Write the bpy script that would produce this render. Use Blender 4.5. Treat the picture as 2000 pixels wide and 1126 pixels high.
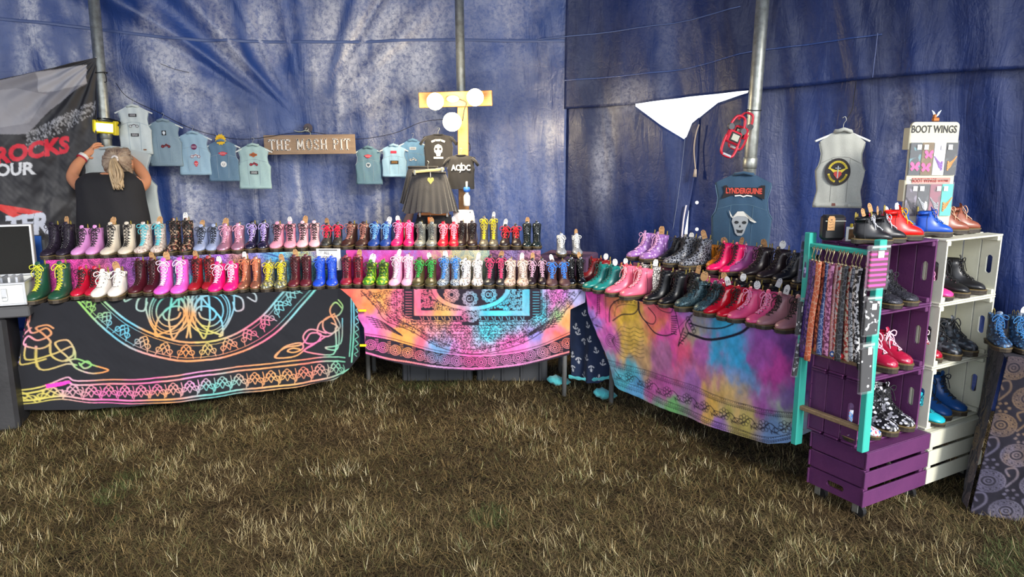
import bpy, bmesh, math, random
import numpy as np
from mathutils import Vector, Matrix, Euler
for o in list(bpy.data.objects): bpy.data.objects.remove(o)
SC = bpy.context.scene; COL = SC.collection
random.seed(7); RNG = np.random.default_rng(11); PI = math.pi
# ------------------------------------------------------------ camera, sky, sun, exposure
PF = 1430.0; PITCH = math.radians(11.0); EYE = 1.65
cam = bpy.data.cameras.new('camera'); camo = bpy.data.objects.new('camera', cam); COL.objects.link(camo)
cam.sensor_width = 36.0; cam.lens = PF/2000*36.0; cam.clip_start = .05; cam.clip_end = 200
camo.location = (0, 0, EYE); camo.rotation_euler = (PI/2-PITCH, 0, 0); SC.camera = camo
SC.view_settings.view_transform = 'Standard'; SC.view_settings.look = 'None'
SC.view_settings.gamma = 1; SC.view_settings.use_curve_mapping = False
SC.view_settings.exposure = 1.22
wd = bpy.data.worlds.new('sky'); SC.world = wd; wd.use_nodes = True
nt = wd.node_tree; bg = nt.nodes['Background']
tc = nt.nodes.new('ShaderNodeTexCoord'); sp = nt.nodes.new('ShaderNodeSeparateXYZ'); cr = nt.nodes.new('ShaderNodeValToRGB')
nt.links.new(tc.outputs['Generated'], sp.inputs[0]); nt.links.new(sp.outputs['Z'], cr.inputs[0]); nt.links.new(cr.outputs[0], bg.inputs[0])
cr.color_ramp.elements[0].color = (.90, .93, .98, 1); cr.color_ramp.elements[1].color = (.62, .76, 1.0, 1)
bg.inputs[1].default_value = 1.25
sl = bpy.data.lights.new('sun', 'SUN'); sl.energy = 1.9; sl.angle = math.radians(14); sl.color = (1, .95, .88)
so = bpy.data.objects.new('sun', sl); COL.objects.link(so)
so.rotation_euler = Vector((-.50, .92, -.50)).to_track_quat('-Z', 'Y').to_euler()

# ------------------------------------------------------------ photo geometry (pixel -> metres at a known depth or height)
CP, SP_ = math.cos(PITCH), math.sin(PITCH)
def ray(u, v):
    x = (u-1000)/PF; q = -(v-563)/PF
    return (x, CP+q*SP_, -SP_+q*CP)
def at(u, v, Y):
    r = ray(u, v); t = Y/r[1]; return Vector((r[0]*t, Y, EYE+r[2]*t))
def atz(u, v, z=0.0):
    r = ray(u, v); t = (z-EYE)/r[2]; return Vector((r[0]*t, r[1]*t, z))
def proj(p):
    z = p[2]-EYE; d = p[1]*CP-z*SP_; up = p[1]*SP_+z*CP
    return (1000+PF*p[0]/d, 563-PF*up/d)
class Plane:                    # vertical plane through P0 -> P1 (xy): s along, t down from z0
    def __init__(s, P0, P1, z0, off=0.0):
        s.P0 = Vector(P0[:2]); d = Vector(P1[:2])-s.P0; s.L = d.length; s.d = d/s.L
        s.n = Vector((s.d.y, -s.d.x)); s.z0 = z0; s.P0 = s.P0+s.n*off
    def st(s, u, v):
        r = ray(u, v); den = r[0]*s.n.x+r[1]*s.n.y
        t = (s.P0.x*s.n.x+s.P0.y*s.n.y)/den
        p = Vector((r[0]*t, r[1]*t)); return ((p-s.P0).dot(s.d), s.z0-(EYE+r[2]*t))
    def pos(s, a, t, o=0.0):
        p = s.P0+s.d*a+s.n*o; return Vector((p.x, p.y, s.z0-t))
# ------------------------------------------------------------ materials
MATS = {}
def lin(c):
    if isinstance(c, str):
        c = [int(c[i:i+2], 16)/255 for i in (0, 2, 4)]
    return tuple(((x/12.92) if x <= .04045 else ((x+.055)/1.055)**2.4) for x in c[:3])+(1,)
def mat(key, color='808080', rough=.6, metal=0, spec=.5, coat=0, emit=0, pattern=None, c2='000000', c3=None, scale=40, bump=0, bscale=60, alpha=1, trans=0, thr=.5, sheen=0, sss=0):
    k = (key, color, rough, metal, pattern, c2, c3, scale, emit, thr, alpha)
    if k in MATS: return MATS[k]
    m = bpy.data.materials.new(key); m.use_nodes = True; N = m.node_tree.nodes; Lk = m.node_tree.links
    b = N['Principled BSDF']; MATS[k] = m
    b.inputs['Base Color'].default_value = lin(color); b.inputs['Roughness'].default_value = rough
    b.inputs['Metallic'].default_value = metal; b.inputs['Specular IOR Level'].default_value = spec
    b.inputs['Coat Weight'].default_value = coat; b.inputs['Coat Roughness'].default_value = .12
    b.inputs['Alpha'].default_value = alpha; b.inputs['Transmission Weight'].default_value = trans
    b.inputs['Sheen Weight'].default_value = sheen
    if sss: b.inputs['Subsurface Weight'].default_value = sss; b.inputs['Subsurface Scale'].default_value = .01
    if emit: b.inputs['Emission Color'].default_value = lin(color); b.inputs['Emission Strength'].default_value = emit
    co = N.new('ShaderNodeTexCoord')
    def noise(sc, det=3, ro=.55):
        n = N.new('ShaderNodeTexNoise'); n.inputs['Scale'].default_value = sc; n.inputs['Detail'].default_value = det; n.inputs['Roughness'].default_value = ro
        Lk.new(co.outputs['Object'], n.inputs['Vector']); return n.outputs['Fac']
    def voro(sc, feat='F1'):
        n = N.new('ShaderNodeTexVoronoi'); n.feature = feat; n.inputs['Scale'].default_value = sc
        Lk.new(co.outputs['Object'], n.inputs['Vector']); return n
    def ramp(fac, a, b_, hard=.02):
        r = N.new('ShaderNodeValToRGB'); r.color_ramp.elements[0].position = max(0, thr-hard); r.color_ramp.elements[1].position = min(1, thr+hard)
        r.color_ramp.elements[0].color = lin(a); r.color_ramp.elements[1].color = lin(b_)
        Lk.new(fac, r.inputs[0]); return r
    def mixc(fac, A, B_):
        x = N.new('ShaderNodeMix'); x.data_type = 'RGBA'
        Lk.new(fac, x.inputs['Factor'])
        for s_, q in ((6, A), (7, B_)):
            if hasattr(q, 'links'): Lk.new(q, x.inputs[s_])
            else: x.inputs[s_].default_value = lin(q)
        return x.outputs[2]
    out = None
    if pattern == 'mottle': out = ramp(noise(scale), color, c2, .18).outputs[0]
    elif pattern == 'speck': out = ramp(noise(scale, 1), color, c2, .03).outputs[0]
    elif pattern == 'dots': out = ramp(voro(scale).outputs['Distance'], c2, color, .03).outputs[0]
    elif pattern == 'cells': out = ramp(voro(scale, 'DISTANCE_TO_EDGE').outputs['Distance'], c2, color, .02).outputs[0]
    elif pattern == 'floral':
        a_ = ramp(voro(scale).outputs['Distance'], c2, color, .05).outputs[0]
        r2 = N.new('ShaderNodeValToRGB'); r2.color_ramp.elements[0].position = .56; r2.color_ramp.elements[1].position = .6
        Lk.new(noise(scale*.7, 1), r2.inputs[0]); r2.color_ramp.elements[0].color = (0, 0, 0, 1); r2.color_ramp.elements[1].color = (1, 1, 1, 1)
        out = mixc(r2.outputs[0], a_, c3 or c2)
    elif pattern == 'glitter':
        v = voro(scale*6); r2 = N.new('ShaderNodeValToRGB'); Lk.new(v.outputs['Color'], r2.inputs[0])
        r2.color_ramp.elements[0].position = .35; r2.color_ramp.elements[0].color = lin(color); r2.color_ramp.elements[1].position = .75; r2.color_ramp.elements[1].color = lin(c2)
        out = r2.outputs[0]
    elif pattern == 'stripes':
        w = N.new('ShaderNodeTexWave'); w.bands_direction = 'Z'; w.inputs['Scale'].default_value = scale; Lk.new(co.outputs['Object'], w.inputs['Vector'])
        out = ramp(w.outputs['Fac'], color, c2, .02).outputs[0]
    elif pattern == 'wood':
        mp = N.new('ShaderNodeMapping'); mp.inputs['Scale'].default_value = (1, 1, 1) if scale < 0 else (2, 30, 30)
        Lk.new(co.outputs['Object'], mp.inputs[0]); n = N.new('ShaderNodeTexNoise'); n.inputs['Scale'].default_value = 3; n.inputs['Detail'].default_value = 5
        Lk.new(mp.outputs[0], n.inputs[0]); out = ramp(n.outputs['Fac'], color, c2, .25).outputs[0]
    elif pattern == 'worn':
        r1 = ramp(noise(5, 6, .7), color, c2, .25).outputs[0]
        r2 = N.new('ShaderNodeValToRGB'); r2.color_ramp.elements[0].position = .66; r2.color_ramp.elements[1].position = .72; Lk.new(noise(scale, 7, .75), r2.inputs[0])
        out = mixc(r2.outputs[0], r1, c3 or 'c8c0c8')
    elif pattern == 'attr':
        a_ = N.new('ShaderNodeAttribute'); a_.attribute_name = 'print'; out = a_.outputs['Color']
    elif pattern == 'denim':
        w = noise(260, 1); r1 = ramp(w, color, c2, .3).outputs[0]
        r2 = N.new('ShaderNodeValToRGB'); r2.color_ramp.elements[0].position = .4; r2.color_ramp.elements[1].position = .75; Lk.new(noise(7, 4), r2.inputs[0])
        out = mixc(r2.outputs[0], r1, c3 or c2)
    if out is not None:
        Lk.new(out, b.inputs['Base Color'])
        if emit: Lk.new(out, b.inputs['Emission Color'])
    if bump:
        bp = N.new('ShaderNodeBump'); bp.inputs['Strength'].default_value = bump; bp.inputs['Distance'].default_value = .01
        Lk.new(noise(bscale, 4, .6), bp.inputs['Height']); Lk.new(bp.outputs[0], b.inputs['Normal'])
    return m
# ------------------------------------------------------------ mesh builder
class MB:
    def __init__(s): s.v = []; s.f = []
    def add(s, vs, fs):
        n = len(s.v); s.v += [tuple(p) for p in vs]; s.f += [tuple(i+n for i in f) for f in fs]; return s
    def box(s, c, d, R=None):
        P = []
        for z in (-1, 1):
            for y in (-1, 1):
                for x in (-1, 1):
                    p = Vector((x*d[0]/2, y*d[1]/2, z*d[2]/2))
                    if R: p = R @ p
                    P.append(p+Vector(c))
        return s.add(P, [(0, 2, 3, 1), (4, 5, 7, 6), (0, 1, 5, 4), (2, 6, 7, 3), (0, 4, 6, 2), (1, 3, 7, 5)])
    def cbox(s, c, d, b=.004, R=None):        # chamfered box
        X, Y, Z = [q/2 for q in d]; b = min(b, X*.45, Y*.45, Z*.45); P = []; idx = {}
        for sx in (-1, 1):
            for sy in (-1, 1):
                for sz in (-1, 1):
                    for a in range(3):
                        p = [sx*(X-b), sy*(Y-b), sz*(Z-b)]; p[a] = (sx*X, sy*Y, sz*Z)[a]
                        idx[(sx, sy, sz, a)] = len(P); p = Vector(p)
                        if R: p = R @ p
                        P.append(p+Vector(c))
        F = []
        for a in range(3):
            o = [q for q in range(3) if q != a]
            for sg in (-1, 1):
                q = []
                for (i, j) in ((-1, -1), (1, -1), (1, 1), (-1, 1)):
                    k = [0, 0, 0]; k[a] = sg; k[o[0]] = i; k[o[1]] = j; q.append(idx[(k[0], k[1], k[2], a)])
                F.append(q if sg > 0 else q[::-1])
            for i in (-1, 1):
                for j in (-1, 1):
                    k0 = [0, 0, 0]; k0[a] = -1; k0[o[0]] = i; k0[o[1]] = j; k1 = list(k0); k1[a] = 1
                    F.append([idx[(*k0, o[0])], idx[(*k1, o[0])], idx[(*k1, o[1])], idx[(*k0, o[1])]])
        for sx in (-1, 1):
            for sy in (-1, 1):
                for sz in (-1, 1): F.append([idx[(sx, sy, sz, a)] for a in range(3)])
        return s.add(P, F)
    def tube(s, pts, r, n=6, cap=True, flat=1.0):
        pts = [Vector(p) for p in pts]; R = r if isinstance(r, (list, tuple)) else [r]*len(pts)
        P = []; up = Vector((0, 0, 1)); last = None
        for i, p in enumerate(pts):
            t = (pts[min(i+1, len(pts)-1)]-pts[max(i-1, 0)])
            if t.length < 1e-9: t = Vector((0, 0, 1))
            t.normalize()
            if last is None:
                a = up.cross(t)
                if a.length < .1: a = Vector((1, 0, 0)).cross(t)
            else:
                a = last-t*last.dot(t)
                if a.length < 1e-4: a = Vector((1, 0, 0)).cross(t)
            a.normalize(); last = a; b = t.cross(a)
            for k in range(n):
                th = 2*PI*k/n; P.append(p+a*math.cos(th)*R[i]+b*math.sin(th)*R[i]*flat)
        F = [(i*n+k, i*n+(k+1) % n, (i+1)*n+(k+1) % n, (i+1)*n+k) for i in range(len(pts)-1) for k in range(n)]
        if cap: F += [tuple(range(n))[::-1], tuple((len(pts)-1)*n+k for k in range(n))]
        return s.add(P, F)
    def prism(s, poly, th, M=None):           # poly in xz plane, thickness along y (front at -th/2)
        n = len(poly); P = [Vector((x, -th/2, z)) for x, z in poly]+[Vector((x, th/2, z)) for x, z in poly]
        if M is not None: P = [M @ p for p in P]
        return s.add(P, [tuple(range(n)), tuple(range(n, 2*n))[::-1]]+[(i, i+n, (i+1) % n+n, (i+1) % n) for i in range(n)])
    def lathe(s, prof, n=16, c=(0, 0, 0)):
        P = [(c[0]+r*math.cos(2*PI*k/n), c[1]+r*math.sin(2*PI*k/n), c[2]+z) for r, z in prof for k in range(n)]
        F = [(i*n+k, i*n+(k+1) % n, (i+1)*n+(k+1) % n, (i+1)*n+k) for i in range(len(prof)-1) for k in range(n)]
        F += [tuple(range(n))[::-1], tuple((len(prof)-1)*n+k for k in range(n))]
        return s.add(P, F)
    def grid(s, P):                            # P: 2D list of points
        h = len(P); w = len(P[0]); V = [p for r in P for p in r]
        return s.add(V, [(i*w+j, i*w+j+1, (i+1)*w+j+1, (i+1)*w+j) for i in range(h-1) for j in range(w-1)])
    def strip(s, pts, w, y=0, th=.001):       # flat stroke in xz plane
        for (a, b) in zip(pts[:-1], pts[1:]):
            dx, dz = b[0]-a[0], b[1]-a[1]; L = math.hypot(dx, dz) or 1e-6; nx, nz = -dz/L*w/2, dx/L*w/2; ex, ez = dx/L*w*.3, dz/L*w*.3
            q = [(a[0]+nx-ex, a[1]+nz-ez), (a[0]-nx-ex, a[1]-nz-ez), (b[0]-nx+ex, b[1]-nz+ez), (b[0]+nx+ex, b[1]+nz+ez)]
            s.prism(q, th, Matrix.Translation((0, y, 0)))
        return s
    def mesh(s, name, smooth=False):
        m = bpy.data.meshes.new(name); m.from_pydata(s.v, [], s.f); m.update()
        bm = bmesh.new(); bm.from_mesh(m); bmesh.ops.recalc_face_normals(bm, faces=bm.faces); bm.to_mesh(m); bm.free()
        if smooth: m.polygons.foreach_set('use_smooth', [True]*len(m.polygons))
        return m
    def obj(s, name, m, parent=None, smooth=False, loc=None, rz=None):
        me = s.mesh(name, smooth); return link(name, me, m, parent, loc, rz)
def link(name, me, m, parent=None, loc=None, rz=None):
    o = bpy.data.objects.new(name, me); COL.objects.link(o)
    if m is not None:
        if len(me.materials) == 0: me.materials.append(m)
        else: o.material_slots[0].link = 'OBJECT'; o.material_slots[0].material = m
    if parent: o.parent = parent
    if loc is not None: o.location = loc
    if rz is not None: o.rotation_euler = (0, 0, rz)
    return o
def tag(o, label=None, cat=None, group=None, kind=None):
    if label: o['label'] = label
    if cat: o['category'] = cat
    if group: o['group'] = group
    if kind: o['kind'] = kind
    return o
def thing(name, loc, label, cat, rz=0, group=None, rot=None):
    o = bpy.data.objects.new(name, None); COL.objects.link(o); o.location = loc; o.empty_display_size = .05
    o.rotation_euler = rot if rot else (0, 0, rz)
    return tag(o, label, cat, group)
def np_mesh(name, V, F4, col=None):
    me = bpy.data.meshes.new(name); V = np.asarray(V, np.float32); F4 = np.asarray(F4, np.int32); k = F4.shape[1]
    me.vertices.add(len(V)); me.vertices.foreach_set('co', V.ravel())
    me.loops.add(F4.size); me.loops.foreach_set('vertex_index', F4.ravel())
    me.polygons.add(len(F4)); me.polygons.foreach_set('loop_start', np.arange(0, F4.size, k, dtype=np.int32))
    me.polygons.foreach_set('loop_total', np.full(len(F4), k, np.int32))
    me.polygons.foreach_set('use_smooth', np.ones(len(F4), bool)); me.update(calc_edges=True)
    if col is not None:
        a = me.color_attributes.new('print', 'FLOAT_COLOR', 'POINT')
        c = np.ones((len(V), 4), np.float32); c[:, :3] = col; a.data.foreach_set('color', c.ravel())
    return me
def gridfaces(h, w):
    i = np.arange(h-1)[:, None]*w+np.arange(w-1)[None, :]
    return np.stack([i, i+1, i+w+1, i+w], -1).reshape(-1, 4)
def text_mesh(s_, size, bold=0, xscale=1.0, align='CENTER'):
    cu = bpy.data.curves.new('t', 'FONT'); cu.body = s_; cu.size = size; cu.offset = bold; cu.align_x = align; cu.align_y = 'CENTER'; cu.resolution_u = 3
    o = bpy.data.objects.new('t', cu); me = bpy.data.meshes.new_from_object(o)
    V = np.array([v.co[:] for v in me.vertices]) if len(me.vertices) else np.zeros((0, 3)); V[:, 0] *= xscale
    me.calc_loop_triangles(); T = [tuple(t.vertices) for t in me.loop_triangles]
    bpy.data.objects.remove(o); bpy.data.curves.remove(cu); bpy.data.meshes.remove(me); return V, T
def text_obj(name, s_, size, m, parent, loc=(0, 0, 0), bold=0, xscale=1.0, th=.0015, R=None, shear=0):
    V, T = text_mesh(s_, size, bold, xscale); b = MB(); M = Matrix.Translation(loc) @ (R or Matrix())
    P = [M @ Vector((x+shear*y, -th/2, y)) for x, y, _ in V]+[M @ Vector((x+shear*y, th/2, y)) for x, y, _ in V]; n = len(V)
    F = [t for t in T]+[tuple(i+n for i in t[::-1]) for t in T]
    ed = {}
    for t in T:
        for a, b_ in ((t[0], t[1]), (t[1], t[2]), (t[2], t[0])): ed[(a, b_)] = 1
    F += [(a, b_, b_+n, a+n) for (a, b_) in ed if (b_, a) not in ed]
    me = bpy.data.meshes.new(name); me.from_pydata([tuple(p) for p in P], [], F); me.update()
    return link(name, me, m, parent)
def vnoise(x, y, seed=0, oct=3, ro=.55):
    g = np.random.default_rng(seed).random((64, 64))*2-1; z = 0; a = 1.0; f = 1.0
    for o in range(oct):
        X = np.asarray(x)*f+o*17.3; Y = np.asarray(y)*f+o*9.1; i = np.floor(X).astype(int); j = np.floor(Y).astype(int); fx = X-i; fy = Y-j; fx = fx*fx*(3-2*fx); fy = fy*fy*(3-2*fy)
        h = lambda q, w: g[q % 64, w % 64]
        z = z+a*((h(i, j)*(1-fx)+h(i+1, j)*fx)*(1-fy)+(h(i, j+1)*(1-fx)+h(i+1, j+1)*fx)*fy); a *= ro; f *= 2.03
    return z
def smooth_noise(x, y, seed=0, oct=3):
    r = np.random.default_rng(seed); z = np.zeros_like(x, dtype=float); a = 1.0; f = 1.0
    for o in range(oct):
        for k in range(4):
            th = r.uniform(0, 2*PI); fr = f*r.uniform(.6, 1.4); z += a*np.sin((x*math.cos(th)+y*math.sin(th))*fr*2*PI+r.uniform(0, 6.28))/4
        a *= .55; f *= 2.1
    return z
# ------------------------------------------------------------ printed-cloth raster (s across, t down, metres)
class Raster:
    def __init__(s, s0, s1, t0, t1, res=.0025):
        s.s0, s.t0, s.res = s0, t0, res; s.w = int((s1-s0)/res)+2; s.h = int((t1-t0)/res)+2
        s.S, s.T = np.meshgrid(s0+np.arange(s.w)*res, t0+np.arange(s.h)*res)
        s.ink = np.zeros((s.h, s.w)); s.bg = np.zeros((s.h, s.w, 3)); s.fg = np.zeros((s.h, s.w, 3))
    def _win(s, xa, xb, ya, yb):
        i0 = max(0, int((xa-s.s0)/s.res)-1); i1 = min(s.w, int((xb-s.s0)/s.res)+3); j0 = max(0, int((ya-s.t0)/s.res)-1); j1 = min(s.h, int((yb-s.t0)/s.res)+3)
        return (slice(j0, j1), slice(i0, i1)) if i1 > i0 and j1 > j0 else None
    def stroke(s, pts, w, val=1.0):
        for (a, b) in zip(pts[:-1], pts[1:]):
            W = s._win(min(a[0], b[0])-w, max(a[0], b[0])+w, min(a[1], b[1])-w, max(a[1], b[1])+w)
            if W is None: continue
            X, Y = s.S[W]-a[0], s.T[W]-a[1]; dx, dy = b[0]-a[0], b[1]-a[1]; L = dx*dx+dy*dy+1e-12
            k = np.clip((X*dx+Y*dy)/L, 0, 1); d = np.hypot(X-k*dx, Y-k*dy)
            A = np.clip((w/2-d)/s.res+.5, 0, 1); s.ink[W] = s.ink[W]*(1-A)+val*A
        return s
    def fill(s, poly, val=1.0):
        xs = [p[0] for p in poly]; ys = [p[1] for p in poly]; W = s._win(min(xs), max(xs), min(ys), max(ys))
        if W is None: return
        X, Y = s.S[W], s.T[W]; ins = np.zeros(X.shape, bool); n = len(poly)
        for i in range(n):
            x1, y1 = poly[i]; x2, y2 = poly[(i+1) % n]
            if y1 == y2: continue
            ins ^= ((y1 > Y) != (y2 > Y)) & (X < (x2-x1)*(Y-y1)/(y2-y1)+x1)
        s.ink[W] = np.where(ins, val, s.ink[W])
    def paint(s, poly, color):
        keep = s.ink; s.ink = np.zeros_like(keep); s.fill(poly, 1.0); m = s.ink > .5; s.ink = keep; s.bg[m] = lin(color)[:3]; s.ink[m] = 0
    def text(s, str_, size, M2, color=None, bold=0, xs=1.0):   # M2: (x,y)->(s,t)
        V, T = text_mesh(str_, size, bold, xs); Q = [M2(x, y) for x, y, _ in V]
        for t in T:
            p = [Q[i] for i in t]
            if color: s.paint(p, color)
            else: s.fill(p, 1.0)
    def circle(s, c, r, w, val=1.0, a0=0, a1=2*PI, n=24, sq=1.0):
        s.stroke([(c[0]+r*math.cos(a0+(a1-a0)*k/n), c[1]+sq*r*math.sin(a0+(a1-a0)*k/n)) for k in range(n+1)], w, val)
    def disc(s, c, r, val=1.0): s.fill([(c[0]+r*math.cos(2*PI*k/16), c[1]+r*math.sin(2*PI*k/16)) for k in range(16)], val)
    def dye(s, pts, arr, warp=.05, seed=3, p=3.0, nz=.12):    # pts: (s,t,hex,weight)
        wx = s.S+warp*vnoise(s.S*9, s.T*5, seed, 4, .6); wy = s.T+warp*1.3*vnoise(s.S*9, s.T*5, seed+1, 4, .6)
        num = np.zeros(s.S.shape+(3,)); den = np.zeros(s.S.shape)
        for (a, b, c, wt) in pts:
            q = wt/(((wx-a)**2+(wy-b)**2)**(p/2)+1e-5); den += q; num += q[..., None]*np.array(lin(c)[:3])
        base = num/den[..., None]; k = 1+nz*1.6*vnoise(s.S*22, s.T*14, seed+5, 4, .65); arr[:] = np.clip(base*k[..., None], 0, 1)
    def sample(s, A, B):
        x = np.clip((A-s.s0)/s.res, 0, s.w-1.001); y = np.clip((B-s.t0)/s.res, 0, s.h-1.001); i = x.astype(int); j = y.astype(int); fx = x-i; fy = y-j
        full = s.bg*(1-s.ink[..., None])+s.fg*s.ink[..., None]
        g = lambda J, I: full[J, I]
        fx = fx[..., None]; fy = fy[..., None]
        return g(j, i)*(1-fx)*(1-fy)+g(j, i+1)*fx*(1-fy)+g(j+1, i)*(1-fx)*fy+g(j+1, i+1)*fx*fy
def spiral(c, r, turns=1.5, a0=0, sgn=1, n=14):
    return [(c[0]+r*(1-k/n)*math.cos(a0+sgn*turns*2*PI*k/n), c[1]+r*(1-k/n)*math.sin(a0+sgn*turns*2*PI*k/n)) for k in range(n+1)]
def scrolls(R, inside, x0, x1, y0, y1, step, w, val, seed=1, leaf=True):
    r = random.Random(seed); y = y0
    row = 0
    while y < y1:
        x = x0+(row % 2)*step/2
        while x < x1:
            cx, cy = x+r.uniform(-.2, .2)*step, y+r.uniform(-.2, .2)*step
            if inside(cx, cy):
                a = r.uniform(0, 6.28); sg = r.choice((-1, 1)); R.stroke(spiral((cx, cy), step*.46, 1.3, a, sg), w, val)
                if leaf:
                    b = a+sg*1.2; R.disc((cx+math.cos(b)*step*.55, cy+math.sin(b)*step*.55), w*.9, val)
                    R.circle((cx+math.cos(b+2)*step*.6, cy+math.sin(b+2)*step*.6), step*.14, w*.7, val, n=8)
            x += step
        y += step*.86; row += 1
def rosette(R, c, r, w, val=1.0, pet=12):
    for q in (.25, .5, .98): R.circle(c, r*q, w, val, n=20)
    for k in range(pet):
        a = 2*PI*k/pet; R.stroke([(c[0]+r*.5*math.cos(a), c[1]+r*.5*math.sin(a)), (c[0]+r*.92*math.cos(a), c[1]+r*.92*math.sin(a))], w*.8, val)
        R.circle((c[0]+r*.74*math.cos(a+PI/pet), c[1]+r*.74*math.sin(a+PI/pet)), r*.12, w*.7, val, n=8)
    R.disc(c, r*.1, val)
def bez(pts, n=8):    # catmull-rom through points
    out = []; P = [pts[0]]+list(pts)+[pts[-1]]
    for i in range(1, len(P)-2):
        for k in range(n):
            t = k/n; out.append(tuple(.5*((2*P[i][d])+(-P[i-1][d]+P[i+1][d])*t+(2*P[i-1][d]-5*P[i][d]+4*P[i+1][d]-P[i+2][d])*t*t+(-P[i-1][d]+3*P[i][d]-3*P[i+1][d]+P[i+2][d])*t**3) for d in range(len(pts[0]))))
    out.append(tuple(pts[-1])); return out
def interp(x, pts):
    return np.interp(x, [p[0] for p in pts], [p[1] for p in pts])
# ------------------------------------------------------------ tent walls
WP = bez([(-5.6, -3.6), (-6.6, -1.6), (-6.7, 0), (-6.2, 1.6), (-5.1, 3.9), (-3.9, 5.15), (-2.6, 5.72), (-1.0, 6.0), (.35, 5.95), (1.25, 5.55), (2.1, 4.95), (3.1, 4.25), (4.2, 3.3), (4.7, 2.7)], 24)  # first points: unseen left-rear run added to keep light off the right side
WA = np.array(WP); WS = np.concatenate([[0], np.cumsum(np.hypot(*np.diff(WA, axis=0).T))]); WL = WS[-1]
WTN = np.gradient(WA, axis=0); WTN /= np.linalg.norm(WTN, axis=1)[:, None]; WN = np.stack([WTN[:, 1], -WTN[:, 0]], 1)   # inward
def wallhit(u, v):
    r = ray(u, v); k = r[0]/r[1]; q = WA[:, 0]/np.maximum(WA[:, 1], .01); ok = (WA[:, 1] > 1.7)
    s = np.interp(k, q[ok], WS[ok]); y = np.interp(s, WS, WA[:, 1]); t = y/r[1]; return float(s), EYE+r[2]*t
def wall_pt(s, z, off=0.0):
    x = np.interp(s, WS, WA[:, 0]); y = np.interp(s, WS, WA[:, 1]); n = np.array([np.interp(s, WS, WN[:, 0]), np.interp(s, WS, WN[:, 1])])
    return Vector((x+n[0]*off, y+n[1]*off, z)), math.atan2(-n[0], -(-n[1])) if False else math.atan2(n[0], -n[1])
HS, HZ = wallhit(603, 248)
def wall_disp(S, Z):
    d = .05*smooth_noise(S*.5, Z*.12, 21, 3)
    dx, dz = S-HS, Z-HZ; r = np.hypot(dx, dz)+1e-6; ph = np.arctan2(dx, dz)
    L = 1/(1+np.exp(-(.5-np.abs(dx)/3.4)*9))
    up = np.clip(dz*2.5+.25, 0, 1); d = d+L*up*.032*vnoise(ph*4.2+3, r*.5, 71, 2)*np.clip(r*1.1, 0, 1.2)
    for a, w, g in ((-.80, .07, .07), (-1.03, .05, .06), (-.55, .05, .03), (.47, .03, -.045), (.75, .06, .03), (-.25, .05, .025)):
        d = d+L*up*g*np.exp(-((ph-a-.08*np.sin(r*1.5))/w)**2)*np.clip(r, 0, 1.3)
    dn = 1-up; xs = S+.10*vnoise(S*.9, Z*.5, 72, 2)
    d = d+dn*L*(.022*vnoise(xs*3.2, Z*.25, 73, 3)+.012*vnoise(xs*11, Z*.5, 74, 2))
    d = d+(1-L)*(.065*vnoise(xs*1.7+.25*Z, Z*.12, 75, 3, .5)+.010*vnoise(xs*9+1.5*Z, Z*.6, 76, 2))
    return d+.003*vnoise(S*7, Z*5, 77, 3)
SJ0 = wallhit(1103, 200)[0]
def wall_dust_sheen(S, Z):  # dusty scuffed patches plus painted sheen and glint streaks, fold lines carved out
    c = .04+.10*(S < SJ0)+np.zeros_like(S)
    for u, v, ru, rv, a in DUST_SHEEN:
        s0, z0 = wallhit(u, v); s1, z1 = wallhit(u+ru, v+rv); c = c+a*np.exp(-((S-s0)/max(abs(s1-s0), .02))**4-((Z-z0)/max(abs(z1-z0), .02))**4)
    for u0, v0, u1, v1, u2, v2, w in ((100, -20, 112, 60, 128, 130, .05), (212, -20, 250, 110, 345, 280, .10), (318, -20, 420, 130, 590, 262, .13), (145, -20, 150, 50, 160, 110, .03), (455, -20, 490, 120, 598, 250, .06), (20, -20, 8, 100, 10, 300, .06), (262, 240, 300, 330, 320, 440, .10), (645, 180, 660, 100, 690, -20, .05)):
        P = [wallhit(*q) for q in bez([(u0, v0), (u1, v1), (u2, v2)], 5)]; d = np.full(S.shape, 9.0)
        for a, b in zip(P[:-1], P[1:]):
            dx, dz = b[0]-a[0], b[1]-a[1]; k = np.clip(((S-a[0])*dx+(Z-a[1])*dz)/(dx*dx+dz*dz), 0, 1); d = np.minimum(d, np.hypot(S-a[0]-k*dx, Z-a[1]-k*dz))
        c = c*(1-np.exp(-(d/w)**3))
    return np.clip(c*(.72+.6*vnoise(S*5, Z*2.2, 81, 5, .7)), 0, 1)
DUST_SHEEN = [(90, 90, 75, 130, .9), (90, 280, 75, 90, .6), (235, 120, 45, 120, .4), (290, 200, 70, 100, .45), (420, 60, 80, 80, .35), (360, 300, 120, 100, .25), (420, 200, 60, 90, .3), (200, 80, 260, 170, .45), (560, 60, 200, 120, .3), (560, 90, 100, 80, .3), (770, 130, 115, 110, .85), (800, 250, 80, 60, .5), (582, 360, 6, 60, 1), (715, 400, 6, 60, .9), (738, 400, 7, 50, .8), (755, 390, 8, 60, .9), (775, 380, 8, 60, .8), (340, 400, 8, 60, .9), (372, 390, 8, 50, .8), (300, 420, 25, 50, .4), (400, 420, 60, 40, .3), (640, 420, 100, 50, .25), (500, 400, 8, 60, .5), (665, 200, 12, 60, .6), (1000, 60, 80, 120, .2), (1180, 300, 20, 100, .25), (1075, 330, 12, 90, .3), (960, 380, 40, 90, .3), (1250, 185, 60, 30, .25), (1460, 270, 20, 60, .25), (1760, 250, 30, 80, .2), (1330, 60, 60, 100, .1)]  # scuffed areas with sheen painted in; the narrow tall entries are glints
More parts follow.
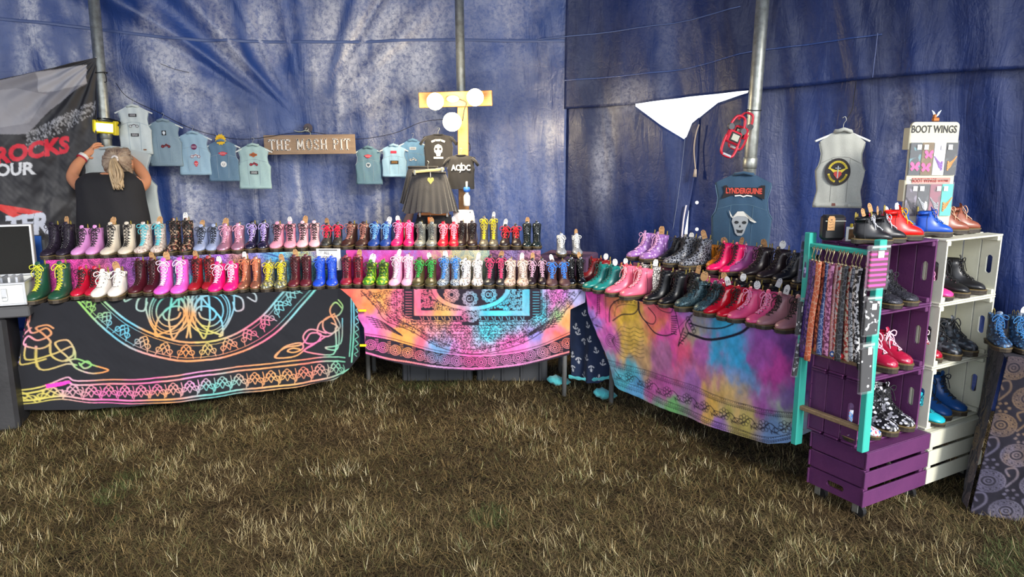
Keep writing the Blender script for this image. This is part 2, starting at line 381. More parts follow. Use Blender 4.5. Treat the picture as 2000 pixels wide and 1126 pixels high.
def wall_mesh(name, s0, s1, z0f, z1f, off, m, ds=.022, dz=.028, edge=None, zmax=3.6):
    ns = int((s1-s0)/ds)+1; s = np.linspace(s0, s1, ns); za = z0f(s); zb = z1f(s); nz = max(8, int((zb-za).max()/dz)+1)
    k = np.linspace(0, 1, nz)[:, None]; Z = za[None, :]*(1-k)+zb[None, :]*k; S = np.repeat(s[None, :], nz, 0)
    if edge is not None: f = np.clip((S-(s1-.5))/.5, 0, 1); S = S-edge(Z)*f**2
    D = wall_disp(S, Z)+off
    X = np.interp(S, WS, WA[:, 0])+np.interp(S, WS, WN[:, 0])*D; Y = np.interp(S, WS, WA[:, 1])+np.interp(S, WS, WN[:, 1])*D
    V = np.stack([X, Y, Z], -1).reshape(-1, 3); me = np_mesh(name, V, gridfaces(nz, ns)[:, ::-1], np.repeat(wall_dust_sheen(S, Z).reshape(-1, 1), 3, 1)); o = link(name, me, m); o['kind'] = 'structure'
    so_ = o.modifiers.new('t', 'SOLIDIFY'); so_.thickness = .0015
    return o
def tarp_mat(ca='1a3876', cb='2c4e96', nm='blue_pvc_tarpaulin', r0=.30, spc=.75):
    m = bpy.data.materials.new(nm); m.use_nodes = True; N = m.node_tree.nodes; L = m.node_tree.links; b = N['Principled BSDF']
    co = N.new('ShaderNodeTexCoord')
    def noise(sc, det, vec=None, ro=.6, dist=0):
        n = N.new('ShaderNodeTexNoise'); n.inputs['Scale'].default_value = sc; n.inputs['Detail'].default_value = det; n.inputs['Roughness'].default_value = ro; n.inputs['Distortion'].default_value = dist
        L.new(vec or co.outputs['Object'], n.inputs['Vector']); return n.outputs['Fac']
    mp = N.new('ShaderNodeMapping'); mp.inputs['Scale'].default_value = (1, 1, .16); L.new(co.outputs['Object'], mp.inputs[0])
    r = N.new('ShaderNodeValToRGB'); e = r.color_ramp.elements; e[0].position = .38; e[1].position = .68; e[0].color = lin(ca); e[1].color = lin(cb)
    L.new(noise(1.6, 5, mp.outputs[0]), r.inputs[0])
    r2 = N.new('ShaderNodeValToRGB'); e = r2.color_ramp.elements; e[0].position = .72; e[1].position = .86; e[0].color = (0, 0, 0, 1); e[1].color = (.5, .5, .5, 1); L.new(noise(3.5, 7, None, .7), r2.inputs[0])
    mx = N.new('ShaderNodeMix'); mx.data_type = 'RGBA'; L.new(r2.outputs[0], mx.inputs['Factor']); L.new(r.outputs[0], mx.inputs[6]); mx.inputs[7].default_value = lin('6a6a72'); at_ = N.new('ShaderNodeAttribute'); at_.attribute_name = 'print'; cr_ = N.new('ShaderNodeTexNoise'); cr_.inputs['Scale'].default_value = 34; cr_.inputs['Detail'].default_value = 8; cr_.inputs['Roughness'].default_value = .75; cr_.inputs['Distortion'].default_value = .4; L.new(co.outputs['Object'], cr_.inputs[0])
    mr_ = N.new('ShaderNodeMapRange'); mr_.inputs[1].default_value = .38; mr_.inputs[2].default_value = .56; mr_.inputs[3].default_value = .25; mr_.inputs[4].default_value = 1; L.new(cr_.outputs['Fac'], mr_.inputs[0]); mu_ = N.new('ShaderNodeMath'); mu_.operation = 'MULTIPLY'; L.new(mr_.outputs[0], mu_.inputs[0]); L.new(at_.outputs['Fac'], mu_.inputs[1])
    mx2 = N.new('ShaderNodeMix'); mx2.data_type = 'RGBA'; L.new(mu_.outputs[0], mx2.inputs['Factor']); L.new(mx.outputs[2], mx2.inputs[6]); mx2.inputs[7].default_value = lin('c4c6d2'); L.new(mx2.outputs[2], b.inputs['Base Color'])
    rr = N.new('ShaderNodeMapRange'); rr.inputs[1].default_value = .3; rr.inputs[2].default_value = .7; rr.inputs[3].default_value = r0; rr.inputs[4].default_value = r0+.18; L.new(noise(5, 4), rr.inputs[0]); L.new(rr.outputs[0], b.inputs['Roughness'])
    b.inputs['Specular IOR Level'].default_value = spc
    v = N.new('ShaderNodeTexVoronoi'); v.feature = 'DISTANCE_TO_EDGE'; v.inputs['Scale'].default_value = 9; wn = N.new('ShaderNodeTexNoise'); wn.inputs['Scale'].default_value = 4; wn.inputs['Detail'].default_value = 4; L.new(co.outputs['Object'], wn.inputs[0])
    va = N.new('ShaderNodeVectorMath'); va.operation = 'MULTIPLY_ADD'; va.inputs[1].default_value = (.5, .5, .5); L.new(wn.outputs['Color'], va.inputs[0]); L.new(co.outputs['Object'], va.inputs[2]); L.new(va.outputs[0], v.inputs['Vector'])
    mr = N.new('ShaderNodeMapRange'); mr.inputs[1].default_value = 0; mr.inputs[2].default_value = .1; L.new(v.outputs[0], mr.inputs[0])
    b1 = N.new('ShaderNodeBump'); b1.inputs['Strength'].default_value = .10; b1.inputs['Distance'].default_value = .006; L.new(mr.outputs[0], b1.inputs['Height'])
    b2 = N.new('ShaderNodeBump'); b2.inputs['Strength'].default_value = .35; b2.inputs['Distance'].default_value = .006; L.new(noise(14, 6, None, .65, .8), b2.inputs['Height']); L.new(b1.outputs[0], b2.inputs['Normal'])
    b3 = N.new('ShaderNodeBump'); b3.inputs['Strength'].default_value = .5; b3.inputs['Distance'].default_value = .02; mp2 = N.new('ShaderNodeMapping'); mp2.inputs['Scale'].default_value = (1, 1, .2); L.new(co.outputs['Object'], mp2.inputs[0]); L.new(noise(7, 4, mp2.outputs[0], .6, 1.2), b3.inputs['Height']); L.new(b2.outputs[0], b3.inputs['Normal'])
    L.new(b3.outputs[0], b.inputs['Normal']); return m
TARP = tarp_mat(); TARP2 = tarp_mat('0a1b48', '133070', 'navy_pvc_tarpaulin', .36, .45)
SJ, _z = wallhit(1103, 200)                       # where the upper sheet starts to overlap the lower one
SP1, _z = wallhit(1352, 420)                      # vertical joint of the lower sheets
joint = [wallhit(u, v) for u, v in ((1103, 212), (1170, 208), (1238, 203), (1345, 188), (1463, 177), (1590, 163), (1710, 150), (1840, 140), (2000, 132))]
hole = [(wallhit(1238, 203)[0], .06)] + [(wallhit(u, v)[0], wallhit(u, v)[1]-interp(wallhit(u, v)[0], joint)) for u, v in ((1240, 207), (1290, 243), (1336, 273), (1349, 240), (1372, 222), (1400, 200), (1462, 181))] + [(wallhit(1468, 176)[0], .06)]
def ztop_lower(s): return interp(s, joint)+np.where((s > hole[0][0]) & (s < hole[-1][0]), interp(s, hole), .10)
def zjoint(s): return np.interp(s, [p[0] for p in joint], [p[1] for p in joint])-.004
def slit(Z): z1 = 1.52; z0 = 1.02; return .06*np.clip((z1-Z)/(z1-z0), 0, 1)*np.clip((Z-.2)/.5, 0, 1)
TOPZ = lambda s: np.full_like(s, 3.5); GZ = lambda s: np.full_like(s, -.02)
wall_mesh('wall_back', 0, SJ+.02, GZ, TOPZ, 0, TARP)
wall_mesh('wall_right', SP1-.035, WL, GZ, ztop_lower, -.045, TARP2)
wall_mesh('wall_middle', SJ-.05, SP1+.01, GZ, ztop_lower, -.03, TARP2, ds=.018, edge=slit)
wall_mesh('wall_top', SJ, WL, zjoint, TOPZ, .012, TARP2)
# welded seams: narrow double strips standing proud of the sheet
def seam(name, pts, w=.022, off=.006, m=None):
    P = [wallhit(u, v) for u, v in bez(pts, 8)]; rows = []
    for s, z in P:
        d = float(wall_disp(np.array([s]), np.array([z]))[0])
        rows.append([wall_pt(s, z-w/2, d+off)[0], wall_pt(s, z-w*.3, d+off+.003)[0], wall_pt(s, z, d+off)[0], wall_pt(s, z+w*.3, d+off+.003)[0], wall_pt(s, z+w/2, d+off)[0]])
    b = MB(); b.grid(rows); o = b.obj(name, m or TARP, smooth=True); o['kind'] = 'structure'; return o
SEAM = mat('welded_seam', '44588c', .4, spec=.6)
seam('trim_1', [(-60, 30), (20, 38), (180, 55), (350, 76), (500, 80), (700, 83), (880, 78), (1103, 80)], .022, m=SEAM)
seam('trim_2', [(1103, 158), (1235, 147), (1350, 133), (1480, 100), (1600, 82), (1722, 66)], .010, .024, m=TARP)
seam('trim_3', [(1050, 78), (1200, 62), (1350, 40), (1450, 14)], .008, .026, m=SEAM)
b = MB(); p0 = wallhit(1716, 66); p1 = wallhit(1706, 152); b.tube([wall_pt(p0[0], p0[1], .04)[0], wall_pt(p1[0], p1[1], .04)[0]], .003, 5); o = b.obj('trim_4', TARP); o['kind'] = 'structure'
# roof canopy: one sheet falling towards the wall, the marquee stands open behind the photographer
nr = 24; V = []
sidx = np.linspace(0, len(WP)-1, 90).astype(int)
for k in range(nr):
    f = k/(nr-1)
    for i in sidx:
        x, y = WP[i]; V.append((x*(1-.72*f), (y*(1-f)+f*(-2.2))+0, 3.48+1.5*f-.10*math.sin(f*PI)))
me = np_mesh('ceiling', V, gridfaces(nr, len(sidx))); link('ceiling', me, TARP)['kind'] = 'structure'
# ------------------------------------------------------------ ground and grass
def gh(x, y): return .012*smooth_noise(np.asarray(x)*.9, np.asarray(y)*.9, 4, 3)
gx, gy = np.meshgrid(np.linspace(-9, 9, 260), np.linspace(-6, 14, 280)); V = np.stack([gx, gy, gh(gx, gy)-.004], -1).reshape(-1, 3)
GM = bpy.data.materials.new('dry_turf_soil'); GM.use_nodes = True; N = GM.node_tree.nodes; L = GM.node_tree.links; b_ = N['Principled BSDF']; b_.inputs['Roughness'].default_value = .95; b_.inputs['Specular IOR Level'].default_value = .1
co = N.new('ShaderNodeTexCoord'); n1 = N.new('ShaderNodeTexNoise'); n1.inputs['Scale'].default_value = 3; n1.inputs['Detail'].default_value = 8; n1.inputs['Roughness'].default_value = .7; L.new(co.outputs['Object'], n1.inputs[0])
r1 = N.new('ShaderNodeValToRGB'); e = r1.color_ramp.elements; e[0].position = .38; e[0].color = lin('2b261b'); e[1].position = .66; e[1].color = lin('50452f'); L.new(n1.outputs['Fac'], r1.inputs[0])
n2 = N.new('ShaderNodeTexNoise'); n2.inputs['Scale'].default_value = 90; n2.inputs['Detail'].default_value = 5; L.new(co.outputs['Object'], n2.inputs[0]); mm = N.new('ShaderNodeMix'); mm.data_type = 'RGBA'; mm.blend_type = 'MULTIPLY'; mm.inputs['Factor'].default_value = .6
r2 = N.new('ShaderNodeValToRGB'); e = r2.color_ramp.elements; e[0].position = .35; e[0].color = (.25, .22, .18, 1); e[1].position = .62; L.new(n2.outputs['Fac'], r2.inputs[0]); L.new(r1.outputs[0], mm.inputs[6]); L.new(r2.outputs[0], mm.inputs[7]); L.new(mm.outputs[2], b_.inputs['Base Color'])
bp = N.new('ShaderNodeBump'); bp.inputs['Distance'].default_value = .02; L.new(n2.outputs['Fac'], bp.inputs['Height']); L.new(bp.outputs[0], b_.inputs['Normal'])
o = link('floor', np_mesh('floor', V, gridfaces(280, 260)), GM); o['kind'] = 'structure'
def grass(n, seed, ymax=5.6, kind=0):
    r = np.random.default_rng(seed); pts = np.zeros((0, 2))
    while len(pts) < n:
        y = 1.75+(ymax-1.75)*r.random(n*2)**1.15; x = (r.random(n*2)*2-1)*.78*(y+.35); dn = .8*vnoise(x*3.4, y*3.4, 9, 4)+.9*vnoise(x*13, y*13, 10, 2)
        keep = r.random(n*2) < np.clip(.66+.24*dn, .25, 1) if kind == 0 else r.random(n*2) < np.clip(.1+.9*(dn-.05), .02, 1)
        wx = np.interp(np.clip(x/np.maximum(y, .1), -2, 2), WA[WA[:, 1] > 1.5][:, 0]/WA[WA[:, 1] > 1.5][:, 1], WA[WA[:, 1] > 1.5][:, 1]); keep &= y < wx-.1
        pts = np.concatenate([pts, np.stack([x, y], 1)[keep]])
    p = pts[:n]; x, y = p[:, 0], p[:, 1]; z = gh(x, y)
    if kind == 0: ln = .026+.042*r.random(n); lift = r.random(n)**3*.75; wd_ = .0007+.0006*r.random(n)
    else: ln = .03+.04*r.random(n); lift = .15+.95*r.random(n); wd_ = .0007+.0006*r.random(n)
    az = r.random(n)*PI+2.5*vnoise(x*3, y*3, 31, 2)+PI*(r.random(n) < .5); cl = np.cos(lift); slf = np.sin(lift); dx, dy = np.cos(az), np.sin(az); bend = (r.random(n)-.3)*.6
    b0 = np.stack([x, y, z+.002+.008*r.random(n)], 1); wv = np.stack([-dy*wd_, dx*wd_, 0*x], 1)
    l2 = lift+bend; b1 = b0+np.stack([dx*cl*ln*.5, dy*cl*ln*.5, slf*ln*.5+.002], 1); b2 = b1+np.stack([dx*np.cos(l2)*ln*.5, dy*np.cos(l2)*ln*.5, np.abs(np.sin(l2))*ln*.5], 1)
    V = np.stack([b0-wv, b0+wv, b1+wv*.8, b1-wv*.8, b2], 1).reshape(-1, 3); i = np.arange(n)[:, None]*5
    F = np.concatenate([i+np.array([[0, 1, 2]]), i+np.array([[0, 2, 3]]), i+np.array([[3, 2, 4]])])
    pal = np.array([lin(c)[:3] for c in (('4c3d27', '66563a', '86734e', '3c3020', '4a4128', '625c38', '78643f', '443622') if kind == 0 else ('b0a076', 'c8ba90', '948a60', 'a08a5e', '7c8054', 'd0c49e'))])
    ci = (np.clip((vnoise(x*2, y*2, 17, 4)*.35+.5+.35*(r.random(n)-.5)*2), 0, .999)*len(pal)).astype(int); c = pal[ci]*(.75+.5*r.random(n))[:, None]
    gm = (vnoise(x*1.6, y*1.6, 44, 3) > .95) & (r.random(n) < .5); c[gm] = np.array(lin('525c34')[:3])
    return np_mesh('g', V, F, np.repeat(c, 5, 0))
GR = mat('grass_blades', 'ffffff', .75, spec=.25, pattern='attr')
o = link('dry_grass', grass(380000, 1), GR); tag(o, 'flattened dry brown grass covering the ground inside the tent', 'grass', kind='stuff')
o = link('straw_grass', grass(24000, 2, 5.3, 1), GR); tag(o, 'pale upright straw coloured grass blades standing above the flattened turf', 'grass', kind='stuff')
# ------------------------------------------------------------ tent poles
STEEL = mat('galvanised_steel', 'b9bcb4', .42, metal=.75, pattern='mottle', c2='93958c', scale=25)
def pole(u0, v0, u1, v1, Y, r, label, joints):
    a = at(u0, v0, Y); b = at(u1, v1, Y); d = (a-b)/(a.z-b.z); base = b-d*b.z; top = base+d*3.75
    t = thing('tent_pole', base, label, 'pole')
    m = MB(); m.tube([Vector((0, 0, -.05)), top-base], r, 20); m.obj('pole', STEEL, t, True)
    for vj in joints:
        z = at(u1, vj, Y).z; c = d*z; q = MB(); q.tube([c-d*.035, c-d*.03, c+d*.03, c+d*.035], [r+.001, r+.005, r+.005, r+.001], 20); q.obj('collar', STEEL, t, True)
    return t, base, d
PL = pole(183, 0, 207, 270, 5.45, .038, 'galvanised steel tent pole behind the woman, beside the black banner', (262,))
PM = pole(897, 0, 903, 300, 5.55, .033, 'steel tent pole carrying the wooden beam with floodlights', ())
PR = pole(1490, 0, 1463, 340, 4.75, .040, 'steel tent pole rising behind the dark denim vest', (318,))
# ------------------------------------------------------------ tables
TZ = .74
A0, A1, B1, C1 = Vector((-2.80, 4.22)), Vector((-1.13, 4.66)), Vector((.47, 4.64)), Vector((1.47, 3.40))
TOPM = mat('table_top', 'd8d4c8', .5); LEGM = mat('grey_table_leg', '9a9c9c', .4, metal=.6)
def trestle(name, P0, P1, depth, label, inset=.12, li=None, yl=.06, yr=.06):
    L_ = (P1-P0).length; d = (P1-P0)/L_; rz = math.atan2(d.y, d.x); t = thing(name, (P0.x, P0.y, 0), label, 'table', rz, 'folding market tables')
    MB().cbox((L_/2, depth/2+.01, TZ-.022), (L_-.02, depth, .03)).obj('table_top', TOPM, t)
    for x in (inset if li is None else li, L_-inset):
        for y in ((yl if x < L_/2 else yr), depth-.06): MB().tube([(x, y, .0), (x, y, .35), (x+(.06 if x < 1 else -.06), y, TZ-.04)], .016, 10).obj('leg', LEGM, t, True)
        MB().tube([(x, (yl if x < L_/2 else yr), .18), (x, depth-.06, .18)], .011, 8).obj('cross_bar', LEGM, t, True)
    return t
trestle('folding_table', A0, A1, .62, 'folding table under the black knotwork cloth', .06, .3, .33, .36)
trestle('folding_table', A1, B1, .62, 'folding table under the orange and pink mandala cloth', .12, .10, .36)
tC = (B1-C1).normalized()
trestle('folding_table', B1, C1+(C1-B1).normalized()*.25, .62, 'folding table under the tie dyed cloth right of the anchor print', .2)
# generic hanging cloth
FABB = .15
def cloth_obj(name, plane, R, top, bottom, left, right, label, matl, res=.0035, fold=.010, ff=11, extra=None, flip=False, cat='tablecloth', kindof=None, parent=None, group=None, th=.0012, fm=None):
    """top/bottom: t(s); left/right: s(t). vertices carry the printed colour."""
    W_ = right(.3)-left(.3); H_ = .75; nu = int(abs(W_)/res)+2; nv = int(H_/res)+2
    if H_ > 0:
        tmax = max(bottom(np.array([left(.3), (left(.3)+right(.3))/2, right(.3)]))) ; tmin = min(np.atleast_1d(top(np.array([left(.3), right(.3)])))); nv = max(6, int((tmax-tmin)/res)+2)
    a = np.linspace(0, 1, nu)[None, :]; b = np.linspace(0, 1, nv)[:, None]
    A = left(.3)+(right(.3)-left(.3))*a; A = np.repeat(A, nv, 0)
    for it in range(3):
        T0, T1 = top(A), bottom(A); T = T0+(T1-T0)*b; A = left(T)+(right(T)-left(T))*a
    q = np.clip((T-T.min())/(T.max()-T.min()), 0, 1)
    O = fold*q*(np.sin(A*ff+1.4*np.sin(A*3+T*2))+.5*np.sin(A*ff*2.3+T*3))+.003*smooth_noise(A*7, T*7, 8, 3)*np.clip(q*4, 0, 1)
    if fm: O = O*fm(A)
    ex = extra(A, T, q) if extra else None
    Q = plane; X = Q.P0.x+Q.d.x*A+Q.n.x*O; Y = Q.P0.y+Q.d.y*A+Q.n.y*O; Z = Q.z0-T
    if ex is not None: X = X+ex[0]; Y = Y+ex[1]; Z = Z+ex[2]
    me = np_mesh(name, np.stack([X, Y, Z], -1).reshape(-1, 3), gridfaces(nv, nu), R.sample(A, T).reshape(-1, 3))
    o = link(name, me, matl, parent)
    if label: tag(o, label, cat, group)
    sm = o.modifiers.new('t', 'SOLIDIFY'); sm.thickness = th; sm.offset = 0
    return o
PRINT = mat('printed_cotton', 'ffffff', .85, spec=.2, pattern='attr', bump=.12, bscale=500, sheen=.1)
def pmap(pl): return lambda pts, n=0: [pl.st(u, v) for u, v in (bez(pts, n) if n else pts)]
# --- cloth A: black with rainbow celtic knotwork
plA = Plane(A0, A1, TZ+.004, .012); RA = Raster(-.06, plA.L+.45, -.02, .78, .0025); MA = pmap(plA)
sx = lambda u, v: plA.st(u, v)
RA.bg[:] = lin('222328')[:3]
RA.dye([(*sx(u, v), c, w) for u, v, c, w in ((160, 590, '8fd05a', 1), (250, 650, '49c3e0', 1.4), (330, 590, '52c8b8', 1.2), (300, 650, 'f0a030', 1), (370, 700, 'f5922e', 2), (460, 690, 'f28a50', 1), (520, 650, 'f25a8a', 1), (560, 610, '62cfd8', 1.3), (620, 565, '66d0c8', 1), (420, 600, '58c8e8', 1), (400, 650, 'c8c048', 1), (360, 620, 'f09a38', .8), (100, 700, 'c9b440', 1), (90, 650, 'd88a40', .7), (70, 670, 'f28ab8', .6), (180, 715, '74c860', .6), (215, 718, 'f09028', .8), (150, 740, 'e89ac0', .6), (300, 735, 'f55aa8', 1), (390, 728, 'ee8ad0', 1), (520, 710, 'f09a48', 1), (600, 700, 'f0705a', .8), (680, 690, '6cc8a0', 1), (230, 770, 'f25ab0', 1), (330, 775, 'f0a040', .8), (430, 760, '60c8c0', 1), (560, 750, 'f0b050', .8), (580, 690, 'e8a040', 1), (625, 670, 'f25aa0', 1), (650, 620, 'e08a50', 1), (665, 590, '9ac860', .8), (695, 600, '58c8e0', 2), (695, 670, '60d0b0', 1), (100, 770, 'e0d040', .6))], RA.fg, .03, 3, 3.5, .05); RA.fg[:] = (RA.fg*.80+.20*RA.fg.mean(-1, keepdims=True))*.86
def S(pts, w, n=6, val=1): RA.stroke(MA(pts, n), w*.0031, val)
S([(150, 585), (205, 640), (270, 682), (370, 703), (465, 690), (540, 650), (595, 590), (618, 562)], 3.6); S([(200, 585), (250, 625), (320, 657), (390, 668), (455, 655), (510, 620), (545, 580), (562, 560)], 3.6)
S([(158, 585), (212, 636), (275, 676), (370, 697), (462, 684), (534, 644), (588, 586), (610, 562)], 1); S([(192, 585), (245, 630), (318, 663), (390, 674), (460, 661), (516, 625), (551, 583), (570, 560)], 1)
mid = [(176, 592), (208, 620), (244, 645), (284, 667), (326, 680), (368, 684), (410, 682), (450, 672), (488, 654), (522, 626), (548, 598), (570, 574)]
def knot(cx, cy, r, ang, w=1.3, P=None):
    ca, sa = math.cos(ang), math.sin(ang); St = P or S
    def q(x, y): return (cx+(x*ca-y*sa)*r, cy+(x*sa+y*ca)*r)
    St([q(-1, .55), (q(-1.15, .1)), q(-.75, -.1), q(-.3, .25), q(0, .75), q(.3, .25), q(.75, -.1), q(1.15, .1), q(1, .55), q(.6, .45), q(.2, 0), q(-.3, -.6), q(-.65, -.4), q(-.5, .1), q(0, -.2), q(.5, .1), q(.65, -.4), q(.3, -.6), q(-.2, 0), q(-.6, .45), q(-1, .55)], w, 4)
    St([q(-1.1+2.2*k/12, 1.0-2*math.sin(PI*k/12)*.95) for k in range(13)], w, 2)
for i, (u, v) in enumerate(mid):
    a = math.atan2(mid[min(i+1, 11)][1]-mid[max(i-1, 0)][1], mid[min(i+1, 11)][0]-mid[max(i-1, 0)][0]); knot(u, v, 14, a)
for sg in (-1, 1):      # central medallion, mirrored
    c = lambda x, y: (372+sg*x, y)
    for rr in (44, 39, 30): S([(372+sg*37+rr*.95*math.cos(k*PI/10), 607+rr*math.sin(k*PI/10)) for k in range(21)], 2.2 if rr != 39 else 1.2, 2)
    S([c(8, 560), c(30, 590), c(60, 620), c(66, 650), c(60, 656)], 3.2); S([c(66, 654), c(30, 640), c(8, 610), c(20, 580), c(60, 575)], 3.2)
    S([c(4, 570), c(6, 620), c(22, 650), c(30, 660), c(36, 645), c(40, 620), c(36, 580)], 3.2); S([c(4, 658), c(2, 630), c(16, 600), c(40, 600), c(52, 612), c(44, 624), c(24, 620), c(18, 610)], 3.0)
    S([c(78, 575), c(100, 582), c(104, 602), c(90, 606), c(84, 590)], 3); S([c(90, 566), c(124, 572), c(128, 588), c(112, 580)], 2.6); S([c(84, 566), c(86, 600), c(76, 630), c(62, 650)], 2.6); S([c(0, 566), c(14, 572), c(34, 566), c(60, 568), c(84, 560)], 2.4)
    S([c(22, 575), c(22, 605)], 3.4); S([c(12, 575), c(12, 640)], 1.2)
def cknot(pts_list, w): [S(p, w) for p in pts_list]
cknot([[(60, 618), (72, 640), (82, 650), (100, 640), (110, 652), (92, 664), (76, 656), (72, 672), (98, 680), (112, 668), (98, 652), (84, 640), (100, 634), (112, 640)], [(76, 672), (86, 702), (120, 690), (148, 676), (152, 692), (140, 704), (160, 700), (190, 712), (218, 722), (190, 728), (160, 718), (144, 698), (128, 682), (120, 668), (140, 664), (154, 684), (156, 700)], [(92, 676), (106, 720), (142, 710), (160, 712)], [(70, 690), (80, 712), (110, 700)], [(112, 672), (118, 694), (136, 704), (150, 694)], [(166, 712), (178, 704), (186, 712), (174, 718), (164, 708)], [(60, 640), (68, 628), (66, 615)], [(64, 655), (76, 640)]], 2.8)
cknot([[(662, 585), (672, 596), (666, 612), (652, 618), (646, 604), (656, 590), (670, 600)], [(655, 612), (640, 622), (626, 632), (624, 650), (644, 656), (660, 640), (650, 618), (634, 626), (636, 644), (652, 650), (668, 636), (656, 615)], [(672, 620), (670, 668), (640, 678), (660, 682), (666, 668), (664, 640), (650, 630)], [(658, 640), (656, 690), (600, 684), (616, 672), (640, 656)], [(640, 650), (610, 642), (596, 654), (602, 668), (622, 668), (630, 652), (610, 650), (600, 664), (590, 672), (560, 678), (542, 696), (580, 694), (606, 676), (630, 664)], [(542, 696), (560, 676), (590, 668), (596, 678), (580, 686), (566, 684), (576, 678), (590, 680)]], 2.8)
top1 = [(75, 768), (110, 756), (145, 736), (160, 742), (210, 741), (300, 737), (400, 724), (500, 712), (600, 700), (680, 694)]
S([(u, v) for u, v in top1], 2.6); S([(u, v+8) for u, v in top1], 3.2); bot1 = [(80, 788), (110, 780), (140, 772), (200, 779), (300, 779), (400, 770), (500, 757), (600, 745), (650, 736), (690, 715)]
S(bot1, 3.4); S([(u, v+6) for u, v in bot1], 1.6)
for k in range(19):
    u = 95+k*31.5; v0 = interp(u, [(p[0], p[1]+12) for p in top1]); v1 = interp(u, bot1)-4; knot(u, (v0+v1)/2, 13.5, -.1 if u > 150 else -.3, 1.4); S([(u+15, v0+1), (u+18, (v0+v1)/2), (u+15, v1)], 1.4)
S([(690, 578), (692, 640), (690, 690)], 2.6); S([(695, 576), (698, 640), (695, 700)], 3.4)
for k in range(8): S([(703, 575+k*14), (708, 580+k*14), (701, 586+k*14), (706, 590+k*14)], 1.4)
RA.paint(MA([(118, 749), (150, 742), (154, 746), (140, 752), (120, 757)]), 'ff3fb0')
botA = [plA.st(u, v) for u, v in ((45, 795), (100, 800), (205, 797), (300, 788), (400, 778), (500, 765), (600, 752), (660, 740), (690, 715), (714, 684))]
rAe = [(0, plA.L+.02), (.05, plA.st(688, 578)[0]), (.12, plA.st(704, 596)[0]), (.3, plA.st(711, 640)[0]), (.6, plA.st(711, 690)[0])]
def exA(A, T, q):
    k = np.exp(-np.clip(A, 0, None)/.10)*q; return (-.20*k-.02*q, .03*k-.02*q-.55*np.clip(A-plA.L, 0, 1), 0*q)
cloth_obj('tablecloth', plA, RA, lambda s: 0*s, lambda s: interp(s, botA), lambda t: -.03+0*np.asarray(t), lambda t: np.interp(t, [p[0] for p in rAe], [p[1] for p in rAe]), 'black cotton cloth printed with rainbow celtic knotwork on left table', PRINT, extra=exA, fold=.012, fm=lambda A: np.clip(A/.15, 0, 1))
# its return round the table corner
dA = (A1-A0).normalized(); nA = Vector((dA.y, -dA.x)); cA = A0-dA*.03
plA2 = Plane(A0-dA*.03-nA*.50, A0-dA*.03, TZ+.004, .012); RA2 = Raster(0, .55, -.02, .78); RA2.bg[:] = lin('25262b')[:3]
RA2.dye([(.5, .15, 'f24aa8', 1), (.45, .35, '8aa0e8', 1), (.5, .45, 'e85ab0', 1), (.5, .62, 'd8d050', 1), (.2, .5, '50c0c0', 1)], RA2.fg, .03)
for t0, w in ((.10, .012), (.16, .012), (.20, .01), (.33, .01), (.36, .014), (.60, .014), (.64, .006)): RA2.stroke([(0, t0+.1), (.3, t0+.12), (.5, t0)], w)
for k in range(5): RA2.stroke(spiral((.08+k*.1, .5), .045, 2, k), .005); RA2.circle((.08+k*.1, .5), .05, .005)
def exA2(A, T, q): k = q*np.clip(A/.5, 0, 1); return (-.10*q-.12*k, .01*k, 0*q)
cloth_obj('side_drop', plA2, RA2, lambda s: 0*s, lambda s: .72+0*s, lambda t: 0*np.asarray(t), lambda t: .505+0*np.asarray(t), None, PRINT, extra=exA2, parent=None, fold=.012, fm=lambda A: np.clip((.5-A)/.15, 0, 1))
oc = [o for o in bpy.data.objects if o.name.startswith('side_drop')][0]; oc.parent = bpy.data.objects['tablecloth']
# --- cloth B: tie dyed mandala
plB = Plane(A1, B1, TZ+.004, .012); RB = Raster(-.06, plB.L+.06, -.02, .75); MBp = pmap(plB); sb = plB.st
RB.dye([(*sb(u, v), c, w) for u, v, c, w in ((680, 575, 'ff5a48', 1.5), (720, 600, 'ff8a38', 1.2), (745, 580, 'ffa030', 1.2), (780, 580, 'ff5a90', 1.2), (770, 620, 'ff5a88', 1), (720, 635, 'e860c8', 1.4), (730, 650, 'f050b0', 1), (790, 650, 'ffa030', 2), (820, 670, 'ff5878', 1.2), (860, 680, '6aa8e0', 1.2), (880, 690, 'd070c0', 1), (930, 690, 'ff4fb0', 2), (1000, 675, 'f058b8', 1.4), (960, 640, '30d0e8', 2), (970, 600, '28d0f0', 2), (1050, 600, '30d0e8', 1.8), (1040, 575, '38c8e8', 1.2), (860, 615, 'f0b050', 1), (830, 600, 'ff5888', 1.2), (900, 640, 'f060a0', 1), (1080, 580, 'e060c0', 1.5), (1095, 570, 'c070d8', 1), (1085, 640, 'ff6a90', 1.3), (1050, 655, '8a80d8', 1), (1110, 620, 'ffa048', 1.6), (1090, 610, '90d080', .7), (1130, 575, 'a8a8e0', 1.5), (1100, 655, 'ff7050', 1.2))], RB.bg, .035, 13, 3.2, .10); RB.bg[:] = (RB.bg*.86+.14*RB.bg.mean(-1, keepdims=True))*.88
RB.fg[:] = lin('2b2430')[:3]
def SB(pts, w, n=6, val=1): RB.stroke(MBp(pts, n), w*.0033, val)
def FB(pts, val=1, n=6): RB.fill(MBp(pts, n), val)
bt = [(713, 655), (760, 663), (820, 680), (880, 692), (940, 695), (1000, 690), (1060, 676), (1113, 652)]; bb = [(713, 686), (760, 699), (820, 709), (880, 716), (940, 716), (1000, 711), (1060, 700), (1113, 684)]
SB([(u, v-4) for u, v in bt], 1.3)
RB.fill(MBp([(u, v) for u, v in bez(bt, 5)]+[(u, v) for u, v in bez(bb, 5)][::-1]), 1)
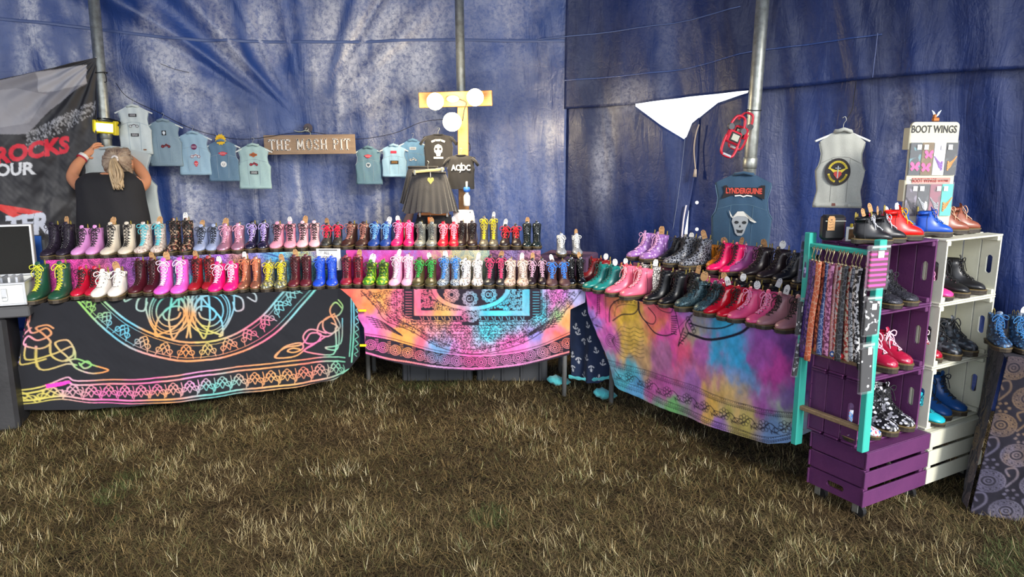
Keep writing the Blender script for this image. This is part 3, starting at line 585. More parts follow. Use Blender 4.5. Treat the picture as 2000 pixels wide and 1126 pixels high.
for k in range(17):
    u = 724+k*24; v = (interp(u, bt)+interp(u, bb))/2; c = plB.st(u, v)
    for rr, w in ((.034, .004), (.024, .003), (.010, .004)): RB.circle(c, rr, w, 0, n=18, sq=1.0)
    for a in range(8): RB.stroke([(c[0]+.012*math.cos(a*PI/4), c[1]+.012*math.sin(a*PI/4)), (c[0]+.022*math.cos(a*PI/4), c[1]+.022*math.sin(a*PI/4))], .003, 0)
    for dd in (-7, 0, 7):
        x = plB.st(u+12+dd*.35, v)[0]
        for tt in np.linspace(-.038, .038, 7): RB.disc((x, c[1]+tt), .0028, 0)
SB([(u, v+4) for u, v in bb], 0.1); RB.fill(MBp([(u, v+3.5) for u, v in bez(bb, 5)]+[(1113, 740), (713, 740)]), 1); SB([(u, v+2) for u, v in bb], 1.6, val=0)
def inside(poly):
    Q = [plB.st(u, v) for u, v in poly]
    def f(x, y):
        c = False; n = len(Q)
        for i in range(n):
            x1, y1 = Q[i]; x2, y2 = Q[(i+1) % n]
            if (y1 > y) != (y2 > y) and x < (x2-x1)*(y-y1)/(y2-y1)+x1: c = not c
        return c
    return f
og = [(705, 568), (735, 600), (752, 625), (800, 645), (840, 668), (880, 684), (930, 690), (990, 680), (1040, 660), (1080, 630), (1110, 600), (1135, 568)]
SB(og, 1.6); SB([(720, 568), (748, 600), (762, 620), (805, 638), (845, 660), (885, 676), (930, 681), (985, 671), (1035, 650), (1068, 622), (1098, 594), (1122, 568)], 1.4)
scrolls(RB, lambda x, y: inside(og+[(1135, 566), (705, 566)])(x, y), -.0, 1.6, 0, .5, .036, .0042, 1, 3)
for rc in (((775, 560), (775, 622), (798, 634), (1040, 634), (1068, 618), (1068, 560)), ((786, 560), (786, 616), (806, 627), (1035, 627), (1058, 612), (1058, 560))): SB(rc, 1.6, 0)
RB.fill(MBp([(788, 560), (788, 614), (808, 625), (1033, 625), (1056, 611), (1056, 560)]), 1)
for k in range(11):
    for (u, v, a0) in ((798, 570+k*5.4, 0), (1047, 570+k*5.4, 0)): SB([(u-6, v), (u+6, v)], .9, 0, 0)
for k in range(30): SB([(820+k*7, 617), (822+k*7+(-1)**k*2, 624)], 1.0, 0, 0)
RB.fill(MBp([(808, 560), (808, 617), (1035, 617), (1035, 560)]), 0); SB([(808, 560), (808, 617), (905, 617)], 1.6, 0); SB([(932, 617), (1035, 617), (1035, 560)], 1.6, 0)
RB.fill(MBp([(822, 560), (822, 606), (1020, 606), (1020, 560)]), 1)
scrolls(RB, lambda x, y: inside([(822, 560), (822, 604), (1020, 604), (1020, 560)])(x, y), .4, 1.3, 0, .3, .026, .0036, 0, 5)
arc = [(920+78*math.cos(PI-k*PI/14), 562+44*math.sin(k*PI/14)) for k in range(15)]
RB.fill(MBp(arc), 0); arc2 = [(920+68*math.cos(PI-k*PI/14), 562+36*math.sin(k*PI/14)) for k in range(15)]; RB.fill(MBp(arc2), 1); SB(arc, 1.3, 0)
for (u, v) in ((882, 575), (918, 583), (955, 575)):
    c = plB.st(u, v)
    for rr in (.042, .032): RB.circle(c, rr, .004, 0, n=20)
    for k in range(10): RB.circle((c[0]+.040*math.cos(k*.628), c[1]+.040*math.sin(k*.628)), .011, .003, 0, n=8)
for a in range(6): c = plB.st(882, 575); RB.stroke([(c[0]+.03*math.cos(a*PI/3), c[1]+.03*math.sin(a*PI/3)), (c[0]+.03*math.cos(a*PI/3+2.09), c[1]+.03*math.sin(a*PI/3+2.09))], .003, 0)
c = plB.st(918, 583); RB.text('cr', .045, lambda x, y: (c[0]+x, c[1]-y), None, .001); 
c = plB.st(955, 575); RB.circle((c[0]-.006, c[1]), .012, .004, 0); RB.stroke([(c[0]+.014, c[1]-.014), (c[0]+.014, c[1]+.014)], .004, 0)
c = plB.st(918, 583); RB.circle((c[0]-.006, c[1]+.002), .011, .0035, 0, .6, 5.2); RB.stroke([(c[0]+.012, c[1]-.012), (c[0]+.012, c[1]+.012)], .0035, 0)
RB.fill(MBp([(902, 606), (902, 634), (936, 634), (936, 606)]), 1); scrolls(RB, lambda x, y: True, plB.st(904, 608)[0], plB.st(934, 608)[0], plB.st(904, 606)[1], plB.st(904, 630)[1], .024, .0034, 0, 8)
for k in range(4): SB([(850-k*6, 640+k*6), (1000+k*4, 640+k*6)], .9, 0)
for (x0, sg) in ((716, 1), (1100, -1)):
    for k in range(5): SB([(x0+sg*(k*4), 618+k*5), (x0+sg*(22+k*3), 624+k*4), (x0+sg*(40+k*4), 634+k*4), (x0+sg*(66+k), 652+k)], 1.6); 
    for k in range(6): SB([(x0+sg*(10+k*9), 618+k*5), (x0+sg*(22+k*8), 640+k*2)], 1.2)
botB = [plB.st(u, v) for u, v in ((713, 692), (790, 713), (850, 721), (910, 723), (1000, 717), (1060, 707), (1113, 692), (1150, 690))]
lB = [plB.st(u, v) for u, v in ((663, 562), (690, 605), (711, 640), (714, 692))]; rB = [plB.st(u, v) for u, v in ((1144, 564), (1143, 590), (1114, 604), (1112, 692))]
f_l = lambda t: np.interp(t, [p[1] for p in lB], [p[0] for p in lB]); f_r = lambda t: np.interp(t, [p[1] for p in rB], [p[0] for p in rB])
cloth_obj('tablecloth', plB, RB, lambda s: 0*s, lambda s: interp(s, botB), f_l, f_r, 'orange, pink and cyan mandala tapestry hanging from the middle table', PRINT, fold=.010, ff=9)
# --- cloth C: pink / yellow / turquoise tie dye with fine black line drawing
plC = Plane(B1, C1, TZ+.004, .012); RC = Raster(-.06, plC.L+.32, -.02, .76); MC = pmap(plC); sc_ = plC.st
RC.dye([(*sc_(u, v), c, w) for u, v, c, w in ((1160, 580, 'f04ab0', 2), (1180, 620, 'f858b0', 1.5), (1195, 600, 'f08060', 1), (1150, 620, '8a80d0', 1), (1190, 660, 'c05ab0', 1), (1220, 610, 'e8c040', 2), (1230, 660, 'e0b850', 2), (1250, 690, 'c8a070', 1), (1285, 610, 'ff6a78', 1.5), (1300, 660, 'e850b0', 2), (1280, 640, 'f08a50', 1), (1330, 680, 'f05a80', 1.5), (1290, 700, 'b070a0', 1), (1320, 620, 'e860b8', 1.2), (1350, 610, '9a80d0', 1), (1350, 660, 'a8b080', .7), (1400, 640, '40b8e0', 2), (1430, 690, '38b0e0', 3), (1440, 740, '70a0d8', 1), (1380, 700, 'c060b0', 1.5), (1390, 740, 'd070a0', 1), (1480, 680, 'b058b0', 2), (1510, 720, 'd04aa8', 2), (1540, 700, '6a4a90', 1.5), (1490, 640, 'a060b8', 1.2), (1220, 720, '50b8c8', 1.6), (1240, 760, '60a8d8', 1.5), (1290, 750, 'd060b0', 1.4), (1300, 800, '78c070', 1.2), (1350, 770, 'b070b8', 1.2), (1400, 800, 'f0c050', 1.2), (1420, 760, 'e8c060', .8), (1450, 830, 'd0c060', 1.2), (1480, 800, 'b860b8', 1.2), (1530, 840, '7aa0d0', 1.3), (1540, 810, 'c0d0a0', .7), (1400, 840, 'b080d0', 1.4), (1550, 780, '8060a8', 1))], RC.bg, .05, 23, 4.0, .12)
RC.fg[:] = lin('241c2c')[:3]
def SCc(pts, w, n=6, val=1): RC.stroke(MC(pts, n), w*.0029, val)
b1 = [(1185, 702), (1240, 718), (1290, 732), (1360, 755), (1430, 781), (1500, 800), (1560, 808)]; b2 = [(1198, 738), (1240, 755), (1290, 778), (1360, 806), (1430, 832), (1500, 853), (1545, 846), (1560, 838)]
for bs in (b1, b2):
    for dv, w in ((0, 1.2), (6, 1.0), (9, 1.0)): SCc([(u, v+dv) for u, v in bs], w)
    for k in range(90):
        u = 1190+k*4.1; v = interp(u, bs)
        RC.disc(plC.st(u, v+3), .0028, 1); SCc([(u, v+9), (u+1, v+12)], 1.0, 0)
vine = []
for k in range(19):
    u = 1200+k*19; v = (interp(u, b1)+12+interp(u, b2))/2+(9 if k % 2 else -7); vine.append((u, v))
SCc(vine, 1.5)
for k, (u, v) in enumerate(vine):
    c = plC.st(u+8, v+(-7 if k % 2 else 9))
    if k % 2:
        for a in range(7): RC.circle((c[0]+.022*math.cos(a*.9), c[1]+.022*math.sin(a*.9)), .011, .0028, 1, n=8)
        RC.circle(c, .012, .003, 1, n=10)
    else:
        for a in range(3): RC.stroke(bez([(c[0], c[1]), (c[0]+.02*math.cos(a+.3), c[1]+.03*math.sin(a)), (c[0]+.045*math.cos(a*.9), c[1]+.04*math.sin(a*.9))], 4), .003); 
        RC.circle(c, .026, .003, 1, .3, 2.6)
        for q in range(7): RC.stroke([(c[0]-.018+q*.006, c[1]+.022), (c[0]-.018+q*.006, c[1]+.032)], .0022)
SCc([(1190, 628), (1192, 600), (1208, 585), (1240, 582), (1248, 596), (1238, 612), (1215, 614), (1196, 626)], 2.6); SCc([(1200, 618), (1204, 600), (1220, 594), (1240, 596)], 1.2); SCc([(1246, 588), (1248, 610), (1262, 628), (1276, 632), (1280, 618), (1266, 600)], 2.0)
for k in range(6): RC.stroke([(p[0], p[1]) for p in spiral(plC.st(1200+k*8, 589), .012, 1.3, k)], .0024)
SCc([(1248, 590), (1250, 612), (1264, 632), (1280, 650), (1300, 655), (1318, 650)], 2.6); SCc([(1276, 590), (1290, 605), (1310, 610), (1316, 600), (1322, 620), (1330, 655)], 1.6)
for k in range(9): SCc([(1312, 618+k*4), (1322, 617+k*4.4)], 2.0, 0)
SCc([(1352, 615), (1340, 632), (1344, 650), (1330, 668), (1326, 674), (1332, 650), (1336, 640)], 2.2)
for k in range(5): RC.circle(plC.st(1344+k*3, 622+k*6), .012, .004, 1, n=10); SCc([(1328+k*2, 668-k*5), (1334+k*2, 671-k*5)], 1.6, 0)
SCc([(1350, 632), (1380, 640), (1410, 640), (1432, 632)], 2.8); SCc([(1345, 650), (1380, 662), (1410, 660), (1445, 650), (1462, 638)], 5.0); SCc([(1318, 648), (1350, 615), (1380, 610)], 1.0); SCc([(1280, 590), (1300, 600), (1330, 592), (1350, 600)], 1.0)
for k in range(8):
    e = [(1212, 640), (1214, 655), (1214, 668), (1208, 680), (1200, 690), (1214, 646), (1212, 662), (1212, 675)][k]; x1 = 1255-k; y1 = 640+k*9
    SCc([(1194, 665), (1212, 638+k*8), (1230, 642+k*8), (1238, 638+k*8), (1248, 643+k*8), (1256, 641+k*8)], .9, 3)
for rr in (.016, .028, .04): RC.circle(plC.st(1192, 665), rr, .003, 1, n=18)
SCc([(1168, 572), (1166, 615), (1160, 622), (1160, 632), (1178, 640)], 1.2); SCc([(1172, 572), (1171, 612)], 1.2); SCc([(1183, 576), (1184, 630)], 1.0)
for k in range(12): SCc([(1166, 573+k*3.4), (1172, 574+k*3.4)], 1.1, 0)
for k in range(6): RC.stroke(spiral(plC.st(1158+(k % 2)*8, 600+k*12), .012, 1.2, k), .003)
botC = [plC.st(u, v) for u, v in ((1190, 742), (1208, 760), (1260, 785), (1320, 808), (1380, 828), (1440, 848), (1500, 866), (1535, 866), (1560, 852), (1600, 835))]
lC = [plC.st(u, v) for u, v in ((1143, 566), (1150, 610), (1170, 660), (1188, 708), (1200, 752))]; fl = lambda t: np.interp(t, [p[1] for p in lC], [p[0] for p in lC])
cloth_obj('tablecloth', plC, RC, lambda s: 0*s, lambda s: interp(s, botC), fl, lambda t: plC.L+.28+0*np.asarray(t), 'pink, yellow and turquoise tie dyed cloth with black line drawings', PRINT, fold=.014, ff=8)
# --- raised rear tier under printed strips
UZ = .955; UOFF = .27; UD = .34
def tier(P0, P1, label, z=UZ, off=UOFF, dep=UD):
    L_ = (P1-P0).length; d = (P1-P0)/L_; n = Vector((-d.y, d.x)); p = P0+n*(off+dep/2)
    t = thing('display_riser', (p.x, p.y, TZ), label, 'riser', math.atan2(d.y, d.x), 'boxes raising the rear boot row')
    b = MB(); b.cbox((L_/2, 0, (z-TZ)-.012), (L_-.02, dep, .022)).obj('riser_board', mat('riser_board', '5a3a4a', .8), t)
    for x in (.08, L_/2, L_-.08): MB().cbox((x, .02, (z-TZ-.024)/2), (.02, dep-.06, z-TZ-.024)).obj('riser_support', TOPM, t)
    return t
tier(A0+dA*.02, A1, 'low riser carrying the rear boots on the left table')
tier(A1, A1+(B1-A1)*.80, 'low riser carrying the rear boots on the middle table')
dC = (C1-B1).normalized(); nC = Vector((-dC.y, dC.x))
def tierstrip(pl, s0, s1, dyes, seed, label, u=None, dark='3a2540', h=.215, style=0, bottomz=None):
    R = Raster(s0-.02, s1+.02, -.02, h+.03, .0025); R.dye(dyes, R.bg, .03, seed, 3, .12); R.fg[:] = lin(dark)[:3]; r = random.Random(seed)
    if style == 0:
        x = s0+.04; k = 0
        while x < s1+.04:
            for y in ((.05, .15) if k % 2 else (.0, .10, .2)): rosette(R, (x, y), .048, .0032, 1, 10)
            x += .062; k += 1
    elif style == 1:
        scrolls(R, lambda x, y: True, s0, s1, -.01, h, .03, .003, 1, seed); R.stroke(bez([(s0+.1, 0), (s0+.3, .06), (s0+.6, .08), (s0+.9, .05), (s0+1.1, 0)], 6), .010, 1); R.stroke(bez([(s0+.1, .01), (s0+.3, .07), (s0+.6, .09), (s0+.9, .06), (s0+1.1, .01)], 6), .003, 0)
    else:
        for k in range(7): R.stroke([(s0-.1+k*.09, 0), (s0+.25+k*.09, h)], .004, 1); rosette(R, (s0+.03+k*.09, .05+.05*(k % 3)), .03, .003, 1, 8)
        scrolls(R, lambda x, y: True, s0, s1, 0, h, .04, .0028, 1, seed)
    return cloth_obj('riser_cloth', pl, R, lambda s: 0*s, lambda s: h+0*s, lambda t: s0+0*np.asarray(t), lambda t: s1+0*np.asarray(t), label, PRINT, res=.004, fold=.005, ff=16, cat='cloth', group='printed strips hanging from the riser')
nA_ = Vector((-dA.y, dA.x)); dB = (B1-A1).normalized(); nB_ = Vector((-dB.y, dB.x))
plAu = Plane(A0+nA_*UOFF, A1+nA_*UOFF, UZ+.003, .006); plBu = Plane(A1+nB_*UOFF, B1+nB_*UOFF, UZ+.003, .006)
tierstrip(plAu, -.02, .62, [(0, .1, 'e050b0', 1), (.15, .1, 'f04aa8', 2), (.3, .15, 'd88a50', 1), (.4, .1, 'b05ab8', 1), (.55, .12, '8a70c8', 1)], 41, 'magenta and orange flower print strip at the left end of riser', style=0)
tierstrip(plAu, .62, 1.17, [(.65, .1, '70a0b0', 1), (.75, .05, 'a060c0', 1), (.85, .15, '40b8d0', 2), (1.0, .05, '9a60c8', 1), (1.1, .1, 'e09040', 1.5), (1.15, .15, '50c0d0', 1)], 42, 'blue and purple paisley strip with an orange right end', style=1)
tierstrip(plAu, 1.17, 1.70, [(1.2, .1, 'b080d8', 1), (1.35, .1, '60b8e0', 2), (1.5, .05, 'c8c880', 1), (1.5, .15, '70c8c0', 1), (1.65, .05, 'd0a0d0', 1), (1.65, .15, '70c8b8', 1)], 43, 'pale lilac and turquoise feather print strip left of the sign', style=1, dark='3f5a94')
tierstrip(plBu, .0, .72, [(.05, .1, 'ff4fb0', 2), (.2, .02, 'b070d8', 1.2), (.3, .1, 'f050b0', 2), (.45, .03, '8a88d8', 1), (.55, .12, 'f060b8', 1.4), (.68, .05, 'd0c880', 1)], 44, 'hot pink strip right of the white sign on the middle riser', style=0, dark='c04a9c')
tierstrip(plBu, .72, .975, [(.75, .1, 'd8c080', 1), (.85, .1, 'e0d0a0', 1), (.95, .1, 'a8c0a0', 1)], 45, 'pale yellow mandala strip on the middle riser', style=0, dark='6a8a94')
tierstrip(plBu, .975, 1.32, [(1.0, .1, 'b06a90', 1), (1.15, .05, '8a7ab0', 1), (1.25, .1, 'c08090', 1)], 46, 'dusty mauve geometric strip at the right of the middle riser', style=2)
# sloping end piece and the corner block where two tables meet
cb = thing('corner_box', (.47+.02, 4.64+.42, TZ), 'cloth covered corner box carrying the silver boots', 'box', -.35)
b = MB(); R_ = Raster(-.3, .3, -.1, .4)
b.cbox((-.10, 0, .085), (.36, .30, .17), .012).obj('box_cover', mat('mauve_print', 'a46a86', .85, pattern='cells', c2='4f3550', scale=30), cb)
# C riser
t = thing('display_riser', tuple((B1+dC*.80+nC*.50))+(TZ,), 'riser under dark floral fabric on the right table', 'riser', math.atan2(dC.y, dC.x), 'boxes raising the rear boot row')
FLD = mat('dark_floral_cloth', '3a2432', .85, pattern='floral', c2='8a4a5c', c3='5a3a58', scale=22)
MB().cbox((0, 0, .075), (1.35, .30, .15), .02).obj('riser_box', FLD, t)
R = Raster(-.1, 1.6, -.02, .3); R.dye([(0, .1, '70405a', 1), (.5, .1, '5a2c40', 1), (1, .1, '2c2230', 1), (1.5, .1, '241c28', 1)], R.bg, .04); R.dye([(0, .1, 'b87a8a', 1), (.6, .1, 'a8586a', 1), (1, .1, '54404c', 1), (1.5, .1, '302830', 1)], R.fg)
for k in range(17): rosette(R, (.0+k*.085, .055+(k % 2)*.01), .034, .006, 1, 9)
scrolls(R, lambda x, y: y > .1, -.1, 1.6, .1, .3, .04, .004, 1, 9)
plCu = Plane(B1+nC*.345, C1+nC*.345, TZ+.158, 0)
cloth_obj('riser_cloth', plCu, R, lambda s: 0*s, lambda s: .155+0*s, lambda t: .10+0*np.asarray(t), lambda t: 1.50+0*np.asarray(t), 'dark plum flower print cloth over the right riser', PRINT, res=.004, fold=.008, ff=13, cat='cloth')
# table-top covers
for (P0, P1, lb, c) in ((A0, A1, 'dark crumpled cloth lying over the left table top', '2a2a2c'), (A1, B1, 'dark patterned cloth lying over the middle table top', '38323a'), (B1, C1+dC*.2, 'purple cloth lying over the right table top', '6a4a80')):
    L_ = (P1-P0).length; d = (P1-P0)/L_; n = Vector((-d.y, d.x)); nu, nv = 160, 40; a, b_ = np.meshgrid(np.linspace(-.01, L_+.01, nu), np.linspace(-.012, .60, nv)); Z = TZ-.0055+.002*smooth_noise(a*8, b_*8, 6, 3)
    Z = np.where(b_ < 0, TZ-.006, Z); V = np.stack([P0.x+d.x*a+n.x*b_, P0.y+d.y*a+n.y*b_, Z], -1).reshape(-1, 3)
    o = link('table_cover', np_mesh('table_cover', V, gridfaces(nv, nu)), mat('cover_'+c, c, .9)); tag(o, lb, 'tablecloth'); sm = o.modifiers.new('t', 'SOLIDIFY'); sm.thickness = .002; sm.offset = 0
# ------------------------------------------------------------ boots
def boot_meshes(H, L=.25, wid=1.0, key='a'):
    """lace-up boot, toe towards -y, sole bottom at z 0"""
    k = L/.25; f = (H-.19)
    F = [(-.006, H), (-.012, H-.03), (-.016, .14+f*.5), (-.022, .115+f*.2), (-.038, .094), (-.060, .079), (-.083, .068), (-.105, .061), (-.124, .053), (-.137, .042), (-.143, .03)]
    B = [(.084, H-.004), (.082, H-.03), (.080, .14+f*.5), (.084, .10), (.088, .05), (.06, .022), (.02, .022), (-.03, .022), (-.08, .022), (-.12, .022), (-.140, .022)]
    W = [.040, .041, .039, .036, .037, .038, .043, .047, .046, .036, .014]
    if H < .16: B[2] = (.082, .12); B[3] = (.086, .095); F[2] = (-.012, .118); F[1] = (-.008, H-.012); F[3] = (-.024, .105)
    n = 18; V = []; up = []
    rings = [((F[0][0]+.012, F[0][1]-.035), (B[0][0]-.012, B[0][1]-.035), W[0]*.8), ((F[0][0]+.005, F[0][1]-.002), (B[0][0]-.005, B[0][1]-.002), W[0]*.9)]+[(F[i], B[i], W[i]) for i in range(len(F))]
    for ri, (a, b, w) in enumerate(rings):
        r = []
        for q in range(n):
            th = 2*PI*q/n; c = math.cos(th); s = math.sin(th); lowpow = .55 if ri > 6 else .85
            ex = lowpow if c < 0 else .9; x = w*wid*math.copysign(abs(s)**ex, s)
            m = (a[0]+b[0])/2, (a[1]+b[1])/2; h = (a[0]-b[0])/2, (a[1]-b[1])/2; cc = math.copysign(abs(c)**(1.0 if c > 0 else .8), c)
            r.append(Vector((x*k, (m[0]+h[0]*cc)*k, m[1]+h[1]*cc)))
        up.append(r+[r[0]])
    ub = MB(); ub.grid(up); ub.f.append(tuple(len(ub.v)-1-i for i in range(n)))
    upper = ub.mesh('upper_'+key, True)
    # sole outline
    def outl(g):
        o = []
        for q in range(28):
            th = 2*PI*q/28; y = -.022-.128*math.cos(th) if math.cos(th) > 0 else -.022-.116*math.cos(th)
            w = interp(y, [(-.15, .0), (-.14, .026), (-.12, .040), (-.085, .050), (-.05, .049), (-.01, .040), (.02, .036), (.06, .040), (.085, .030), (.094, .0)])
            w = max(w, .0)+.001; o.append(((w+g)*wid*k*math.copysign(1, math.sin(th)) if abs(math.sin(th)) > 1e-6 else 0, (y-g*math.cos(th))*k))
        return o
    def shell(levels):
        b = MB(); n_ = 28
        for z, g in levels:
            for (x, y) in outl(g): b.v.append((x, y, z+(.006 if (z < .006 and -.03 < y < .03) else 0)))
        m = len(levels)
        b.f = [(i*n_+q, i*n_+(q+1) % n_, (i+1)*n_+(q+1) % n_, (i+1)*n_+q) for i in range(m-1) for q in range(n_)]+[tuple(range(n_))[::-1], tuple((m-1)*n_+q for q in range(n_))]
        return b
    sole = shell([(0, -.002), (.002, 0), (.009, 0), (.010, -.0012), (.013, -.0012), (.014, .001), (.021, .001)]).mesh('sole_'+key)
    welt = shell([(.021, .0), (.021, .0022), (.0245, .0022), (.026, -.004)]).mesh('welt_'+key)
    # instep line for laces
    ip = [F[6], F[5], F[4], F[3], F[2], F[1], F[0]]; ipx = [(.013), .015, .0165, .018, .019, .019, .018]
    def on(t, side, o=.003):
        i = min(int(t), 5); fr = t-i; y = ip[i][0]*(1-fr)+ip[i+1][0]*fr; z = ip[i][1]*(1-fr)+ip[i+1][1]*fr; x = ipx[i]*(1-fr)+ipx[i+1]*fr
        ty, tz = ip[i+1][0]-ip[i][0], ip[i+1][1]-ip[i][1]; l = math.hypot(ty, tz); ny, nz = -tz/l, ty/l
        return Vector((side*x*k, (y+ny*o+abs(side)*.0035)*k, z+nz*o-abs(side)*.001))
    N_ = 7 if H > .16 else 5; N_ = 9 if H > .21 else N_
    laces = []
    for var in range(2):
        b = MB()
        for j in range(N_):
            t = .15+5.6*j/(N_-1)
            b.tube([on(t, -1), on(t, 0, .0055), on(t, 1)], .0021, 5)
            if j < N_-1:
                t2 = .15+5.6*(j+1)/(N_-1); b.tube([on(t, -1, .004), on((t+t2)/2, 0, .007), on(t2, 1, .004)], .0020, 5); b.tube([on(t, 1, .004), on((t+t2)/2, 0, .0075), on(t2, -1, .004)], .0020, 5)
        top = on(5.75, 0, .008)
        for sd in (-1, 1):
            dr = (.012 if var == sd*.5+.5 else 0)
            b.tube(bez([top, top+Vector((sd*.018, -.006, .010)), top+Vector((sd*.038, -.008, .001-dr)), top+Vector((sd*.034, -.006, -.016-dr)), top+Vector((sd*.012, -.004, -.006)), top], 4), .0024, 5)
            b.tube(bez([top, top+Vector((sd*.012, -.010, -.014)), top+Vector((sd*(.020+.01*var), -.014, -.038)), top+Vector((sd*.018, -.022, -.060-dr))], 4), .0022, 5)
        b.tube([top+Vector((-.004, -.002, .003)), top+Vector((.004, -.002, -.003))], .004, 6)
        laces.append(b.mesh('laces_'+key+str(var), True))
    tg = []
    for i in range(9):
        t = 5.9*i/8; tg.append([on(t, -.8, .0005), on(t, 0, .002), on(t, .8, .0005)])
    a = on(5.95, 0, 0); tg.append([a+Vector((-.016*k, .001, .012)), a+Vector((0, -.002, .014)), a+Vector((.016*k, .001, .012))]); tg.append([a+Vector((-.013*k, .006, .020)), a+Vector((0, .004, .023)), a+Vector((.013*k, .006, .020))])
    b = MB(); b.grid(tg); tongue = b.mesh('tongue_'+key, True)
    e = MB()
    for j in range(N_):
        t = .15+5.6*j/(N_-1)
        for sd in (-1, 1): c = on(t, sd*1.12, .0022); e.box(c, (.005, .004, .005))
    eye = e.mesh('eyelets_'+key)
    # side seams + toe stitching
    q = MB(); hb = .086*k
    for sd in (-1, 1): q.tube([(sd*.041*wid*k, .02*k, H-.006), (sd*.0395*wid*k, .022*k, .13), (sd*.038*wid*k, .03*k, .09), (sd*.0425*wid*k, .026*k, .045), (sd*.044*wid*k, .02*k, .026)], .0009, 4)
    q.tube([(math.sin(x)*.0445*wid*k, (-.086+abs(math.sin(x))*.022)*k, .0685-.030*abs(math.sin(x))**2.2) for x in np.linspace(-1.35, 1.35, 11)], .0011, 4)
    st = q.mesh('stitching_'+key)
    h = MB(); y0 = .082*k; h.tube([(-.004, y0, H-.02), (-.004, y0+.002, H+.010), (0, y0, H+.020), (.004, y0-.004, H+.008), (.004, y0-.006, H-.02)], .0035, 5, flat=.5); loop = h.mesh('heel_loop_'+key, True)
    return dict(upper=upper, sole=sole, welt=welt, laces=laces, tongue=tongue, eyelets=eye, stitching=st, heel_loop=loop, H=H, k=k)
BM_ = {'m': boot_meshes(.175, .235, 1.0, 'mid'), 't': boot_meshes(.215, .235, 1.0, 'tall'), 's': boot_meshes(.135, .20, .95, 'short'), 'l': boot_meshes(.150, .28, 1.02, 'shoe')}
def tagmesh(kind):
    b = MB(); w, h = .019, .052
    if kind == 0: p = [(-w, 0), (w, 0), (w, h*.7), (w*.55, h), (-w*.55, h), (-w, h*.7)]
    elif kind == 1: p = [(w*math.sin(a)*.95, .026-.026*math.cos(a)*1.0) for a in np.linspace(0, 2*PI, 14)[:-1]]; p = [(x, z*.95) for x, z in p]
    else: p = [(-w*.8, 0), (w*.8, 0), (w*.8, h*.72), (w*.5, h*.95), (0, h*1.05), (-w*.5, h*.95), (-w*.8, h*.72)]
    b.prism(p, .0012); return b.mesh('price_tag', False)
TAGS = [tagmesh(i) for i in range(3)]
def scribble(seed):
    r = random.Random(seed); b = MB()
    for z in (.036, .025, .013):
        x = -.012; pts = []
        while x < .012: pts.append((x, z+r.uniform(-.0035, .0035))); x += .003
        if r.random() < .8: b.strip(pts, .0012, -.0011, .0006)
    b.strip([(-.002, .046), (.002, .046)], .004, -.0011, .0006)
    return b.mesh('handwriting')
SCR = [scribble(i) for i in range(5)]
KR = mat('kraft_tag', 'c69a68', .85, pattern='mottle', c2='b4875a', scale=60); WT = mat('white_tag', 'f2f0ea', .7); INK = mat('pen_ink', '26262a', .6)
SOLE = mat('rubber_sole', '2c2824', .38, pattern='mottle', c2='463c30', scale=30); SOLB = mat('black_rubber_sole', '141414', .4); WELT = mat('welt', '6b5b3a', .5); LOOPM = mat('heel_loop_web', '3a3420', .7, pattern='stripes', c2='c8b048', scale=60)
EYM = mat('eyelet_metal', '8a8a86', .35, metal=.8)
def leather(spec):
    """spec 'kind:base:second:third'"""
    p = spec.split(':'); k = p[0]; c = p[1]; c2 = p[2] if len(p) > 2 else '000000'; c3 = p[3] if len(p) > 3 else None
    nm = {'s': 'smooth_leather', 'p': 'patent_leather', 'g': 'glitter', 'f': 'flower_print', 'd': 'dotted_print', 'm': 'metallic_leather', 'c': 'camouflage', 'x': 'cell_print', 'w': 'worn_leather'}[k]
    if k == 's': return mat(nm, c, .36, spec=.55)
    if k == 'p': return mat(nm, c, .14, spec=.7, coat=.8)
    if k == 'g': return mat(nm, c, .4, metal=.3, pattern='glitter', c2=c2, scale=60)
    if k == 'f': return mat(nm, c, .4, pattern='floral', c2=c2, c3=c3, scale=55, thr=.35)
    if k == 'd': return mat(nm, c, .4, pattern='dots', c2=c2, scale=45, thr=.35)
    if k == 'm': return mat(nm, c, .3, metal=.55)
    if k == 'c': return mat(nm, c, .45, pattern='speck', c2=c2, scale=45, thr=.52)
    if k == 'x': return mat(nm, c, .4, pattern='cells', c2=c2, scale=60, thr=.1)
    return mat(nm, c, .5, pattern='worn', c2=c2, c3=c3, scale=9)
BN = 0
def boot(pos, rz, style, up, lace, desc, cat='boot', group=None, tg=None, tongue=None, sc=1.0, sx=None, sole=None, tcol=None, txt=None):
    global BN; BN += 1
    M = BM_[style]; t = thing('boot', pos, desc, cat, rz, group); t.scale = (sx or sc, ((sx or sc)+sc)/2, sc)
    um = leather(up); lm = mat('lace', lace, .75)
    tm = leather(tongue) if tongue else um
    for nm, me, mm in (('upper', M['upper'], um), ('sole', M['sole'], sole or SOLE), ('welt', M['welt'], WELT), ('laces', M['laces'][BN % 2], lm), ('tongue', M['tongue'], tm), ('stitching', M['stitching'], INK if up[0] != 'p' else SOLB), ('heel_loop', M['heel_loop'], LOOPM)):
        link(nm, me, mm, t)
    link('eyelets', M['eyelets'], EYM, [c for c in t.children if c.name.startswith('upper')][0])
    if tg is not None:
        km = KR if tg[0] == 'k' else WT; kk = int(tg[1]); o = link('price_tag', TAGS[kk], km, t)
        o.location = (random.uniform(-.012, .012), .035*M['k'], M['H']+.002); o.rotation_euler = (random.uniform(-.25, .05), random.uniform(-.35, .35), -rz*.6+random.uniform(-.3, .3))
        if txt: text_obj('handwriting', txt, .024, INK, o, (0, -.0012, .018), th=.0006)
        else: link('handwriting', SCR[BN % 5], INK, o)
    return t
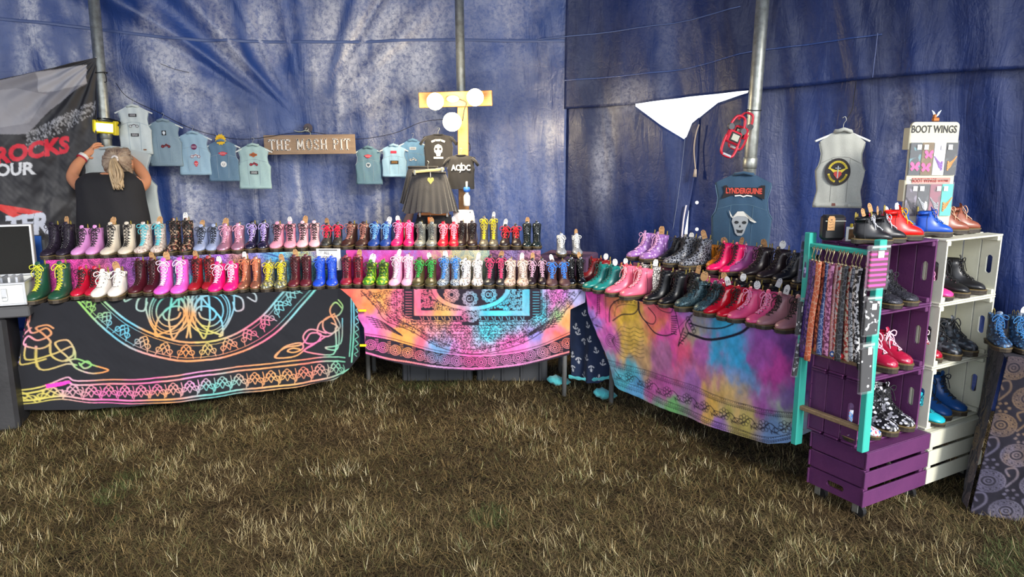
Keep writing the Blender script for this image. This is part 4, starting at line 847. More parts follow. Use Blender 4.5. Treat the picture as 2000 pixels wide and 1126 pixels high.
def pair(P, d, rz, w, style, up, lace, desc, place, group, tg='k0', ts=1, sc=1.0, tongue=None, toe=.04, jit=.05, txt=None, yaw=(0, 0), sx=None):
    """two boots side by side; d = unit vector along the row, w = spacing"""
    for i, sd in ((0, -1), (1, 1)):
        p = Vector((P[0]+d[0]*sd*w/2, P[1]+d[1]*sd*w/2, P[2])); a = rz+sd*toe+random.uniform(-jit, jit)+yaw[i]
        boot(p, a, style, up, lace, ('left' if i == 0 else 'right')+' boot of the '+desc+' pair, '+place, 'boot', group, tg if (ts == i) else None, tongue, sc, sx, txt=txt if ts == i else None)
def rowpos(P0, P1, u, off, z, vguess=560):
    """where the vertical plane through the camera and pixel column u meets the row line"""
    d = (P1-P0).normalized(); n = Vector((-d.y, d.x)); Q = P0+n*off
    for _ in range(4):
        r = ray(u, vguess); k = r[0]/r[1]; s = (k*Q.y-Q.x)/(d.x-k*d.y); p = Q+d*s; vguess = proj((p.x, p.y, z))[1]
    return Vector((p.x, p.y, z))
def row(lst, P0, P1, off, z, group, place, base_rot=None):
    d = (P1-P0).normalized(); rz = math.atan2(d.y, d.x)
    for e in lst:
        u0, u1, style, up, lace, desc, tg, ts, sc = e[:9]; back = e[9] if len(e) > 9 else 0; u = (u0+u1)/2
        p = rowpos(P0, P1, u, off+back, z); pa = rowpos(P0, P1, u0, off+back, z); pb = rowpos(P0, P1, u1, off+back, z); T = (pb-pa).length; bw = .100*BM_[style]['k']*.99; sx_ = min(sc, T/(2*bw)*1.03); w = min(T-bw*sx_, .17)
        pair(p, d, rz+(-.12 if u < 700 else 0), w, style, up, lace, desc, place, group, tg, ts, sc, sx=sx_)
G1, G2 = 'boots on the lower row of the left and middle tables', 'boots on the upper row of the left and middle tables'
TB = TZ+.001
rowA = [
 (66, 142, 't', 's:1d4a36', 'd8d83c', 'dark green yellow-laced', None, 1, 1.0, -.03),
 (150, 205, 'm', 'p:c01835', '141414', 'crimson black-laced patent', None, 1, .95, .045),
 (190, 252, 's', 'w:ded6cc:e8e0d8:c08a8a', 'f4f0e8', 'cream distressed', 'k0', 1, 1.15, -.04),
 (262, 316, 't', 's:4c1420', '30100f', 'oxblood kraft-tagged leftmost', 'k0', 1, .95, .06),
 (310, 372, 't', 's:e45cc8', 'fbe6f4', 'orchid pink white-laced', 'k0', 0, .98, -.02),
 (374, 424, 't', 's:a01c26', '30100f', 'cherry red dark-laced', 'k0', 0, .95, .06),
 (415, 470, 'm', 's:f0147a', 'ffdcf0', 'hot pink white-laced', 'w1', 0, 1.0, -.02),
 (470, 514, 't', 'm:a8705c', 'e88a60', 'rose bronze orange-laced', 'w0', 0, .9, .02),
 (514, 564, 'm', 'f:5a5c50:b8b8a0:a8a040', 'ecd820', 'grey floral yellow-laced', 'k0', 1, .97, 0),
 (566, 612, 't', 's:5c1c28', '401018', 'burgundy kraft-tagged second', 'k0', 0, .92, .02),
 (614, 662, 't', 's:1c48c8', '3c70e8', 'royal blue', 'w2', 0, .86, 0),
 (666, 713, 't', 's:8a1830', '3c1420', 'ruby red dark-laced', 'k0', 1, .86, .01),
]
rowB = [
 (713, 762, 's', 'c:3c7a20:b4cc30', '2c4418', 'green and lime mottled', 'w0', 0, 1.12, 0),
 (764, 810, 't', 's:e8a8c8', 'f8e4ec', 'light pink white-tagged', 'w2', 0, .90, .0),
 (808, 855, 'm', 's:4a4428', '34b04c', 'olive green-laced', 'w1', 1, .98, 0),
 (857, 902, 't', 'x:3c4450:a8b4c4', '4898f0', 'grey marbled blue-laced', 'w0', 0, .86, .0),
 (898, 945, 'm', 'f:d8d4d0:4c4648:b0a0a0', 'fbfbf8', 'white and charcoal floral', 'w2', 1, .96, 0),
 (946, 990, 't', 's:26262c', 'f0487c', 'black rose-laced', 'k0', 1, .86, .01),
 (985, 1033, 'm', 'f:b8a090:7c5c54:d8c8b8', 'f0dcd4', 'beige floral cream-laced', 'w2', 1, .95, 0),
 (1030, 1068, 'm', 's:241820', 'e8b8d0', 'black pale-pink-laced', 'k0', 0, .94, .03),
 (1066, 1112, 'm', 'w:6a3a34:3a3038:8a6a60', '3c8cf0', 'brown blue-laced', 'w2', 0, .92, -.01),
 (1105, 1143, 'm', 'p:0c0c10', '101014', 'black patent corner', 'k1', 1, .98, .04),
]
rowA2 = [
 (94, 150, 't', 'g:141018:3c3044', '2a2430', 'black glitter', 'k0', 1, .95),
 (153, 205, 'm', 's:d490c8', '2a2228', 'lilac black-laced', None, 1, 1.02, -.01),
 (208, 268, 't', 's:d8ccb8', '1c1a1c', 'cream black-laced', 'k0', 0, .92, -.02),
 (272, 328, 't', 'f:d0c0b4:a88c84:e8dcd0', '58c8d4', 'cream floral turquoise-laced', 'k0', 1, .90),
 (330, 382, 't', 'f:2a2420:8a4c44:b8987c', '241c1a', 'dark floral tall', 'w0', 1, .98),
 (384, 434, 'm', 's:98a4c4', '222630', 'pale blue dark-laced', 'k1', 0, .95),
 (430, 482, 'm', 'm:c890a8', 'e8a8c0', 'metallic dusty pink', 'k0', 0, .98, -.02),
 (484, 530, 'm', 'p:201c34', 'c8b0f0', 'dark patent lilac-laced', None, 1, 1.02),
 (532, 582, 'm', 's:e498b0', '241c20', 'pink black-laced', 'w1', 1, .98),
 (582, 628, 'm', 's:f0b8c4', '241c20', 'pale pink black-laced', 'k0', 0, .98, .01),
 (630, 672, 's', 'g:2c2c2c:50504c', 'f02850', 'charcoal red-laced', 'k1', 0, 1.12),
]
rowB2 = [
 (674, 724, 'm', 's:3c2420', 'b87c70', 'brown tan-laced', None, 1, .93),
 (722, 768, 'm', 's:1c3c88', '80bcf0', 'navy sky-blue-laced', 'w0', 1, .93),
 (768, 811, 'm', 's:e81c68', 'f8a4d0', 'magenta pink-laced', 'w1', 0, .98),
 (811, 856, 'm', 'g:585c5c:989c98', '6c706c', 'silver grey glitter', 'k1', 1, .93),
 (856, 898, 'm', 's:d81030', 'f8b8cc', 'scarlet pink-laced', 'w2', 1, .93),
 (892, 933, 'm', 's:2c1c1c', '1c1414', 'dark brown', None, 1, .95, .02),
 (936, 974, 't', 'g:5c5850:888070', 'ecdc20', 'grey yellow-laced tall', 'w2', 1, .92),
 (977, 1018, 's', 's:2c2224', 'e82434', 'black scarlet-laced short', 'w2', 0, 1.05),
 (1019, 1058, 't', 'p:1c2624', '141a18', 'dark green patent', 'k0', 0, .78),
]
row(rowA, A0, A1, .115, TB, G1, 'on the lower row'); row(rowB, A1, B1, .115, TB, G1, 'on the lower row')
row(rowA2, A0, A1, .275+.13, UZ+.002, G2, 'on the upper row'); row(rowB2, A1, B1, .275+.13, UZ+.002, G2, 'on the upper row')
p = cb.location+Vector((-.10, -.06, .172)); pair(p, dB, 0, .105, 'm', 'g:70747c:c0c4cc', 'ecece8', 'silver white-laced', 'on the corner box', G2, 'k2', 1, .78)
# right table: boots set three-quarter on, toes to the lower left
GC = 'boots on the right table'
rzC = math.atan2(dC.y, dC.x)
def rc(u, v, off, z, style, up, lace, desc, tg='k0', ts=1, sc=1.0, w=.115, place='on the right table', yaw=0, txt=None):
    p = rowpos(B1, C1, u, off, z); pair(p, dC, rzC+yaw-.28, w*sc*.80, style, up, lace, desc, place, GC, tg, ts, sc*.95, jit=.06, txt=txt)
rc(1183, 570, .075, TB, 'm', 's:157c78', '0f5552', 'teal green', 'w1', 1, .98, .12, 'left end of right table')
rc(1236, 580, .075, TB, 'm', 's:f0708c', 'f8b4c0', 'salmon pink', None, 1, 1.08, .13, 'front of right table')
rc(1306, 595, .075, TB, 't', 's:111216', '0c0c10', 'plain black', None, 1, .92, .14, 'front of right table')
rc(1377, 605, .075, TB, 's', 'g:1c2c34:587880', '14181c', 'dark teal glitter', 'k1', 0, 1.25, .12, 'front of right table')
rc(1425, 620, .075, TB, 'm', 'p:d01028', '1c1014', 'bright red black-laced', 'w2', 0, .98, .12, 'front of right table', txt='10')
rc(1480, 640, .075, TB, 'm', 's:e8588c', 'f8a8d0', 'rose pink', 'w1', 0, 1.0, .13, 'front of right table')
rc(1537, 655, .075, TB, 'm', 's:b07c84', '241c20', 'mauve black-laced', 'w2', 0, 1.0, .125, 'front of right table', txt='9')
rc(1164, 545, .235, TB, 'm', 's:7c1418', '3c1014', 'maroon', 'w1', 1, .95, .12, 'behind the teal boots')
rc(1222, 552, .235, TB, 'm', 's:c82838', '6c3038', 'brick red white-tagged', 'w1', 0, .9, .11, 'behind the teal boots')
rc(1262, 552, .235, TB, 't', 'x:e0dcd8:3c3c40', '2c2a2c', 'zebra print tall', 'w0', 1, .84, .11, 'below the lilac spotted boots')
rc(1338, 570, .235, TB, 'm', 's:14161c', '0c0e12', 'black kraft-tagged', 'k2', 1, 1.0, .12, 'behind the plain black boots')
rc(1395, 585, .235, TB, 'm', 'p:c03070', 'f080b0', 'raspberry patent pink-laced', 'k0', 1, .92, .12, 'behind the teal glitter boots')
rc(1450, 595, .235, TB, 'm', 's:181418', '301c1c', 'black dark-laced hidden', 'w1', 0, .98, .12, 'behind the bright red boots')
rc(1518, 610, .235, TB, 'm', 's:15141a', '101012', 'matt black rear', 'w2', 0, .98, .12, 'behind the rose pink boots')
ZC = TZ+.163
rc(1271, 505, .48, ZC, 'm', 'd:9c6cb4:d8b4e4', 'e8b4dc', 'lilac spotted', 'k0', 1, 1.05, .13, 'on the right riser')
rc(1328, 515, .53, ZC, 'm', 's:15161a', '30343a', 'black left of the grey print', 'w1', 1, .95, .12, 'on the right riser')
rc(1350, 525, .45, ZC, 'm', 'x:20222a:8a8e98', '24262c', 'black and grey leaf print', 'k2', 1, 1.1, .13, 'on the right riser')
rc(1396, 530, .53, ZC, 's', 's:c87818', 'e09030', 'mustard short', 'k0', 1, 1.1, .12, 'on the right riser')
rc(1424, 530, .45, ZC, 't', 's:f41468', '1c1014', 'neon pink black-laced', 'k2', 1, .86, .13, 'on the right riser')
rc(1468, 540, .49, ZC, 'm', 's:a0508c', 'c87cb0', 'plum pink-laced', 'k0', 1, 1.0, .12, 'on the right riser')
rc(1500, 552, .45, ZC, 'm', 's:241a1e', '180f12', 'black suede', 'w1', 1, 1.05, .13, 'on the right riser')
rc(1565, 560, .45, ZC, 'm', 's:15161c', '40444c', 'black beside the turquoise frame', None, 1, 1.0, .13, 'on the right riser')
# ------------------------------------------------------------ crate shelf unit
SO = Vector((1.548, 2.99, 0)); SA = math.atan2(.49, .87); ca_, sa_ = math.cos(SA), math.sin(SA)
def sh(a, b, z): return Vector((SO.x+ca_*a-sa_*b, SO.y+sa_*a+ca_*b, z))
PURP = mat('worn_purple_paint', '66305f', .55, pattern='worn', c2='4e2250', c3='b8a0c0', scale=7, thr=.5, bump=.15, bscale=90)
CREAM = mat('cream_paint', 'd9d8c4', .55, pattern='worn', c2='cbc9b4', c3='a9a48e', scale=11, thr=.5, bump=.1, bscale=80)
TURQ = mat('turquoise_paint', '37a897', .5, pattern='worn', c2='3cb4a4', c3='a89070', scale=8, thr=.5, bump=.1)
RAWW = mat('bare_wood', 'a08664', .7, pattern='wood', c2='7c644a', bump=.1)
CL, CD, CH = .462, .299, .26
def slotboard(L_, h, th, hole=True):
    """board in xz plane centred at 0, long in x, with a rounded hand hole"""
    b = MB(); n = 12
    if not hole: return b.cbox((0, 0, 0), (L_, th, h), .003)
    hw, hr = .045, .0145
    inner = [(hw*(1 if math.cos(a) > 0 else -1)*.68+hr*math.cos(a), hr*math.sin(a)) for a in [2*PI*(k+.5)/n for k in range(n)]]
    outer = []
    for x, z in inner:
        a = math.atan2(z/h, x/L_); c, s = math.cos(a), math.sin(a); f = 1/max(abs(c), abs(s)); outer.append((c*f*L_/2, s*f*h/2))
    # snap the corners
    for sx in (-1, 1):
        for sz in (-1, 1):
            i = min(range(n), key=lambda q: (outer[q][0]-sx*L_/2)**2+(outer[q][1]-sz*h/2)**2); outer[i] = (sx*L_/2, sz*h/2)
    for y in (-th/2, th/2):
        for x, z in outer+inner: b.v.append((x, y, z))
    m = 2*n
    for k in range(n):
        k2 = (k+1) % n
        b.f += [(k, k2, n+k2, n+k), (m+k2, m+k, m+n+k, m+n+k2), (k2, k, m+k, m+k2), (n+k, n+k2, m+n+k2, m+n+k)]
    return b
SLAT = MB().cbox((0, 0, 0), (CL, .009, .074), .002).mesh('slat'); BSLAT = MB().cbox((0, 0, 0), (CL-.004, .068, .008), .002).mesh('bottom_slat')
EB = slotboard(CD-.02, .082, .011, False).mesh('end_board'); EBH = slotboard(CD-.02, .082, .011, True).mesh('end_board'); POST = MB().cbox((0, 0, 0), (.022, .022, CH-.004), .003).mesh('corner_post')
def crate(loc, rot, m, label, group=None):
    t = thing('wooden_crate', loc, label, 'crate', 0, group, rot=rot)
    for sy in (-1, 1):
        for k in range(3): link('slat', SLAT, m, t).location = (0, sy*(CD/2-.005), .039+k*.091)
    for sx in (-1, 1):
        for k in range(3):
            o = link('end_board', EBH if k == 2 else EB, m, t); o.location = (sx*(CL/2-.012), 0, .043+k*.087); o.rotation_euler = (0, 0, PI/2)
        for sy in (-1, 1): link('corner_post', POST, m, t).location = (sx*(CL/2-.030), sy*(CD/2-.021), CH/2)
    for k in range(4): link('bottom_slat', BSLAT, m, t).location = (0, (k-1.5)*.073, .004)
    return t
BZ = .078; colsP = ((0, PURP, 'purple', .062), (CL+.006, CREAM, 'cream white', .03))
CG = 'wooden crates stacked as shelves'
for ci, (a0, m, nm, bo) in enumerate(colsP):
    crate(sh(a0+CL/2, CD/2, BZ+CH), (PI, 0, SA), m, f'{nm} wooden crate on castors at the foot of the shelf stack', CG)
    for k in range(3):
        z = BZ+CH+.003+k*(CD+.001)
        # laid on its side: opening (+z) turned to the front
        R = Matrix.Rotation(SA, 4, 'Z') @ Matrix.Rotation(PI/2, 4, 'X'); e = R.to_euler()
        crate(sh(a0+CL/2, bo+CH, z+CD/2), tuple(e), m, f'{nm} wooden crate shelf lying on its side, '+('lowest', 'middle', 'topmost')[k]+' compartment', CG)
TOPZ_ = BZ+CH+.003+3*(CD+.001)
CAST = mat('castor_rubber', '1c1c1e', .5)
for (a, b_) in ((.05, .05), (.05, .25), (.42, .05), (.52, .25), (.88, .05), (.88, .25)):
    t = thing('castor', sh(a, b_, 0), 'small black castor under the '+('left end' if a < .1 else 'right end' if a > .8 else 'middle')+' of the crate shelf, '+('front' if b_ < .1 else 'rear'), 'castor', SA, 'castors under the crate shelf')
    q = MB(); q.tube([(-.011, 0, .034), (.011, 0, .034)], .032, 14); q.obj('wheel', CAST, t); q = MB(); q.cbox((-.016, .008, .052), (.004, .03, .05), .001); q.cbox((.016, .008, .052), (.004, .03, .05), .001); q.cbox((0, .008, .079), (.05, .05, .006), .001); q.obj('fork', STEEL, t)
# turquoise ladder frame hung against the left end
FA = -.045
lt = thing('ladder_frame', sh(FA, .0, .0), 'turquoise wooden ladder frame hung on the left end of the purple crates', 'ladder', SA)
def lad(b0, z0, b1, z1, n, m, w=.030, d=.040):
    P0 = Vector((0, b0, z0)); P1 = Vector((0, b1, z1)); dd = P1-P0; R = Matrix.Rotation(math.atan2(dd.y, dd.z), 3, 'X').inverted() if False else dd.to_track_quat('Z', 'X').to_matrix()
    return MB().cbox((P0+P1)/2, (w, d, dd.length), .003, R).obj(n, m, lt)
bL, bR = .335, -.005
lad(bR, .36, bR+.01, TOPZ_+.035, 'rail', TURQ, d=.046); lad(bL, .27, bL+.01, TOPZ_+.03, 'rail', TURQ, d=.046)
lad(bR, 1.215, bL, 1.215, 'rung', TURQ, .02, .04); lad(bR, .735, bL, .735, 'rung', RAWW, .018, .035); lad(bR, .455, bL, .455, 'rung', RAWW, .02, .028)
# lanyards
LK = [('5a3a86', '2c1c50'), ('7a5aa0', '3a2c58'), ('e0704a', 'f0b490'), ('e0805c', '7c3020'), ('506aa8', 'c0cce8'), ('d890b8', '7c3c60'), ('f0a8a8', 'fbe0d8'), ('ecdcd0', 'd85c50'), ('3c3c40', '707478'), ('e8d8c0', 'c04c40'), ('c8ccd0', '26282c'), ('28282c', 'e0e0e0'), ('18181c', '3c3c44')]
LNM = ['violet patterned', 'dusky purple floral', 'rust orange scaled', 'coral red netted', 'pale blue lacy', 'pink and plum speckled', 'salmon pink', 'cream with red print', 'charcoal plain', 'cream lobster print', 'grey comic print', 'black and white character strip', 'plain black']
for i, (c1, c2) in enumerate(LK):
    f = i/(len(LK)-1); b0 = bL-.035-f*(bL-bR-.075); t = thing('lanyard', sh(FA-.028-.006*(i % 3), b0, 1.195), LNM[i]+' lanyard hanging from the ladder rung', 'lanyard', SA, 'lanyards on the turquoise ladder')
    m = mat('lanyard_ribbon', c1, .7, pattern='speck' if i % 2 else 'cells', c2=c2, scale=70 if i % 2 else 45, thr=.5 if i % 2 else .06)
    sw = .05*(.5-f)+random.uniform(-.012, .012); Ln = .44+random.uniform(0, .06); w = .0155
    P = bez([(0, 0, -.04), (-.004, -sw*.2, -.15), (-.008, sw*.5, -.30), (-.004, sw+.0, -Ln)], 5)
    rows = [[Vector(p)+Vector((-.006-.003*math.sin(k*.4), -w*(1-.0*k), 0)), Vector(p)+Vector((-.008, 0, 0)), Vector(p)+Vector((-.005, w, 0))] for k, p in enumerate(P)]
    rows2 = [[q+Vector((.012, .010, .0)) for q in r] for r in rows]
    b = MB(); b.grid(rows+rows2[::-1]); o = b.obj('ribbon', m, t, True); sm = o.modifiers.new('t', 'SOLIDIFY'); sm.thickness = .0012
    q = MB(); q.tube([(0, .000, .0), (.0, .006, .012), (.004, .0, .020), (-.004, -.006, .010), (-.004, 0, -.012), (-.004, .004, -.024), (-.004, 0, -.034)], .0022, 6); q.lathe([(.005, -.045), (.006, -.040), (.004, -.034)], 8, (-.004, 0, 0)); q.obj('clip', mat('clip_metal', 'c8b890', .3, metal=.8), t, True)
for k, (b0, c) in enumerate(((.15, '2858a0'), (.13, 'e8b030'), (.11, 'd02830'))):
    t = thing('badge_reel', sh(FA-.045, b0, .762), ('blue', 'yellow', 'red')[k]+' round badge hanging at the bottom of the lanyards', 'badge', SA); q = MB(); q.tube([(-.003, 0, 0), (.003, 0, 0)], .013, 14); q.obj('disc', mat('badge', c, .4), t); MB().tube([(-.0042, 0, 0), (-.003, 0, 0)], .006, 12).obj('centre', WT, t)
# packets of socks
PLASTIC = mat('clear_plastic', 'ffffff', .08, spec=.5, alpha=.06)
def packet(name, u, v0, v1, wpx, Y, m, label, rz, lab=(0, .3), roll=0, label2=None, dpth=.012):
    a = at(u, v0, Y); b = at(u, v1, Y); h = a.z-b.z; w = wpx*Y*1.02/PF
    t = thing(name, (a.x, Y, b.z), label, 'packet', 0, 'sock packets on the ladder', rot=(0, roll, rz))
    MB().cbox((0, 0, h*.46), (w*.86, dpth, h*.84), .004).obj('folded_sock', m, t)
    MB().cbox((0, 0, h*.5), (w, dpth+.006, h), .002).obj('plastic_sleeve', PLASTIC, t)
    MB().cbox((lab[0]*w, -dpth/2-.0045, h*(1-lab[1])), (w*.30, .001, h*.15), .0004).obj('barcode_label', WT, t)
    MB().cbox((0, -dpth/2-.004, h*.965), (w*.9, .001, h*.05), .0004).obj('header_fold', mat('header_plastic', 'c8ccc8', .2, alpha=.5), t)
    return t
yR = sh(-.085, -.03, 0).y
packet('sock_packet', 1719, 478, 566, 50, yR-.03, mat('striped_sock', 'f0389c', .8, pattern='stripes', c2='5a1c3c', scale=15, thr=.42), 'pink and plum striped socks in a clear packet', .35, (.0, .2), label2=1)
packet('sock_packet', 1700, 480, 566, 14, yR-.02, mat('skull_sock_pink', 'e8a0c8', .8, pattern='dots', c2='c02868', scale=70, thr=.3), 'narrow pink and white patterned sock packet edge beside the striped one', .9)
packet('sock_packet', 1706, 578, 656, 38, yR-.03, mat('skull_sock_black', '1a1a1e', .8, pattern='speck', c2='e8e8ea', scale=40, thr=.62), 'black sock packet with white figures below the striped packet', .3, (-.0, .25))
packet('sock_packet', 1699, 668, 768, 32, yR-.03, mat('skull_sock_black2', '18181c', .8, pattern='dots', c2='ececee', scale=34, thr=.2), 'black sock packet with small white skulls, lowest on right rail', .3, (.1, .15), roll=-.06)
yL = sh(-.085, .36, 0).y
packet('sock_packet', 1581, 455, 545, 20, yL-.0, mat('purple_sock', '3c2c5c', .8, pattern='speck', c2='b8a8d8', scale=40, thr=.6), 'dark purple sock packet at the top of the left rail', .6, (.2, .35), roll=.1)
packet('sock_packet', 1568, 460, 550, 12, yL+.04, mat('purple_sock2', '2c2444', .8, pattern='speck', c2='6a5c8c', scale=40, thr=.6), 'second purple sock packet tucked behind the first one', .9, roll=.12)
packet('sock_packet', 1564, 580, 656, 13, yL-.02, mat('white_skull_sock', '1c1c20', .8, pattern='dots', c2='f4f4f4', scale=40, thr=.3), 'black and white sock packet halfway down the left rail', .6, roll=.03)
packet('sock_packet', 1556, 662, 736, 13, yL-.02, mat('black_sock', '222226', .8, pattern='speck', c2='b0b0b8', scale=50, thr=.6), 'slim black sock packet at the bottom of the left rail', .5, roll=.12)
t = thing('fabric_strip', at(1691, 560, yR+.01), 'narrow black and white fabric strip hanging on right ladder rail', 'fabric'); q = MB(); q.cbox((0, 0, 0), (.012, .006, .13), .002); q.obj('strip', mat('bw_cloth', '222226', .8, pattern='speck', c2='f0f0f0', scale=50), t); MB().tube([(0, 0, .065), (0, 0, .09)], .001, 5).obj('thread', WT, t)
# boots in and on the shelves
GS, GT = 'boots inside the crate shelves', 'boots on top of the crate shelves'
def sp(a, b, z, style, up, lace, desc, place, grp=GS, tg='k0', ts=1, sc=.95, w=.105, yaw=0, txt=None, n=2):
    if n == 1: boot(sh(a, b, z), SA+yaw, style, up, lace, 'single '+desc+', '+place, 'boot', grp, tg, sc=sc, txt=txt)
    else: pair(sh(a, b, z), (ca_, sa_), SA+yaw, w, style, up, lace, desc, place, grp, tg, ts, sc, jit=.08, txt=txt)
zs = [BZ+CH+.015+k*(CD+.001) for k in range(3)]
MATB = mat('shelf_mat', '4a463e', .8, pattern='stripes', c2='8a8478', scale=60)
for ci, (a0, m, nm, bo) in enumerate(colsP):
    for k in range(3):
        t = MB().cbox((0, 0, 0), (CL-.06, CH-.05, .003), .001).obj('shelf_mat', MATB, None, False, sh(a0+CL/2, bo+CH/2, zs[k]-.001), SA); tag(t, f'grey ribbed mat lying in the {("lowest", "middle", "top")[k]} {nm} crate', 'mat')
zs = [z+.002 for z in zs]
sp(.24, .17, zs[2], 'l', 'g:16161a:50505a', '1c1c20', 'black glitter shoe', 'in the top purple crate', tg=None, sc=.85)
sp(.26, .17, zs[1], 's', 'p:a81c3c', 'f8c4d8', 'cherry patent pink-laced', 'in the middle purple crate', tg='k0', ts=0, sc=1.12)
sp(.30, .17, zs[0], 'm', 'f:141418:d8d8e0:8a8a94', '1a1a1e', 'black and white flowered', 'in the lowest purple crate', tg='w0', ts=0, sc=1.05, txt='7')
sp(.09, .16, zs[0], 'l', 'f:c8ccd8:c04050:4878b8', '3c8cd0', 'white multicolour flowered low shoe', 'in the lowest purple crate', tg=None, sc=.72, w=.09)
sp(CL+.27, .15, zs[2], 'm', 's:18181a', '101012', 'plain black ankle', 'in the top cream crate', tg='w2', ts=0, sc=.92, w=.13, yaw=.25)
sp(CL+.085, .15, zs[2], 'l', 's:e03c8c', 'f8a8d0', 'pink low shoe', 'in the top cream crate', tg=None, sc=.78, n=1)
sp(CL+.27, .15, zs[1], 's', 'f:22242a:3c4a54:5c6068', '1a1a1c', 'black floral', 'in the middle cream crate', tg='k2', ts=0, sc=1.15, w=.12)
sp(CL+.085, .15, zs[1], 's', 'p:a81830', 'f0d0d8', 'crimson patent low boot', 'in the middle cream crate', tg=None, sc=.95, n=1)
sp(CL+.26, .16, zs[0], 'm', 's:1c4c8c', '141c2c', 'steel blue dark-laced', 'in the lowest cream crate', tg='k0', ts=1, sc=1.0, w=.12)
sp(CL+.085, .12, zs[0], 'l', 's:20b0c0', '148090', 'turquoise low shoe', 'in the lowest cream crate', tg=None, sc=.78, n=1)
ZT = TOPZ_+.002
def tp(a, b, style, up, lace, desc, tg='k0', ts=1, sc=.95, w=.10, yaw=.5, n=2, txt=None): sp(a, b, ZT, style, up, lace, desc, 'on top of the crates', GT, tg, ts, sc, w, yaw, txt, n)
tp(.07, .11, 's', 's:1e1e22', 'd8d8e0', 'black silver-laced', 'k1', 1, .84, .10, .85)
tp(.175, .22, 's', 's:e82c98', 'ff70b8', 'magenta behind the black ones', 'k2', 0, .72, .09, .8, 1)
tp(.25, .13, 's', 's:f01c18', 'f0c020', 'bright red yellow-laced', None, 1, .98, .09, 1.0, 1)
tp(.375, .19, 's', 's:1848a8', '2c64c8', 'royal blue front', 'w0', 0, .82, .10, .8, 1, '3')
tp(.30, .27, 's', 's:1c1c22', '2c2c32', 'black short one behind the red boot', 'k2', 0, .8, .09, .6, 1)
tp(.40, .26, 's', 's:d05088', 'f080a8', 'pink one behind the blue boots', 'w1', 0, .72, .09, .6, 1)
tp(.505, .14, 's', 's:1c50b4', '2c68d0', 'cobalt blue', 'w1', 0, .86, .10, .85, 1)
tp(.60, .20, 's', 's:d02820', 'e04838', 'tomato red', 'w0', 0, .80, .10, .85, 1)
tp(.72, .16, 's', 's:8a4c38', 'e0b090', 'tan brown peach-laced', 'w2', 0, .9, .10, .95)
tp(.57, .25, 's', 's:34343a', '24242a', 'dark grey rear', 'w2', 0, .8, .10, .75, 1)
# ------------------------------------------------------------ boot wings display board
CARD = mat('cream_board', 'ccc8b0', .65, spec=.3)
def px_place(u, v, Y): return at(u, v, Y)
def pw(px, Y): return px*Y/PF*.99
yb = sh(.42, .27, 0).y; bt_ = thing('display_board', at(1806, 432, yb), 'tall cream display board of winged boot ornaments on the crates', 'display', .06)
bt_.location.z = ZT; hB = at(1806, 238, yb).z-ZT; wB = pw(96, yb)
def rrect(w, h, r, z0=0, n=4):
    o = []
    for cx, cz, a0 in ((w/2-r, z0+h-r, 0), (-w/2+r, z0+h-r, PI/2), (-w/2+.002, z0+.002, PI), (w/2-.002, z0+.002, 1.5*PI)):
        rr = r if cz > z0+h/2 else .002
        for k in range(n+1): a = a0+PI/2*k/n; o.append((cx+rr*math.cos(a), cz+rr*math.sin(a)))
    return o
MB().prism(rrect(wB, hB, .02), .012).obj('board', CARD, bt_)
for z in (.16, .62): MB().cbox((-wB/2+.001, .02, hB*z+.12), (.012, .05, .10), .003).obj('side_bracket', CARD, bt_)
text_obj('lettering', 'BOOT WINGS', .046, INK, bt_, (-.006, -.0075, hB-.034), .0008, .74, .001)
MB().cbox((.005, -.0075, hB*.485), (wB*.80, .001, .027), .0003).obj('price_strip', mat('pink_strip', 'd88478', .6), bt_)
text_obj('lettering', 'BOOT WINGS', .026, mat('dark_red_ink', '6a1210', .6), bt_, (-.030, -.0086, hB*.485), .0004, .72, .0008)
text_obj('lettering', '£8 A PAIR', .017, mat('dark_red_ink', '6a1210', .6), bt_, (.062, -.0086, hB*.485), .0002, .66, .0008)
for z in (.455, .02): MB().tube([(-wB*.42, -.008, hB*z+.02), (wB*.42, -.008, hB*z+.02)], .0018, 6).obj('hook_rail', STEEL, bt_)
def wing(sx, cols, m, parent, loc, s=.05):
    b = MB()
    for k in range(4):
        b.strip([(0, -.5*s+k*.22*s), (sx*(.35+.12*k)*s, -.2*s+k*.30*s), (sx*(.6+.17*k)*s, .35*s+k*.28*s)], .13*s, 0, .002)
    b.strip([(0, -.6*s), (0, .5*s)], .22*s, 0, .003); o = b.obj('wing', m, parent); o.location = loc
    e = MB()
    for k in range(3): e.tube([(0, -.004, (-.4+k*.35)*s), (0, -.002, (-.4+k*.35)*s)], .06*s, 8)
    e.obj('eyelet', mat('eyelet_metal', '8a8a86', .35, metal=.8), o); return o
def butter(m, parent, loc, s=.03):
    b = MB()
    for sx in (-1, 1):
        b.prism([(0, -.2*s), (sx*.5*s, -.7*s), (sx*.8*s, -.3*s), (sx*.5*s, .05*s), (sx*.9*s, .5*s), (sx*.7*s, .95*s), (sx*.25*s, .7*s), (0, .1*s)], .002)
    o = b.obj('butterfly', m, parent); o.location = loc; return o
WG = [('3a4046', '5c8c94', 'b', 'e8508c', 'two tone grey and teal packet with pink butterfly'), ('6c5630', '7c6840', 'bb', 'e8508c', 'olive packet with two pink butterflies'), ('e8e8ec', 'dcdce4', 'w', '8a5cb0', 'white packet with a purple wing'), ('34383c', '50565a', 'w', 'd08830', 'dark packet with orange wing, upper row'), ('4c4650', '807888', 'w', '34303c', 'grey packet with a black wing'), ('3c4044', '54585c', 'w', 'a8acb0', 'dark packet with a silver wing'), ('8c5060', '6c5058', 'w', '98989c', 'dusty red packet with silver wing'), ('40b8a8', '58c8b8', 'w', 'd08830', 'turquoise packet with an orange wing')]
